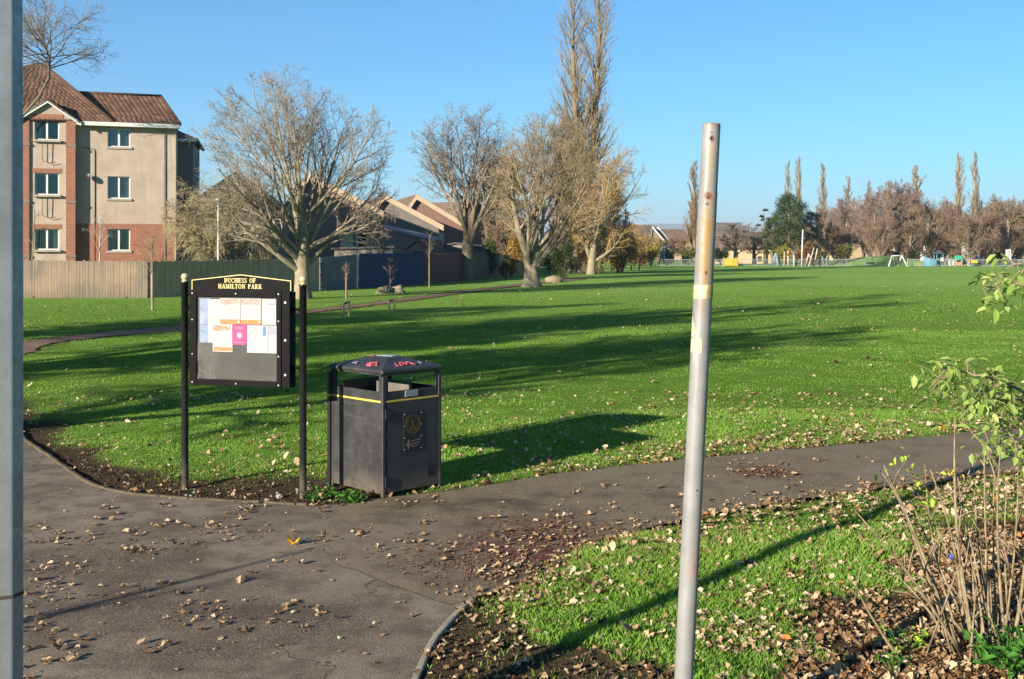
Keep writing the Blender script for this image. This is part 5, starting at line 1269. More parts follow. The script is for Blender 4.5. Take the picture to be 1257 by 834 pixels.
# higher hipped roof over the left part
hp = (-2.1, 3.6, 12.55)
roof([((-8.5, -.42, zE + .02), (b1 + 1.9, -.42, zE + .03), (hp[0] + .3, hp[1], hp[2]), (hp[0] - .1, hp[1], hp[2]))], MATS['roof_tile'], fl)
roof([((b1 + 1.9, -.3, zE + .1), (b1 + 2.6, 7.6, zE + .1), (hp[0] + .3, hp[1] + .1, hp[2]), (hp[0] + .25, hp[1], hp[2]))], MATS['roof_tile'], fl)
roof([((-9.0, 8, zE), (-9.0, -.42, zE), (hp[0] - .1, hp[1], hp[2]), (hp[0] - .15, hp[1] + .1, hp[2]))], MATS['roof_tile'], fl)
m = MB(); m.tube([(b1 + 1.9, -.42, zE + .12), (hp[0] + .3, hp[1], hp[2] + .05)], .08, 6); m.build('ridge', MATS['roof_tile'], fl)
roof([((-2.6, 6, 10.2), (3.2, 6, 10.2), (1.4, 7.5, 11.45), (-1.0, 7.5, 11.45))], MATS['roof_tile'], fl)
# satellite dish and its lead, wall light
d_ = thing('satellite_dish', 'dark satellite dish fixed to the wall of the flats', 'satellite dish', fl.matrix_basis @ Vector((.62, -.24, 6.05)), fa - .5); d_.scale = (.6, .6, .6)
m = MB(); m.lathe([(.001, .0), (.12, .015), (.24, .055), (.30, .09), (.31, .09), (.24, .045), (.12, .003), (.001, -.012)], n=18); m.build('dish', MATS['pipe_black'], d_).rotation_euler = (R(62), 0, R(10))
m = MB(); m.tube([(0, 0, 0), (0, .15, -.05), (-.12, .26, -.05)], .022, 6); m.tube([(0, -.02, -.15), (.02, -.36, .0)], .014, 5); m.build('arm', MATS['pipe_black'], d_)
m = MB(); m.tube([(.95, -.012, 7.55), (.98, -.02, 7.45), (.98, -.02, 0.2)], .022, 6); m.tube([(.3, -.02, 7.65), (.95, -.02, 7.55)], .016, 6); m.build('cable', MATS['pipe_black'], fl)
MB().b2((.32, -.08, 3.15), (.44, -.021, 3.33)).build('wall_light', MATS['upvc'], fl)

# rear wing in shade
wg = thing('apartment_building', 'shaded grey rear block of flats behind the front corner', 'building', (-20.2, 70.5, 0), R(12))
MB().b2((-5, 0, 0), (.45, 7, 9.0)).build('wall', MATS['wall_grey'], wg)
roof([((-5.3, -.4, 8.95), (.75, -.4, 8.95), (-1.6, 3.5, 10.2), (-2.0, 3.5, 10.2)), ((.75, -.4, 8.95), (.75, 7.4, 8.95), (-1.6, 3.6, 10.2), (-1.6, 3.5, 10.2))], MATS['roof_grey'], wg)
MB().b2((-5.3, -.45, 8.83), (.75, -.41, 8.99)).build('gutter', MATS['white_board'], wg)

# ---- terraced houses behind the fence: gable ends towards the park
def gable_house(name, label, px, d, w, h_e, h_r, depth, rz, wall, roofm, barge=None, wins=(), asym=.5, extra=None):
    x = (px - CX) / F * d; th = thing(name, label, 'house', (x, d, 0), rz)
    hw = w / 2; rx = -hw + w * asym; fr = lambda a, b, q: (a, q, b)
    wall_with_holes(-hw, hw, 0, h_e, [q[:4] for q in wins], 0, .25, fr).build('wall', wall, th)
    m = MB(); m.prism([(-hw, h_e + .001), (hw, h_e + .001), (rx, h_r - .1)], 0, .25, fr); m.build('gable', wall, th)
    m = MB(); m.b2((-hw, .251, 0), (-hw + .25, depth, h_e)); m.b2((hw - .25, .251, 0), (hw, depth, h_e)); m.b2((-hw + .251, depth - .25, 0), (hw - .251, depth, h_e)); m.build('wall', wall, th)
    sl = (h_r - h_e) / max(rx + hw, .1), (h_r - h_e) / max(hw - rx, .1); ov = .35
    roof([((-hw - ov, depth, h_e - ov * sl[0]), (-hw - ov, -.3, h_e - ov * sl[0]), (rx, -.3, h_r), (rx, depth, h_r)), ((hw + ov, -.3, h_e - ov * sl[1]), (hw + ov, depth, h_e - ov * sl[1]), (rx, depth, h_r), (rx, -.3, h_r))], roofm, th, course=.36, tile=.5)
    if barge:
        for s in (0, 1):
            e = -hw - ov if s == 0 else hw + ov; ez = h_e - ov * sl[s]
            MB().prism([(e, ez - .42), (e, ez + .03), (rx, h_r + .03), (rx, h_r - .42)], -.36, -.31, fr).build('bargeboard', barge, th)  # tan boards stand for sunlit strips under the roof slope, put in as colour
    for q in wins: window(th, *q[:4], .08, fr, q[4] if len(q) > 4 else 2, None, wide=.08)
    return th
gable_house('terraced_house', 'house with tan gable and grey wall behind the drooping tree', 290, 78, 7.0, 5.0, 7.5, 9, R(14), MATS['wall_grey'], MATS['roof_brown'], MATS['sunlit_tan'], [(-1.5, -.2, 3.2, 4.4), (1.4, 2.4, 3.0, 4.4)])
gable_house('terraced_house', 'house with white upstairs windows behind the big bare tree', 408, 82, 6.6, 5.1, 7.6, 11, R(14), MATS['wall_pink'], MATS['roof_brown'], MATS['sunlit_tan'], [(.6, 1.5, 2.2, 3.5, 1), (1.7, 2.6, 2.2, 3.5, 1)], .25)
gable_house('terraced_house', 'dark house with long sloping pale verge left of the pair', 492, 92, 6.2, 4.3, 6.6, 12, R(14), MATS['wall_dark'], MATS['roof_brown'], MATS['sunlit_tan'], [(-1.6, -.6, 2.5, 3.8)], .28)
gable_house('terraced_house', 'dark house with long sloping pale verge right of the pair', 530, 98, 6.2, 4.3, 6.9, 12, R(14), MATS['brick_brown'], MATS['roof_brown'], MATS['sunlit_tan'], [(.2, 1.1, 2.6, 3.7, 1)], .28)
gable_house('terraced_house', 'brown roofed house half hidden by the middle bare tree', 585, 112, 9, 4.4, 6.9, 9, R(60), MATS['brick_brown'], MATS['roof_brown'], None)
gable_house('terraced_house', 'low house glimpsed between the two middle bare trees', 640, 125, 8, 3.0, 5.6, 9, R(70), MATS['wall_cream'], MATS['roof_tile'], None)
# back extensions and sheds
def lean_to(name, label, cat, px, d, w, dep, h0, h1, rz, wall, roofm, gab=False):
    x = (px - CX) / F * d; th = thing(name, label, cat, (x, d, 0), rz); hw = w / 2
    fr = lambda a, b, q: (a, q, b)
    m = MB()
    if gab: m.prism([(-hw, 0), (hw, 0), (hw, h0), (0, h1), (-hw, h0)], 0, dep, fr)
    else: m.prism([(-hw, 0), (hw, 0), (hw, h1), (-hw, h0)], 0, dep, fr)
    m.build('wall', wall, th); m = MB()
    if gab:
        m.prism([(-hw - .2, h0 - .08), (0, h1 + .02), (0, h1 + .12), (-hw - .2, h0 + .02)], -.2, dep + .2, fr); m.prism([(hw + .2, h0 - .08), (.0, h1 + .02), (.0, h1 + .12), (hw + .2, h0 + .02)], -.2, dep + .2, fr)
    else: m.prism([(-hw - .15, h0 + .02), (hw + .15, h1 + .02), (hw + .15, h1 + .14), (-hw - .15, h0 + .14)], -.2, dep + .2, fr)
    m.build('roof', roofm, th); return th
plain('felt', (0.07, 0.06, 0.06), .85, 0, .2); plain('felt_light', (0.20, 0.19, 0.19), .8, 0, .2)
lean_to('extension', 'pale walled back extension with long sloping roof edge', 'extension', 488, 80, 4.6, 4, 4.0, 2.8, R(-10), MATS['wall_pink'], MATS['felt_light'])
s_ = lean_to('garden_shed', 'pink walled shed with shallow gable roof behind the fence', 'shed', 513, 79, 2.1, 3, 2.1, 2.7, R(-10), MATS['wall_pink'], MATS['felt'], True)
MB().b2((-.35, -.02, 1.55), (.35, -.002, 2.05)).build('window', MATS['room_dark'], s_)
lean_to('garden_shed', 'dark low shed roof just above the blue fence', 'shed', 446, 68, 3.6, 2.5, 2.15, 2.25, R(-10), MATS['wall_dark'], MATS['felt'])
lean_to('garden_shed', 'long dark shed roof above the red fence', 'shed', 560, 86, 4.6, 3, 2.3, 2.6, R(-10), MATS['wall_dark'], MATS['felt'], True)

# ================================================================== small things on the lawn
plain('stake_wood', (0.40, 0.32, 0.19), .8, 0, .2, 12); plain('strap', (0.03, 0.03, 0.03), .7); plain('stump_cut', (0.30, 0.24, 0.15), .85, 0, .25, 8)
for lb, a, b, h in (('pair of short pale tree stakes nearer the noticeboard', (421.5, 391.5), (428.5, 388.5), .5), ('pair of short pale tree stakes farther along the park path', (477.3, 382.5), (484, 382.2), .42)):
    A_, B_ = G2(*a), G2(*b); th = thing('tree_stakes', lb, 'stakes', (A_ + B_) / 2, math.atan2(B_.y - A_.y, B_.x - A_.x), 'pairs of short stakes left on the lawn'); w = (B_ - A_).length / 2
    for s in (-1, 1): MB().tube([(s * w, 0, -.05), (s * w, 0, h), (s * w, 0, h + .02)], [.035, .035, .028], 8).build('stake', MATS['stake_wood'], th)
    MB().box((0, .02, h - .05), (w * 2.05, .012, .06)).build('strap', MATS['strap'], th)
def stump(label, px, py, r, h, cut, seed):
    q = G2(px, py); th = thing('tree_stump', label, 'stump', q, 0, 'old tree stumps by the park path'); rr_ = np.random.default_rng(seed); n = 22; vs = []
    for rad, z in ((1.9, -.02), (1.4, .18 * h), (1.1, .5 * h), (1.0, h)):
        for j in range(n):
            a = 2 * math.pi * j / n; f = r * rad * (1 + .16 * math.sin(a * 4 + seed) * (rad - .6) + .05 * rr_.normal()); vs.append((f * math.cos(a), f * math.sin(a), z + (cut * math.cos(a) if z == h else 0)))
    m = MB(); m.add(vs, [(i * n + j, i * n + (j + 1) % n, (i + 1) * n + (j + 1) % n, (i + 1) * n + j) for i in range(3) for j in range(n)]); m.build('trunk', MATS['bark_pale'], th)
    MB().add(vs[-n:], [tuple(range(n))]).build('cut_top', MATS['stump_cut'], th)
stump('left of two pale cut stumps in front of the blue fence', 470.5, 360.5, .24, .34, .05, 3); stump('right of two pale cut stumps, beside the red twigged sapling', 488, 360, .26, .36, .06, 5)
q = G2(680, 347)
bm = bmesh.new(); bmesh.ops.create_icosphere(bm, subdivisions=3, radius=.5)
for v_ in bm.verts:
    k_ = 1 + .25 * (float(vnoise(v_.co.x * 4 + 5, v_.co.y * 4 + v_.co.z * 3, 3)) - .5); v_.co = Vector((v_.co.x * 1.2, v_.co.y * .6, v_.co.z * .6)) * k_
me = bpy.data.meshes.new('felled_log'); bm.to_mesh(me); bm.free(); me.polygons.foreach_set('use_smooth', [True] * len(me.polygons))
o = link('felled_log', me, MATS['bark_pale']); o.location = (q.x, q.y, .14); o.rotation_euler.z = .15; tag(o, 'thick pale log lying by the path behind the twin trunk tree', 'log')
# slim posts by the fence
plain('post_pale', (0.30, 0.30, 0.275), .6, 0, .15)
q = at(268, 362, 57); th = thing('lamp_post', 'slim pale lamp post in front of the drooping tree', 'lamp post', (q.x, q.y, 0)); MB().tube([(0, 0, 0), (0, 0, 1.0), (0, 0, 1.02), (0, 0, 4.55)], [.07, .07, .055, .05], 10).build('pole', MATS['post_pale'], th)
MB().lathe([(.06, 0), (.13, .02), (.15, .1), (.06, .2), (.001, .22)], (0, 0, 4.55), 12).build('lamp_head', MATS['post_pale'], th)
# ================================================================== trees near the lawn
def base(px, py): 
    q = gp(px, py); return (q[0], q[1], 0)
def px_r(px, d): return px / F * d
# T1: the big rounded bare tree behind the noticeboard
TL1 = [dict(n=19, t=(.36, 1.0), a=(14, 82), fill=.97, rr=.46, rmin=.045, p=10, k=7, w=.05, up=.045, tip=.14, over=.0, lift=.22),
      dict(n=8, t=(.25, .98), a=(18, 46), lr=.50, rr=.55, rmin=.020, p=7, k=5, w=.075, up=.04, tip=.3),
      dict(n=6, t=(.2, .98), a=(18, 50), lr=.52, rr=.58, rmin=.011, p=5, k=3, w=.13, up=.03, tip=.45),
      dict(n=5, t=(.1, 1.0), a=(20, 52), lr=.55, rr=.6, rmin=.008, p=4, k=3, w=.15, up=.02, tip=.5),
      dict(n=3, t=(.2, 1.0), a=(22, 55), lr=.7, rr=.7, rmin=.006, p=3, k=3, w=.15, up=.02, tip=.6, min=.06)]
d = gp(371, 367)[1]
th, tips, out = make_tree('bare_tree', 'big rounded bare tree with pale trunk behind the noticeboard', 'tree', base(371, 367), 0, 3,
    [([(0, 0, -.1), (.02, 0, .35), (.0, 0, 1.0), (-.03, 0, 1.7), (.02, .02, 2.5), (.0, 0, 3.4), (-.1, 0, 4.4)], [.50, .38, .33, .34, .27, .2, .12])],
    ((-.40, 0, 5.4), (5.0, 4.6, 4.8)), TL1, MATS['bark_pale'], MATS['twig_grey'])
# the low drooping tangle to its left
make_tree('drooping_tree', 'pale drooping tangle of twigs left of the big bare tree', 'tree', ((276 - CX) / F * 59.5, 59.5, 0), 0, 8,
    [([(0, 0, -.1), (.1, 0, 1.0), (0, .1, 2.2), (.1, 0, 3.6)], [.18, .15, .11, .06])],
    ((.0, 0, 4.1), (3.2, 2.8, 3.6)), [dict(n=20, t=(.2, 1.0), a=(25, 85), fill=.9, rr=.55, rmin=.02, p=9, k=5, w=.09, up=.05, g=.28, tip=.25),
      dict(n=10, t=(.2, 1), a=(20, 60), lr=.55, rr=.6, rmin=.015, p=6, k=3, w=.10, g=.30, tip=.4), dict(n=9, t=(.1, 1), a=(20, 60), lr=.6, rr=.7, rmin=.009, p=5, k=3, w=.1, g=.35, tip=.5), dict(n=5, t=(.1, 1), a=(20, 55), lr=.6, rr=.8, rmin=.0075, p=3, k=3, w=.1, g=.3, tip=.6)], MATS['bark_mid'], MATS['twig_olive'])
# T2: bare tree by the fence
d2 = 79.0
make_tree('bare_tree', 'tall grey bare tree standing against the brown fence', 'tree', ((573 - CX) / F * d2, d2, 0), 0, 15,
    [([(0, 0, -.1), (0, 0, .4), (.05, 0, 1.6), (.1, 0, 3.0), (.15, .1, 4.2), (.1, 0, 5.6), (.25, 0, 7.2)], [.62, .46, .40, .36, .28, .2, .1])],
    ((-.1, 0, 7.9), (4.3, 4.2, 4.8)), [dict(n=16, t=(.38, 1.0), a=(22, 75), fill=.95, rr=.5, rmin=.055, p=10, k=6, w=.085, up=.08, tip=.16, lift=.1),
      dict(n=9, t=(.25, .98), a=(20, 52), lr=.48, rr=.55, rmin=.025, p=6, k=5, w=.11, up=.03, tip=.3), dict(n=7, t=(.2, 1), a=(22, 58), lr=.5, rr=.55, rmin=.014, p=5, k=3, w=.15, tip=.45), dict(n=5, t=(.15, 1), a=(25, 65), lr=.52, rr=.6, rmin=.010, p=3, k=3, w=.15, tip=.5), dict(n=2, t=(.2, 1), a=(25, 60), lr=.6, rr=.7, rmin=.008, p=3, k=3, w=.15, tip=.6)], MATS['bark_mid'], MATS['twig_purple'])
# T3: twin-trunk tree on the lawn
make_tree('bare_tree', 'twin trunk spreading bare tree in the middle of the lawn edge', 'tree', base(652, 352.5), 0, 23,
    [([(-.16, 0, -.1), (-.14, 0, .3), (-.10, 0, 1.0), (-.25, 0, 1.9), (-.7, .1, 3.2), (-1.0, .2, 4.8), (-1.1, .2, 6.2)], [.48, .34, .27, .24, .19, .14, .08]),
     ([(.22, .05, -.1), (.18, .05, .3), (.16, 0, 1.0), (.35, .1, 1.8), (.9, .1, 2.8), (1.7, .1, 4.0), (2.3, .0, 5.4)], [.48, .34, .28, .25, .19, .14, .08]),
     ([(.1, .1, .9), (.2, .1, 2.0), (.3, .2, 3.6), (.35, .2, 5.2), (.5, .2, 6.6)], [.24, .2, .17, .12, .07])],
    ((1.35, 0, 5.9), (4.0, 3.8, 4.6)), [dict(n=11, t=(.25, 1.0), a=(18, 66), fill=.95, rr=.52, rmin=.04, p=9, k=6, w=.085, up=.10, tip=.18, lift=.15),
      dict(n=8, t=(.25, .98), a=(22, 58), lr=.48, rr=.55, rmin=.018, p=6, k=4, w=.12, up=.03, tip=.3), dict(n=6, t=(.2, 1), a=(26, 66), lr=.5, rr=.55, rmin=.012, p=5, k=3, w=.15, up=.02, tip=.45), dict(n=5, t=(.1, 1), a=(22, 60), lr=.52, rr=.6, rmin=.0095, p=3, k=3, w=.14, tip=.5), dict(n=2, t=(.2, 1), a=(25, 60), lr=.6, rr=.7, rmin=.008, p=3, k=3, w=.15, tip=.6)], MATS['bark_pale'], MATS['twig_tan'])
# the tall twin poplar behind it
dp = 104.0
PL = [dict(n=78, t=(.10, 1.0), a=(16, 42), L=5.6, taper=.66, rr=.38, rmin=.028, p=7, k=4, w=.06, up=.055, tip=.25), dict(n=8, t=(.15, 1), a=(14, 38), lr=.5, rr=.55, rmin=.016, p=5, k=3, w=.09, up=.05, tip=.4), dict(n=5, t=(.1, 1), a=(14, 40), lr=.55, rr=.6, rmin=.012, p=3, k=3, w=.08, up=.06, tip=.5)]
xo = lambda px: (px - 715) / F * dp
make_tree('poplar', 'very tall bare twin stemmed poplar towering above the lawn trees', 'tree', ((715 - CX) / F * dp, dp, 0), 0, 33,
    [([(xo(716), 0, -.1), (xo(715), 0, 4), (xo(712), 0, 9), (xo(706), 0, 15), (xo(703), 0, 21), (xo(705), 0, 27)], [.55, .42, .34, .25, .16, .05]),
     ([(xo(722), 0, -.1), (xo(725), 0, 4), (xo(728), 0, 9), (xo(731), .2, 15), (xo(736), .2, 21), (xo(735), .2, 27)], [.5, .42, .34, .27, .18, .06]),
     ([(xo(700), .3, -.1), (xo(693), .4, 4), (xo(690), .4, 8), (xo(687), .4, 12)], [.2, .16, .1, .05])],
    ((xo(719), 0, 10), (3.6, 3.2, 22)), PL, MATS['bark_mid'], MATS['twig_poplar'])
make_tree('bare_tree', 'brownish bare tree with leaning pale trunk below the tall poplar', 'tree', ((724 - CX) / F * 103, 101, 0), 0, 41,
    [([(0, 0, -.1), (0, 0, .5), (.1, 0, 2), (.4, 0, 3.6), (.5, .1, 5.5)], [.5, .38, .32, .28, .15])],
    ((1.5, 0, 6.6), (3.9, 3.6, 6.0)), [dict(n=22, t=(.28, 1.0), a=(18, 72), fill=.92, rr=.5, rmin=.05, p=8, k=5, w=.09, up=.10, tip=.2),
      dict(n=8, t=(.2, 1), a=(22, 55), lr=.5, rr=.55, rmin=.025, p=5, k=4, w=.12, up=.05, tip=.3), dict(n=7, t=(.2, 1), a=(22, 60), lr=.5, rr=.6, rmin=.015, p=4, k=3, w=.14, tip=.5), dict(n=6, t=(.1, 1), a=(22, 60), lr=.55, rr=.7, rmin=.012, p=3, k=3, w=.14, tip=.5)], MATS['bark_pale'], MATS['twig_gold'])
def thicket(label, px, d, pw, top, seed, mt, z0=.35):
    H = CAMH - (top - HZ) / F * d; rx = px_r(pw, d)
    make_tree('thicket', label, 'thicket', ((px - CX) / F * d, d, 0), 0, seed, [([(x_, 0, -.1), (x_ * 1.3, .1, H * .3), (x_ * 1.5, 0, H * .6), (x_ * 1.6, 0, H * .9)], [.09, .07, .05, .02]) for x_ in (-rx * .45, -.1, rx * .4)],
        ((0, 0, H * .5), (rx, rx * .8, H * .52)), [dict(n=13, t=(.12, 1.0), a=(20, 75), fill=.9, rr=.5, rmin=.03, p=6, k=4, w=.1, up=.08, tip=.3), dict(n=8, t=(.15, 1), a=(22, 60), lr=.55, rr=.55, rmin=.02, p=4, k=3, w=.13, up=.03, tip=.5), dict(n=7, t=(.1, 1), a=(22, 60), lr=.55, rr=.7, rmin=.015, p=3, k=3, w=.14, tip=.5), dict(n=5, t=(.1, 1), a=(22, 60), lr=.6, rr=.8, rmin=.012, p=3, k=3, w=.14, tip=.6)], MATS['bark_mid'], MATS[mt])
thicket('golden brown thicket reaching right of the leaning pale trunk', 752, 109, 26, 232, 141, 'twig_gold')
thicket('low brown gold thicket at the right end of the lawn trees', 776, 122, 20, 276, 142, 'twig_gold')
thicket('brown thicket behind the twin trunk tree', 698, 112, 22, 262, 143, 'twig_gold')
thicket('pale tangle of twigs hanging round the pine', 612, 96, 24, 232, 144, 'twig_tan')
# tree over the roof at the top left: slim trunk in front of the flats
make_tree('bare_tree', 'slim bare tree spreading in front of the tiled roof of the flats', 'tree', ((16 - CX) / F * 55.5, 55.5, 0), 0, 47,
    [([(0, 0, -.1), (.05, 0, 3), (.05, 0, 6.5), (.25, 0, 8.4), (1.25, 0, 9.6), (1.75, 0, 10.5), (1.78, 0, 11.4), (1.5, 0, 12.3)], [.085, .075, .07, .07, .07, .065, .055, .03])],
    ((1.9, 0, 12.0), (3.5, 3.0, 2.9)), [dict(n=26, t=(.78, 1.0), a=(35, 88), fill=.92, rr=.6, rmin=.03, p=9, k=4, w=.10, up=.02, tip=.25),
      dict(n=9, t=(.25, 1), a=(22, 60), lr=.5, rr=.6, rmin=.015, p=5, k=3, w=.13, tip=.4), dict(n=5, t=(.2, 1), a=(22, 60), lr=.5, rr=.6, rmin=.0085, p=4, k=3, w=.13, tip=.5), dict(n=2, t=(.2, 1), a=(22, 60), lr=.5, rr=.7, rmin=.008, p=3, k=3, w=.13, tip=.5)], MATS['bark_dark'], MATS['twig_purple'])
# saplings
def sapling(label, px, d, h, rad, seed, mb, mt, n=9, lean=0.0, lo=.35, ang=(25, 55), droop=0.0, name='sapling'):
    return make_tree(name, label, 'sapling', ((px - CX) / F * d, d, 0), 0, seed, [([(0, 0, -.05), (lean * .3, 0, h * .35), (lean * .7, 0, h * .7), (lean, 0, h * .95)], [.045, .038, .028, .012])],
        ((lean * .5, 0, h * .66), (rad, rad, h * .4)), [dict(n=n, t=(lo, 1.0), a=ang, fill=.9, rr=.5, rmin=.012, p=6, k=4, w=.07, up=.06, g=droop, tip=.3), dict(n=4, t=(.2, 1), a=(20, 50), lr=.45, rr=.6, rmin=.008, p=4, k=3, w=.1, g=droop, tip=.5), dict(n=3, t=(.2, 1), a=(20, 50), lr=.5, rr=.7, rmin=.007, p=3, k=3, w=.1, tip=.5)], mb, mt)
sapling('slender sapling with upswept pale twigs on the grass by the fence', 187, 40.2, 2.75, .95, 51, MATS['bark_pale'], MATS['twig_tan'], 10)
sapling('white stemmed young tree against the brick base of the flats', 122, 56.5, 3.9, 1.1, 52, MATS['post_pale'], MATS['twig_tan'], 8, .05, .45)
sapling('low pale arching twigs in front of the brick bay', 38, 57, 4.4, 1.0, 58, MATS['bark_pale'], MATS['twig_tan'], 7, .2, .5, (40, 80), .2)
sapling('red twigged sapling growing between the two stumps', 479, 56.5, 1.7, .6, 53, MATS['bark_dark'], MATS['twig_red'], 12, 0, .25, (12, 35))
sapling('thin red sapling in front of the slate blue fence', 425, 49, 1.6, .5, 54, MATS['twig_red'], MATS['twig_red'], 8, 0, .3, (15, 45))
sapling('thin pale young tree in front of the brown fence', 527, 64.5, 3.2, .6, 55, MATS['bark_mid'], MATS['twig_tan'], 7, 0, .4, (20, 45))
# leafy bushes and the pine behind
foliage('leaf_ochre', (0.22, 0.14, 0.04), (0.52, 0.35, 0.09), .35); foliage('leaf_green', (0.03, 0.055, 0.015), (0.085, 0.13, 0.03), .25); foliage('leaf_olive', (0.07, 0.08, 0.02), (0.17, 0.18, 0.045), .3); foliage('leaf_yellow', (0.20, 0.19, 0.03), (0.42, 0.36, 0.07), .35); foliage('leaf_dark', (0.012, 0.025, 0.012), (0.035, 0.055, 0.022), .15); foliage('leaf_rust', (0.14, 0.06, 0.02), (0.33, 0.16, 0.05), .3); foliage('needle', (0.022, 0.045, 0.016), (0.075, 0.105, 0.032), .12); foliage('needle_blue', (0.03, 0.05, 0.035), (0.07, 0.10, 0.065), .12)
def B(label, px, d, pw, top, n, size, mat, seed, name='bush', ry=None, lumps=9, bot=None):
    h = CAMH - (top - HZ) / F * d; rx = px_r(pw, d); return bush(name, label, 'bush', ((px - CX) / F * d, d, 0), seed, rx, ry or rx * .8, h, n, size, MATS[mat], None, lumps)
B('dark green bush against the fence right of the tall grey tree', 597, 86, 14, 292, 2600, .16, 'leaf_green', 61)
B('ochre leaved bush between the two middle bare trees', 627, 92, 19, 284, 3200, .16, 'leaf_ochre', 62)
B('grey green low bush in front of the ochre bush', 622, 86, 13, 318, 1500, .14, 'leaf_olive', 63)
B('green bush behind the twin trunk tree', 690, 84, 15, 292, 2600, .15, 'leaf_green', 64)
B('golden leaved bush around the leaning pale trunk', 732, 104, 34, 264, 5200, .19, 'leaf_ochre', 65, lumps=13)
B('rust coloured thicket left of the far railings', 762, 112, 26, 285, 4200, .18, 'leaf_ochre', 66, lumps=12)
B('dark undergrowth bush below the golden bush', 705, 108, 26, 312, 2600, .2, 'leaf_dark', 67)
B('dark bush filling the gap right of the twin trunk', 676, 110, 22, 312, 2600, .2, 'leaf_dark', 69); B('dull brown bush right of the leaning pale trunk', 757, 106, 22, 300, 2200, .17, 'leaf_rust', 68)
def conifer(label, px, d, pw, top, bot, n, size, mat, seed, shape='round', name='conifer', flat=1.0, clumps=34):
    """evergreen: trunk, limbs and needle clumps"""
    h = CAMH - (top - HZ) / F * d; zb = CAMH - (bot - HZ) / F * d; rx = px_r(pw, d); r = np.random.default_rng(seed)
    th = thing(name, label, 'tree', ((px - CX) / F * d, d, 0)); m = MB(); m.tube([(0, 0, -.1), (.05, 0, h * .4), (0, .05, h * .93)], [max(.12, h * .022), h * .015, .04], 8)
    cs, sz = [], []
    for i in range(clumps):
        u = (i + r.random()) / clumps; z = zb + (h - zb) * u; prof = math.sqrt(max(0, 1 - (2 * u - .9) ** 2 / 1.25)) if shape == 'round' else (1 - u) ** .8 + .08
        a = i * 2.4 + r.normal(0, .4); rad = rx * prof * r.uniform(.45, .9); cs.append((math.cos(a) * rad, math.sin(a) * rad, z)); sz.append(rx * r.uniform(.26, .42) * (1 if shape == 'round' else .7))
        m.tube([(0, 0, z - rad * .35), (cs[-1][0] * .5, cs[-1][1] * .5, z - rad * .1), cs[-1]], [.07, .05, .03], 4, False)
    cs = np.array(cs); sz = np.array(sz); k = r.integers(0, clumps, n); v_ = unit(r.normal(0, 1, (n, 3))) * (r.random(n) ** .45)[:, None]
    P = cs[k] + v_ * sz[k][:, None] * np.array([1, 1, .62 * flat]); V, Q, A_ = leaf_cards(P, size, seed + 1, -.2)
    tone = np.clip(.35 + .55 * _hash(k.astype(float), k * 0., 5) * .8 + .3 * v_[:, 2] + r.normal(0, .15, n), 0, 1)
    link('crown', np_mesh('crown', V, [Q], False, {'rnd': np.repeat(tone, 6)}), MATS[mat], th); m.build('trunk', MATS['bark_mid'], th); return th
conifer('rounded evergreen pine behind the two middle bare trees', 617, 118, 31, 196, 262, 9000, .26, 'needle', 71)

# ================================================================== trees out of the frame at the left: their shadows cross the lawn
def shade_tree(label, x, y, h, rad, seed, dens=1.0):
    make_tree('bare_tree', label, 'tree', (x, y, 0), 0, seed, [([(0, 0, -.1), (0, 0, h * .12), (.1, 0, h * .28), (.0, .1, h * .42), (.1, 0, h * .62)], [h * .04, h * .03, h * .026, h * .02, h * .01])],
        ((0, 0, h * .58), (rad, rad, h * .46)), [dict(n=12, t=(.35, 1.0), a=(25, 68), fill=.92, rr=.55, rmin=.05, p=9, k=5, w=.08, up=.09, tip=.2), dict(n=int(9 * dens), t=(.2, 1), a=(22, 58), lr=.5, rr=.55, rmin=.04, p=6, k=4, w=.11, up=.04, tip=.35), dict(n=9, t=(.15, 1), a=(22, 62), lr=.55, rr=.6, rmin=.03, p=4, k=3, w=.13, tip=.5), dict(n=5, t=(.15, 1), a=(22, 62), lr=.6, rr=.7, rmin=.024, p=3, k=3, w=.13, tip=.5)], MATS['bark_mid'], MATS['twig_tan'], group='bare trees beside the lawn out of the picture')
shade_tree('bare tree out of the picture, left of the noticeboard', -12.8, 5.6, 10.5, 3.8, 81)
shade_tree('wide bare tree out of the picture, beyond the first one', -17.0, 11.4, 10.5, 4.2, 82)
shade_tree('tallest bare tree out of the picture at the left', -16.8, 11.1 + 0, 18.0, 3.6, 83, .8)
shade_tree('bare tree out of the picture nearest the left hand path', -21.5, 17.5, 11.5, 4.2, 84)
sapling('thin sapling out of the picture beside the asphalt', 0, 1.9, 2.6, .45, 86, MATS['bark_mid'], MATS['twig_tan'], 5)[0].location = (-6.6, 1.9, 0)  # unseen, added for the thin shadow streaks across the asphalt
th = thing('shadow_pier', 'square stone gate pier out of the picture at the left', 'pier', (-6.4, -.6, 0), R(20))  # unseen block, added to throw the dark patch on the near asphalt
MB().box((0, 0, 1.15), (.3, .3, 2.3)).build('pier', MATS['sill_stone'], th, .02); MB().box((0, 0, 2.35), (.38, .38, .1)).build('cap', MATS['sill_stone'], th, .02)
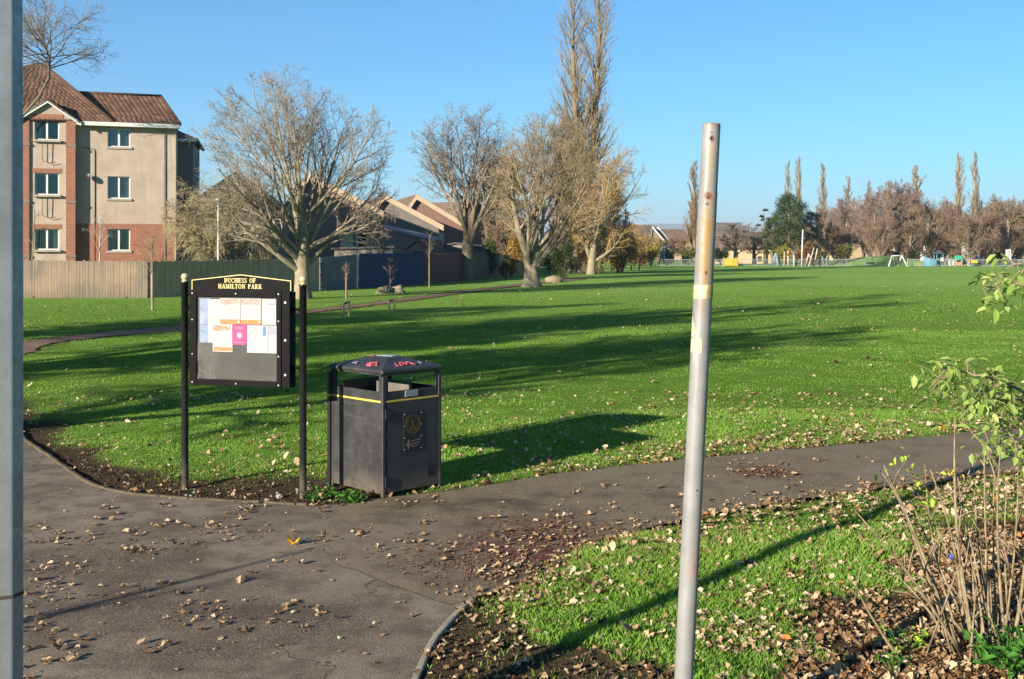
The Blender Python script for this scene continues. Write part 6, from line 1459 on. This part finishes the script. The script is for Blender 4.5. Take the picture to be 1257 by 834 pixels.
# ================================================================== the far side of the field
# bare trees of the far belt: a few kinds built once, each tree a copy at its own place, size and turn
def proto(kind, seed, env, trunks, lv, mb, mt):
    th, *_ = make_tree('far_tree', 'x', 'tree', (0, -200, 0), 0, seed, trunks, env, lv, mb, mt, 3); return th
def spread_lv(r1=.03): return [dict(n=15, t=(.15, 1.0), a=(22, 75), fill=.92, rr=.5, rmin=.07, p=7, k=4, w=.09, up=.10, tip=.25), dict(n=8, t=(.15, 1), a=(22, 58), lr=.5, rr=.55, rmin=.04, p=5, k=3, w=.12, up=.05, tip=.4), dict(n=8, t=(.1, 1), a=(22, 62), lr=.5, rr=.6, rmin=r1, p=4, k=3, w=.14, tip=.5), dict(n=5, t=(.1, 1), a=(25, 65), lr=.65, rr=.7, rmin=r1 * .8, p=3, k=3, w=.14, tip=.6)]
TR1 = [([(0, 0, -.1), (0, 0, .5), (.1, 0, 2.2), (0, .1, 4.2), (.1, 0, 6.5)], [.42, .32, .27, .2, .08])]
TRP = [([(-.1, 0, -.1), (-.1, 0, 4), (-.15, 0, 10), (-.1, 0, 18)], [.42, .34, .22, .05])]
PLF = [dict(n=46, t=(.06, 1.0), a=(9, 25), L=5.0, taper=.78, rr=.4, rmin=.05, p=6, k=3, w=.03, up=.07, tip=.3), dict(n=7, t=(.1, 1), a=(10, 24), lr=.55, rr=.5, rmin=.032, p=4, k=3, w=.07, up=.10, tip=.5), dict(n=5, t=(.1, 1), a=(10, 26), lr=.6, rr=.7, rmin=.026, p=3, k=3, w=.08, up=.06, tip=.6)]
PR = {}
e1 = ((0, 0, 5.6), (3.4, 3.4, 4.5)); e2 = ((0, 0, 5.4), (4.2, 4.2, 4.6)); e3 = ((0, 0, 6.0), (2.4, 2.4, 4.2)); ep = ((0, 0, 9.5), (2.2, 2.2, 9.9))
for k, (sd, e, tr, lv, mb, mt) in dict(red=(101, e1, TR1, spread_lv(.026), 'bark_mid', 'twig_red'), red2=(102, e2, TR1, spread_lv(), 'bark_pale', 'twig_red'), brown=(103, e2, TR1, spread_lv(), 'bark_pale', 'twig_brown'), brown2=(104, e1, TR1, spread_lv(), 'bark_mid', 'twig_brown'),
        thin=(105, e3, TR1, spread_lv(.024), 'bark_dark', 'twig_purple'), poplar=(106, ep, TRP, PLF, 'bark_pale', 'twig_poplar'), poplar2=(107, ((0, 0, 9.5), (1.8, 1.8, 9.9)), TRP, PLF, 'bark_pale', 'twig_tan'), orange=(108, ((0, 0, 9.5), (2.4, 2.4, 9.9)), TRP, PLF, 'bark_mid', 'twig_orange')).items():
    PR[k] = [proto(k, sd, e, tr, lv, MATS[mb], MATS[mt]), e, False]
def far_tree(kind, px, top, hw, d, label, group='bare trees in the belt beyond the field'):
    th, e, used = PR[kind]; o = th if not used else copy_tree(th); PR[kind][2] = True
    hm = e[0][2] + e[1][2]; H = CAMH - (top - HZ) / F * d; sx = px_r(hw * (1.4 if 'poplar' in kind or kind == 'orange' else 1.2), d) / e[1][0]
    o.location = ((px - CX) / F * d, d, 0); o.scale = (sx, sx, H / hm); o.rotation_euler.z = random.uniform(0, 6.28); tag(o, label, 'tree', group)
    o.name = 'poplar' if 'poplar' in kind or kind == 'orange' else 'bare_tree'
random.seed(99)
for a in [('orange', 851, 196, 14, 165, 'orange brown poplar left of the leaning grey pole'), ('poplar2', 866, 205, 6, 168, 'narrow poplar close behind the orange brown one'),
  ('thin', 903, 262, 20, 172, 'dark bare tree in front of the long cream building'), ('thin', 926, 274, 17, 178, 'smaller bare tree at the right end of the cream building'), ('thin', 916, 268, 16, 195, 'bare tree behind the gap in the two dark trees'),
  ('poplar2', 967, 196, 6.5, 205, 'left poplar of the pair above the green conifer'), ('poplar2', 980, 190, 6.5, 205, 'right poplar of the pair above the green conifer'), ('poplar2', 1010, 198, 8, 200, 'lone narrow poplar right of the green conifer'),
  ('poplar', 1040, 216, 11, 205, 'broad pale poplar between the lone one and the red trees'), ('poplar', 1068, 222, 9, 210, 'pale poplar top just behind the red trees'),
  ('red', 1012, 250, 20, 180, 'red twigged tree below the lone poplar'), ('red2', 1040, 240, 22, 178, 'red twigged tree in front of the broad pale poplar'), ('red', 1074, 229, 26, 172, 'leftmost tall purple red tree on the grass mound'), ('red2', 1098, 218, 26, 185, 'tall purple red tree behind the dark evergreen'),
  ('poplar', 1126, 203, 17, 190, 'tallest dense poplar in the middle of the belt'), ('red', 1122, 222, 22, 182, 'red twigged tree leaning on the dense poplar'), ('brown', 1140, 246, 24, 172, 'brown tree left of the play tower'), ('brown2', 1117, 262, 22, 168, 'low brown tree right of the dark evergreen'), ('brown', 1160, 262, 22, 174, 'brown tree behind the play tower'),
  ('thin', 1153, 236, 17, 195, 'fine bare tree beside the poplar pair'), ('poplar2', 1178, 186, 9, 188, 'left poplar of the tall pair at the right'), ('poplar', 1196, 186, 10, 188, 'right poplar of the tall pair at the right'), ('brown2', 1170, 242, 10, 186, 'pale brown tree between the play tower and poplars'),
  ('brown', 1189, 258, 22, 160, 'thick trunked brown tree below the poplar pair'), ('brown2', 1206, 250, 24, 164, 'forked brown tree right of the poplar pair'), ('red', 1222, 246, 22, 178, 'reddish brown tree near the white panel'), ('brown', 1238, 240, 24, 170, 'brown tree behind the white panel'), ('brown2', 1256, 246, 24, 172, 'brown tree at the right edge of the belt'), ('thin', 1245, 240, 20, 195, 'fine bare tree at the right edge'), ('red2', 1275, 244, 24, 175, 'brown tree half out of the frame at the right'),
  ('red2', 1060, 240, 24, 192, 'red twigged tree in the row behind the mound'), ('red', 1090, 226, 24, 196, 'purple red tree deep behind the dark evergreen'), ('red2', 1112, 232, 26, 190, 'reddish tree filling the middle of the belt'), ('brown', 1148, 240, 26, 192, 'brown tree in the row behind the play tower'), ('red2', 1165, 250, 22, 186, 'reddish tree between the play tower and poplar pair'), ('brown2', 1212, 240, 24, 190, 'brown tree in the row behind the poplar pair'), ('red', 1228, 236, 22, 186, 'tall reddish tree behind the white panel'), ('brown', 1250, 238, 24, 186, 'tall brown tree at the right end of the back row'), ('red', 1025, 246, 20, 190, 'reddish tree in the back row left of the mound'),
  ('brown2', 945, 276, 14, 190, 'low brown tree left of the big conifer'), ('brown', 890, 276, 14, 200, 'low brown tree behind the cream building'),
  ('thin', 1000, 262, 16, 182, 'small bare tree right of the green conifer'), ('brown2', 1025, 268, 18, 172, 'brown tree at the left foot of the grass mound'), ('brown', 1083, 262, 20, 168, 'brown tree with forked pale trunk on the mound')]: far_tree(*a)
for k, v_ in PR.items():
    if not v_[2]:
        for c_ in list(v_[0].children): bpy.data.objects.remove(c_)
        bpy.data.objects.remove(v_[0])
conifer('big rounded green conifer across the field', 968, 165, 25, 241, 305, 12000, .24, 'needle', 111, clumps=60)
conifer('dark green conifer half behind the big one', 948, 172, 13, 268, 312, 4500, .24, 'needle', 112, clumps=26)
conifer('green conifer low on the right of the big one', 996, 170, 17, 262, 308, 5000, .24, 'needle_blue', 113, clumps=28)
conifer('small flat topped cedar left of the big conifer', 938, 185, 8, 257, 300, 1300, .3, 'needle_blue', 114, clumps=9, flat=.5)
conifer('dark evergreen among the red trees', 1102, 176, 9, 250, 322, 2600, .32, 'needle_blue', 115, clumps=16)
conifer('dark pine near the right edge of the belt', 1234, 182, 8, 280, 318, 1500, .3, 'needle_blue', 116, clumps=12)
B('olive green bush on the grass mound', 1036, 160, 14, 296, 2600, .3, 'leaf_olive', 121); B('olive green bush left of the play tower', 1122, 160, 9, 304, 1400, .26, 'leaf_olive', 122); B('yellow green shrub below the big conifer', 962, 160, 12, 297, 1800, .28, 'leaf_yellow', 123)
B('rust orange shrub below the big conifer', 984, 160, 13, 297, 2000, .28, 'leaf_rust', 124); B('olive shrub at the right of the rust shrub', 1008, 161, 10, 306, 1500, .28, 'leaf_olive', 125); B('dark shrub in front of the cream building', 885, 163, 9, 303, 1300, .28, 'leaf_dark', 126)
B('yellow green bush by the left end of the railings', 799, 155, 11, 298, 2000, .28, 'leaf_yellow', 127); B('dark clipped bush by the left end of the railings', 787, 152, 7, 303, 1300, .26, 'leaf_dark', 128); B('brown thicket between the lawn trees and railings', 778, 150, 16, 288, 2600, .28, 'leaf_rust', 129); B('green brown bush right of the yellow green one', 820, 158, 11, 302, 1400, .28, 'leaf_olive', 130); B('olive bush at the foot of the orange poplar', 845, 160, 12, 303, 1400, .28, 'leaf_olive', 131)
B('dark bush under the right hand trees', 1225, 172, 14, 308, 1400, .28, 'leaf_dark', 132); B('dark bush between the mound and the evergreen', 1092, 170, 12, 306, 1400, .28, 'leaf_dark', 133)

thicket('brown gold thicket hiding the first roofs left of the railings', 797, 178, 22, 289, 145, 'twig_gold'); thicket('brown hedge between the thicket and the orange poplar', 828, 182, 20, 291, 146, 'twig_brown'); thicket('brown hedge behind the yellow gate', 878, 178, 14, 303, 147, 'twig_brown')
# ---- houses and roofs across the field
lng = thing('cream_building', 'long low cream building with brown roof across the field', 'building', ((905 - CX) / F * 186, 186, 0), R(-4))
MB().b2((-5.2, 0, 0), (6, 9, 2.55)).build('wall', MATS['wall_cream'], lng); roof([((-5.6, -.5, 2.5), (6.4, -.5, 2.5), (6.0, 4.5, 4.9), (-5.2, 4.5, 4.9)), ((6.4, 9.5, 2.5), (-5.6, 9.5, 2.5), (-5.2, 4.6, 4.9), (6, 4.6, 4.9))], MATS['roof_brown'], lng, course=.5, tile=.8)
for x_ in (-3.0, 3.6): MB().b2((x_ - .35, -.03, .3), (x_ + .35, -.002, 1.2)).build('window', MATS['room_dark'], lng)
lng2 = thing('cream_building', 'taller cream building end seen left of the dark bare tree', 'building', ((880 - CX) / F * 196, 196, 0), R(-4))
MB().b2((-4, 0, 0), (4.5, 9, 4.1)).build('wall', MATS['wall_cream'], lng2); roof([((-4.4, -.5, 4.0), (5.0, -.5, 4.0), (4.6, 4.5, 7.0), (-4, 4.5, 7.0)), ((5, 9.5, 4), (-4.4, 9.5, 4), (-4, 4.6, 7), (4.6, 4.6, 7))], MATS['roof_grey'], lng2, course=.5, tile=.8)
gable_house('house', 'grey roofed house with two white edged dormers left of the poplar', 800, 235, 9, 4.6, 7.4, 16, R(94), MATS['wall_pink'], MATS['roof_brown'], None)
for lb, px, d in (('left of two white edged sloping roof ends left of the poplar', 806, 226), ('right of two white edged sloping roof ends left of the poplar', 812, 228)):
    gable_house('house', lb, px, d, 2.6, 4.4, 7.0, 3, R(10), MATS['wall_pink'], MATS['roof_grey'], MATS['white_board'], (), .12)
HS = [(770, 300, 'brown'), (785, 420, 'tile'), (803, 470, 'grey'), (826, 330, 'grey'), (838, 260, 'brown'), (828, 520, 'tile'), (846, 400, 'brown'), (872, 560, 'grey'), (885, 380, 'brown'), (893, 470, 'tile'), (908, 330, 'brown'), (915, 600, 'brown'), (930, 420, 'grey'), (945, 300, 'tile'), (955, 520, 'brown'), (1000, 260, 'brown'), (1020, 250, 'grey'), (1170, 240, 'brown'), (1183, 215, 'grey'), (1252, 230, 'brown')]
for i, (px, d, rk) in enumerate(HS):
    w_ = MATS[['wall_cream', 'wall_pink', 'white_board', 'wall_grey'][i % 4]]
    gable_house('house', 'distant house with low pitched roof beyond the far trees', px, d, random.uniform(7, 12), random.uniform(3.6, 5), random.uniform(6, 7.8), 9, R(random.choice([80, 95, -75, 10])), w_, MATS['roof_' + rk], None)['group'] = 'distant houses beyond the far trees'
# far-off woods along the horizon: one mass
rw = np.random.default_rng(5); Vs, Fs, As, b_ = [], [], [], 0
for (d0, d1, n, h0, h1, sz_) in ((420, 900, 900, 4, 8.5, 1.1), (900, 2600, 900, 7, 16, 2.4)):
    yy = rw.uniform(d0, d1, n); xx = yy * rw.uniform(-.16, .5, n); hh = rw.uniform(h0, h1, n)
    k = np.repeat(np.arange(n), 26); v_ = unit(rw.normal(0, 1, (len(k), 3))) * (rw.random(len(k)) ** .4)[:, None]
    P = np.stack([xx[k], yy[k], hh[k] * .52], 1) + v_ * np.stack([hh[k] * .5, hh[k] * .5, hh[k] * .48], 1)
    V, Q, A_ = leaf_cards(P, sz_, 9, 0); tone = np.repeat(rw.random(n), 26); Vs.append(V); Fs.append(Q + b_); As.append(np.repeat(np.clip(tone + rw.normal(0, .15, len(k)), 0, 1), 6)); b_ += len(V)
foliage('far_wood', (0.055, 0.045, 0.035), (0.17, 0.11, 0.08), .1)
tag(link('distant_woods', np_mesh('distant_woods', np.concatenate(Vs), [np.concatenate(Fs)], False, {'rnd': np.concatenate(As)}), MATS['far_wood']), 'brown grey winter woods along the horizon beyond the houses', 'woods', kind='stuff')

# ---- grass mound
m = MB(); n = 40; vs_ = []; cx_ = (1082 - CX) / F * 163
for j in range(9):
    for i in range(n + 1):
        u = i / n * 2 - 1; w_ = j / 8 * 2 - 1; vs_.append((cx_ + u * 7.6, 163 + w_ * 7, 1.35 * max(0, 1 - u * u) ** 1.2 * max(0, 1 - w_ * w_) ** .8 - .02))
m.add(vs_, [(j * (n + 1) + i, j * (n + 1) + i + 1, (j + 1) * (n + 1) + i + 1, (j + 1) * (n + 1) + i) for j in range(8) for i in range(n)], True)
tag(m.build('grass_hill', MATS['ground']), kind='structure')

# ================================================================== playground
plain('galv_rail', (0.22, 0.24, 0.24), .5, .2, .1); plain('play_yellow', (0.38, 0.27, 0.02), .5, 0, .08); plain('play_white', (0.42, 0.42, 0.39), .45, 0, .05); plain('play_teal', (0.07, 0.18, 0.21), .5, 0, .1); plain('play_blue', (0.11, 0.23, 0.31), .5, 0, .1); plain('play_dark', (0.045, 0.055, 0.065), .5); plain('play_green', (0.03, 0.25, 0.14), .5); plain('play_red', (0.45, 0.16, 0.11), .5); plain('play_cream', (0.38, 0.35, 0.27), .5); plain('rubber', (0.04, 0.04, 0.045), .8)
plain('wood_pole', (0.30, 0.245, 0.185), .8, 0, .15)
X_ = lambda px, d: (px - CX) / F * d
def railing(label, p0, p1, d0, d1, h, mat):
    a = Vector((X_(p0, d0), d0, 0)); b = Vector((X_(p1, d1), d1, 0)); L = (b - a).length; th = thing('railing', label, 'railing', a, math.atan2(b.y - a.y, b.x - a.x), 'bow topped railings round the playground')
    m = MB(); k = int(L / .16)
    for i in range(k): m.box((L * (i + .5) / k, 0, h / 2), (.028, .028, h))
    m.build('bars', mat, th); m = MB(); m.b2((0, -.02, h - .12), (L, .02, h - .07)); m.b2((0, -.02, .1), (L, .02, .15)); m.build('rail', mat, th)
    for i in range(int(L / 2.7) + 1): MB().box((min(i * 2.7, L - .04), .03, h * .53), (.07, .07, h * 1.06)).build('railing_post', mat, th)
railing('grey railings from the dark bush to the leaning pole', 788, 862, 152, 153, 1.0, MATS['galv_rail']); railing('grey railings right of the leaning pole as far as the yellow gate', 862, 888, 153, 153, 1.0, MATS['galv_rail']); railing('grey railings between the yellow gate and the climbing frames', 905, 990, 153, 154, 1.0, MATS['galv_rail']); railing('grey railings below the grass mound', 990, 1088, 154, 154, 1.0, MATS['galv_rail']); railing('grey railings in front of the play tower', 1114, 1190, 154, 152, 1.0, MATS['galv_rail']); railing('grey railings at the right end of the playground', 1190, 1290, 152, 151, 1.0, MATS['galv_rail'])
g_ = thing('yellow_gate', 'bright yellow playground gate in the grey railings', 'gate', (X_(889, 152), 152, 0)); m = MB()
for i in range(7): m.box((.12 + i * .24, 0, .58), (.19, .03, .98))
m.build('slats', MATS['play_yellow'], g_); m = MB(); m.b2((0, .02, .2), (1.7, .06, .28)); m.b2((0, .02, .95), (1.7, .06, 1.03)); m.build('rail', MATS['play_yellow'], g_); m = MB(); m.box((-.06, 0, .6), (.09, .09, 1.2)); m.box((1.76, 0, .6), (.09, .09, 1.2)); m.build('gate_post', MATS['play_yellow'], g_)
def poles(name, label, cat, d, segs, mat, extra=None, base_px=None):
    bx = X_(base_px or segs[0][0][0], d); th = thing(name, label, cat, (bx, d, 0))
    for s in segs: MB().tube([at(px, py, d + (dd if False else 0)) - Vector((bx, d, 0)) + Vector((0, o_, 0)) for (px, py, o_) in s], s_rad, 8).build('pole', mat, th)
    return th
s_rad = .09; poles('mast', 'tall slim pale mast standing on the field edge', 'mast', 150, [[(984, 328, 0), (985.5, 282, 0)]], MATS['play_white'])
s_rad = .10; poles('climbing_frame', 'blue grey A shaped frame left of the tall mast', 'climbing frame', 153, [[(956, 328, 0), (953, 311, .4)], [(949, 328, 1.2), (953, 311, .4)]], MATS['play_blue'])
s_rad = .10; poles('play_post', 'pale timber post, leftmost of three near the mast', 'post', 153, [[(962.5, 328, 0), (963, 309, 0)]], MATS['wood_pole'])
s_rad = .12; t_ = poles('play_post', 'red topped timber post, middle of three near the mast', 'post', 152, [[(967.5, 328, 0), (967.5, 314, 0)]], MATS['wood_pole']); MB().tube([(0, 0, 1.6), (0, 0, 2.1)], .14, 8).build('cap', MATS['play_red'], t_)
s_rad = .08; poles('play_post', 'short thin post just left of the tall mast', 'post', 152, [[(974.5, 328, 0), (974.5, 313, 0)]], MATS['play_white'])
s_rad = .10; poles('climbing_frame', 'crossed timber pole frame right of the tall mast', 'climbing frame', 153, [[(992, 329, 0), (1001, 304, .6)], [(1002, 325, 1), (1005, 305, .6)], [(993, 312, .5), (998, 319, .3)], [(991, 326, .8), (994, 311, .5)]], MATS['wood_pole'])
s_rad = .07; poles('climbing_frame', 'thin tripod frame with ropes in front of the olive shrub', 'climbing frame', 154, [[(1012, 326, 0), (1008, 311, .3)], [(1013, 324, .5), (1017, 313, .2)], [(1008, 311, .3), (1014, 323, .4)]], MATS['galv_rail'])
s_rad = .11; poles('swing_frame', 'pale A shaped swing frame behind the left railings', 'swing', 156, [[(818, 326, 0), (814, 305, .5)], [(810, 324, .9), (814, 305, .5)], [(814, 305, .5), (826, 303, 4)], [(829, 324, 4.4), (826, 303, 4)]], MATS['play_blue'])
# white swing with seats
sw = thing('swing_frame', 'white A framed swing with dark seats at the field edge', 'swing', (X_(1100, 151), 151, 0)); dz = lambda py: CAMH - (py - HZ) / F * 151; dx = lambda px: (px - 1100) / F * 151
for a, b in ((1089, 1095), (1100, 1095), (1104, 1107), (1112, 1107)):
    MB().tube([(dx(a), (-.6 if a in (1089, 1112) else .6), 0), (dx(b), 0, dz(314))], .09, 8).build('leg', MATS['play_white'], sw)
MB().tube([(dx(1094), 0, dz(314.3)), (dx(1108), 0, dz(314))], .08, 8).build('top_bar', MATS['play_white'], sw)
for px in (1098.5, 1103):
    m = MB(); m.box((dx(px), 0, .62), (.42, .3, .3)); s_ = m.build('seat', MATS['rubber'], sw, .04); m = MB(); m.tube([(dx(px) - .18, 0, .76), (dx(px) - .18, 0, dz(315))], .014, 4); m.tube([(dx(px) + .18, 0, .76), (dx(px) + .18, 0, dz(315))], .014, 4); m.build('chain', MATS['galv_rail'], s_)
s_rad = .07; poles('swing_frame', 'long low swing beam on thin legs below the mound', 'swing', 155, [[(1071, 327, 0), (1072, 315.5, .4)], [(1073, 325, .8), (1072, 315.5, .4)], [(1072, 315.8, .4), (1091, 316, .4)]], MATS['galv_rail'])
bk = thing('basket_swing', 'dark round basket swing hanging low beside the white swing', 'swing', (X_(1068, 154), 154, 0)); MB().lathe([(.01, .35), (.5, .38), (.62, .48), (.55, .52), (.01, .42)], n=14).build('basket', MATS['rubber'], bk); m = MB(); m.tube([(-.9, 0, 0), (-.5, 0, .5), (.5, 0, .5), (.9, 0, 0)], .07, 6); m.build('frame', MATS['galv_rail'], bk)
pt = thing('play_tower', 'blue green play tower with dark roof and slide', 'play tower', (X_(1150, 153), 153, 0)); tx = lambda px: (px - 1150) / F * 153; tz = lambda py: CAMH - (py - HZ) / F * 153
for px in (1150, 1157.5):
    for y_ in (0, 1.0): MB().tube([(tx(px), y_, 0), (tx(px), y_, tz(311))], .07, 8).build('post', MATS['play_teal'], pt)
MB().add([(tx(1148), -.25, tz(312)), (tx(1160), -.25, tz(312)), (tx(1160), 1.25, tz(312)), (tx(1148), 1.25, tz(312)), (tx(1154), .5, tz(306.5)), (tx(1154), .5, tz(306.5) + .01)], [(0, 1, 4), (1, 2, 4), (2, 3, 4), (3, 0, 4), (3, 2, 1, 0)]).build('roof', MATS['play_dark'], pt)
MB().b2((tx(1148.5), -.1, tz(321)), (tx(1159), 1.1, tz(321) + .12)).build('deck', MATS['play_dark'], pt)
for a, b, y0, y1, mt in ((1149, 1152, 321, 317, 'play_teal'), (1154, 1158, 321, 316.5, 'play_cream'), (1134, 1142, 327, 317, 'play_blue'), (1164, 1171, 326, 319, 'play_white'), (1142, 1148, 327, 320, 'play_teal')): MB().b2((tx(a), -.16, tz(y0)), (tx(b), -.11, tz(y1))).build('panel', MATS[mt], pt)
for px in (1134, 1138, 1142, 1164, 1171): MB().tube([(tx(px), 0, 0), (tx(px), 0, tz(315 if px < 1140 else 318))], .07, 8).build('post', MATS['play_teal'], pt)
MB().b2((tx(1134), .1, tz(321)), (tx(1150), .9, tz(321) + .1)).build('bridge', MATS['play_dark'], pt)
m = MB(); 
for i in range(8):
    a, b = i / 8, (i + 1) / 8; f_ = lambda t_: (tx(1149 - t_ * 9), -1.9 * t_ - .2, tz(320) * (1 - t_) ** 1.15 + .12)
    p, q = Vector(f_(a)), Vector(f_(b)); m.add([p + Vector((0, -.22, 0)), p + Vector((0, .22, 0)), q + Vector((0, .22, 0)), q + Vector((0, -.22, 0)), p + Vector((0, -.22, -.08)), p + Vector((0, .22, -.08)), q + Vector((0, .22, -.08)), q + Vector((0, -.22, -.08))], [(0, 1, 2, 3), (7, 6, 5, 4), (0, 4, 5, 1), (2, 6, 7, 3), (1, 5, 6, 2), (3, 7, 4, 0)])
m.build('slide', MATS['play_blue'], pt)
pv = thing('playhouse', 'small green and red play hut right of the play tower', 'play hut', (X_(1176, 151), 151, 0)); MB().add([(-.55, -.4, .95), (.55, -.4, .95), (.55, .4, .95), (-.55, .4, .95), (-.4, 0, 1.45), (.4, 0, 1.45)], [(0, 1, 5, 4), (2, 3, 4, 5), (1, 2, 5), (3, 0, 4), (3, 2, 1, 0)]).build('roof', MATS['play_green'], pv)
m = MB()
for x_ in (-.4, .4):
    for y_ in (-.3, .3): m.tube([(x_, y_, 0), (x_, y_, .95)], .05, 6)
m.build('posts', MATS['play_cream'], pv); MB().b2((-.4, -.34, .2), (.4, -.30, .6)).build('panel', MATS['play_red'], pv)
sg = thing('raised_play_board', 'white framed play panel raised on dark legs at the right', 'play panel', (X_(1238, 152), 152, 0)); gz = lambda py: CAMH - (py - HZ) / F * 152; gxx = lambda px: (px - 1238) / F * 152
MB().b2((gxx(1234.5), -.04, gz(320)), (gxx(1241), .04, gz(306.5))).build('board', MATS['play_white'], sg); m = MB()
for i in range(5): m.b2((gxx(1236.5), -.06, gz(318.5 - i * 2.3)), (gxx(1239.5), -.041, gz(317.6 - i * 2.3)))
m.build('bars', MATS['play_dark'], sg)
for px in (1232, 1236, 1240, 1246): MB().tube([(gxx(px), .1, 0), (gxx(px), .1, gz(316))], .06, 6).build('leg', MATS['play_dark'], sg)
MB().b2((gxx(1231), 0.15, gz(322)), (gxx(1248), .9, gz(322) + .1)).build('deck', MATS['play_dark'], sg)
ye = thing('spring_rider', 'little yellow spring rider in front of the brown trees', 'spring rider', (X_(1196, 151), 151, 0)); MB().b2((-.45, -.06, .45), (.45, .06, .85)).build('seat', MATS['play_yellow'], ye, .04); MB().tube([(0, 0, 0), (0, 0, .45)], .11, 8).build('spring', MATS['play_dark'], ye); MB().tube([(-.35, 0, .8), (-.42, 0, 1.2)], .06, 6).build('handle', MATS['play_red'], ye)
# ================================================================== air
HAZE = 0.00019
if HAZE:
    m = MB(); m.b2((-8800, -280, -3), (8800, 13500, 235)); t = NT('haze'); pv_ = t.n('ShaderNodeVolumePrincipled', {'Color': (.78, .86, 1, 1), 'Density': HAZE, 'Anisotropy': .2}); t.t.links.new(pv_.outputs[0], t.out.inputs['Volume'])
    hz_o = m.build('haze', t.m); tag(hz_o, 'thin blue haze over the far houses and hills', 'haze', kind='stuff')
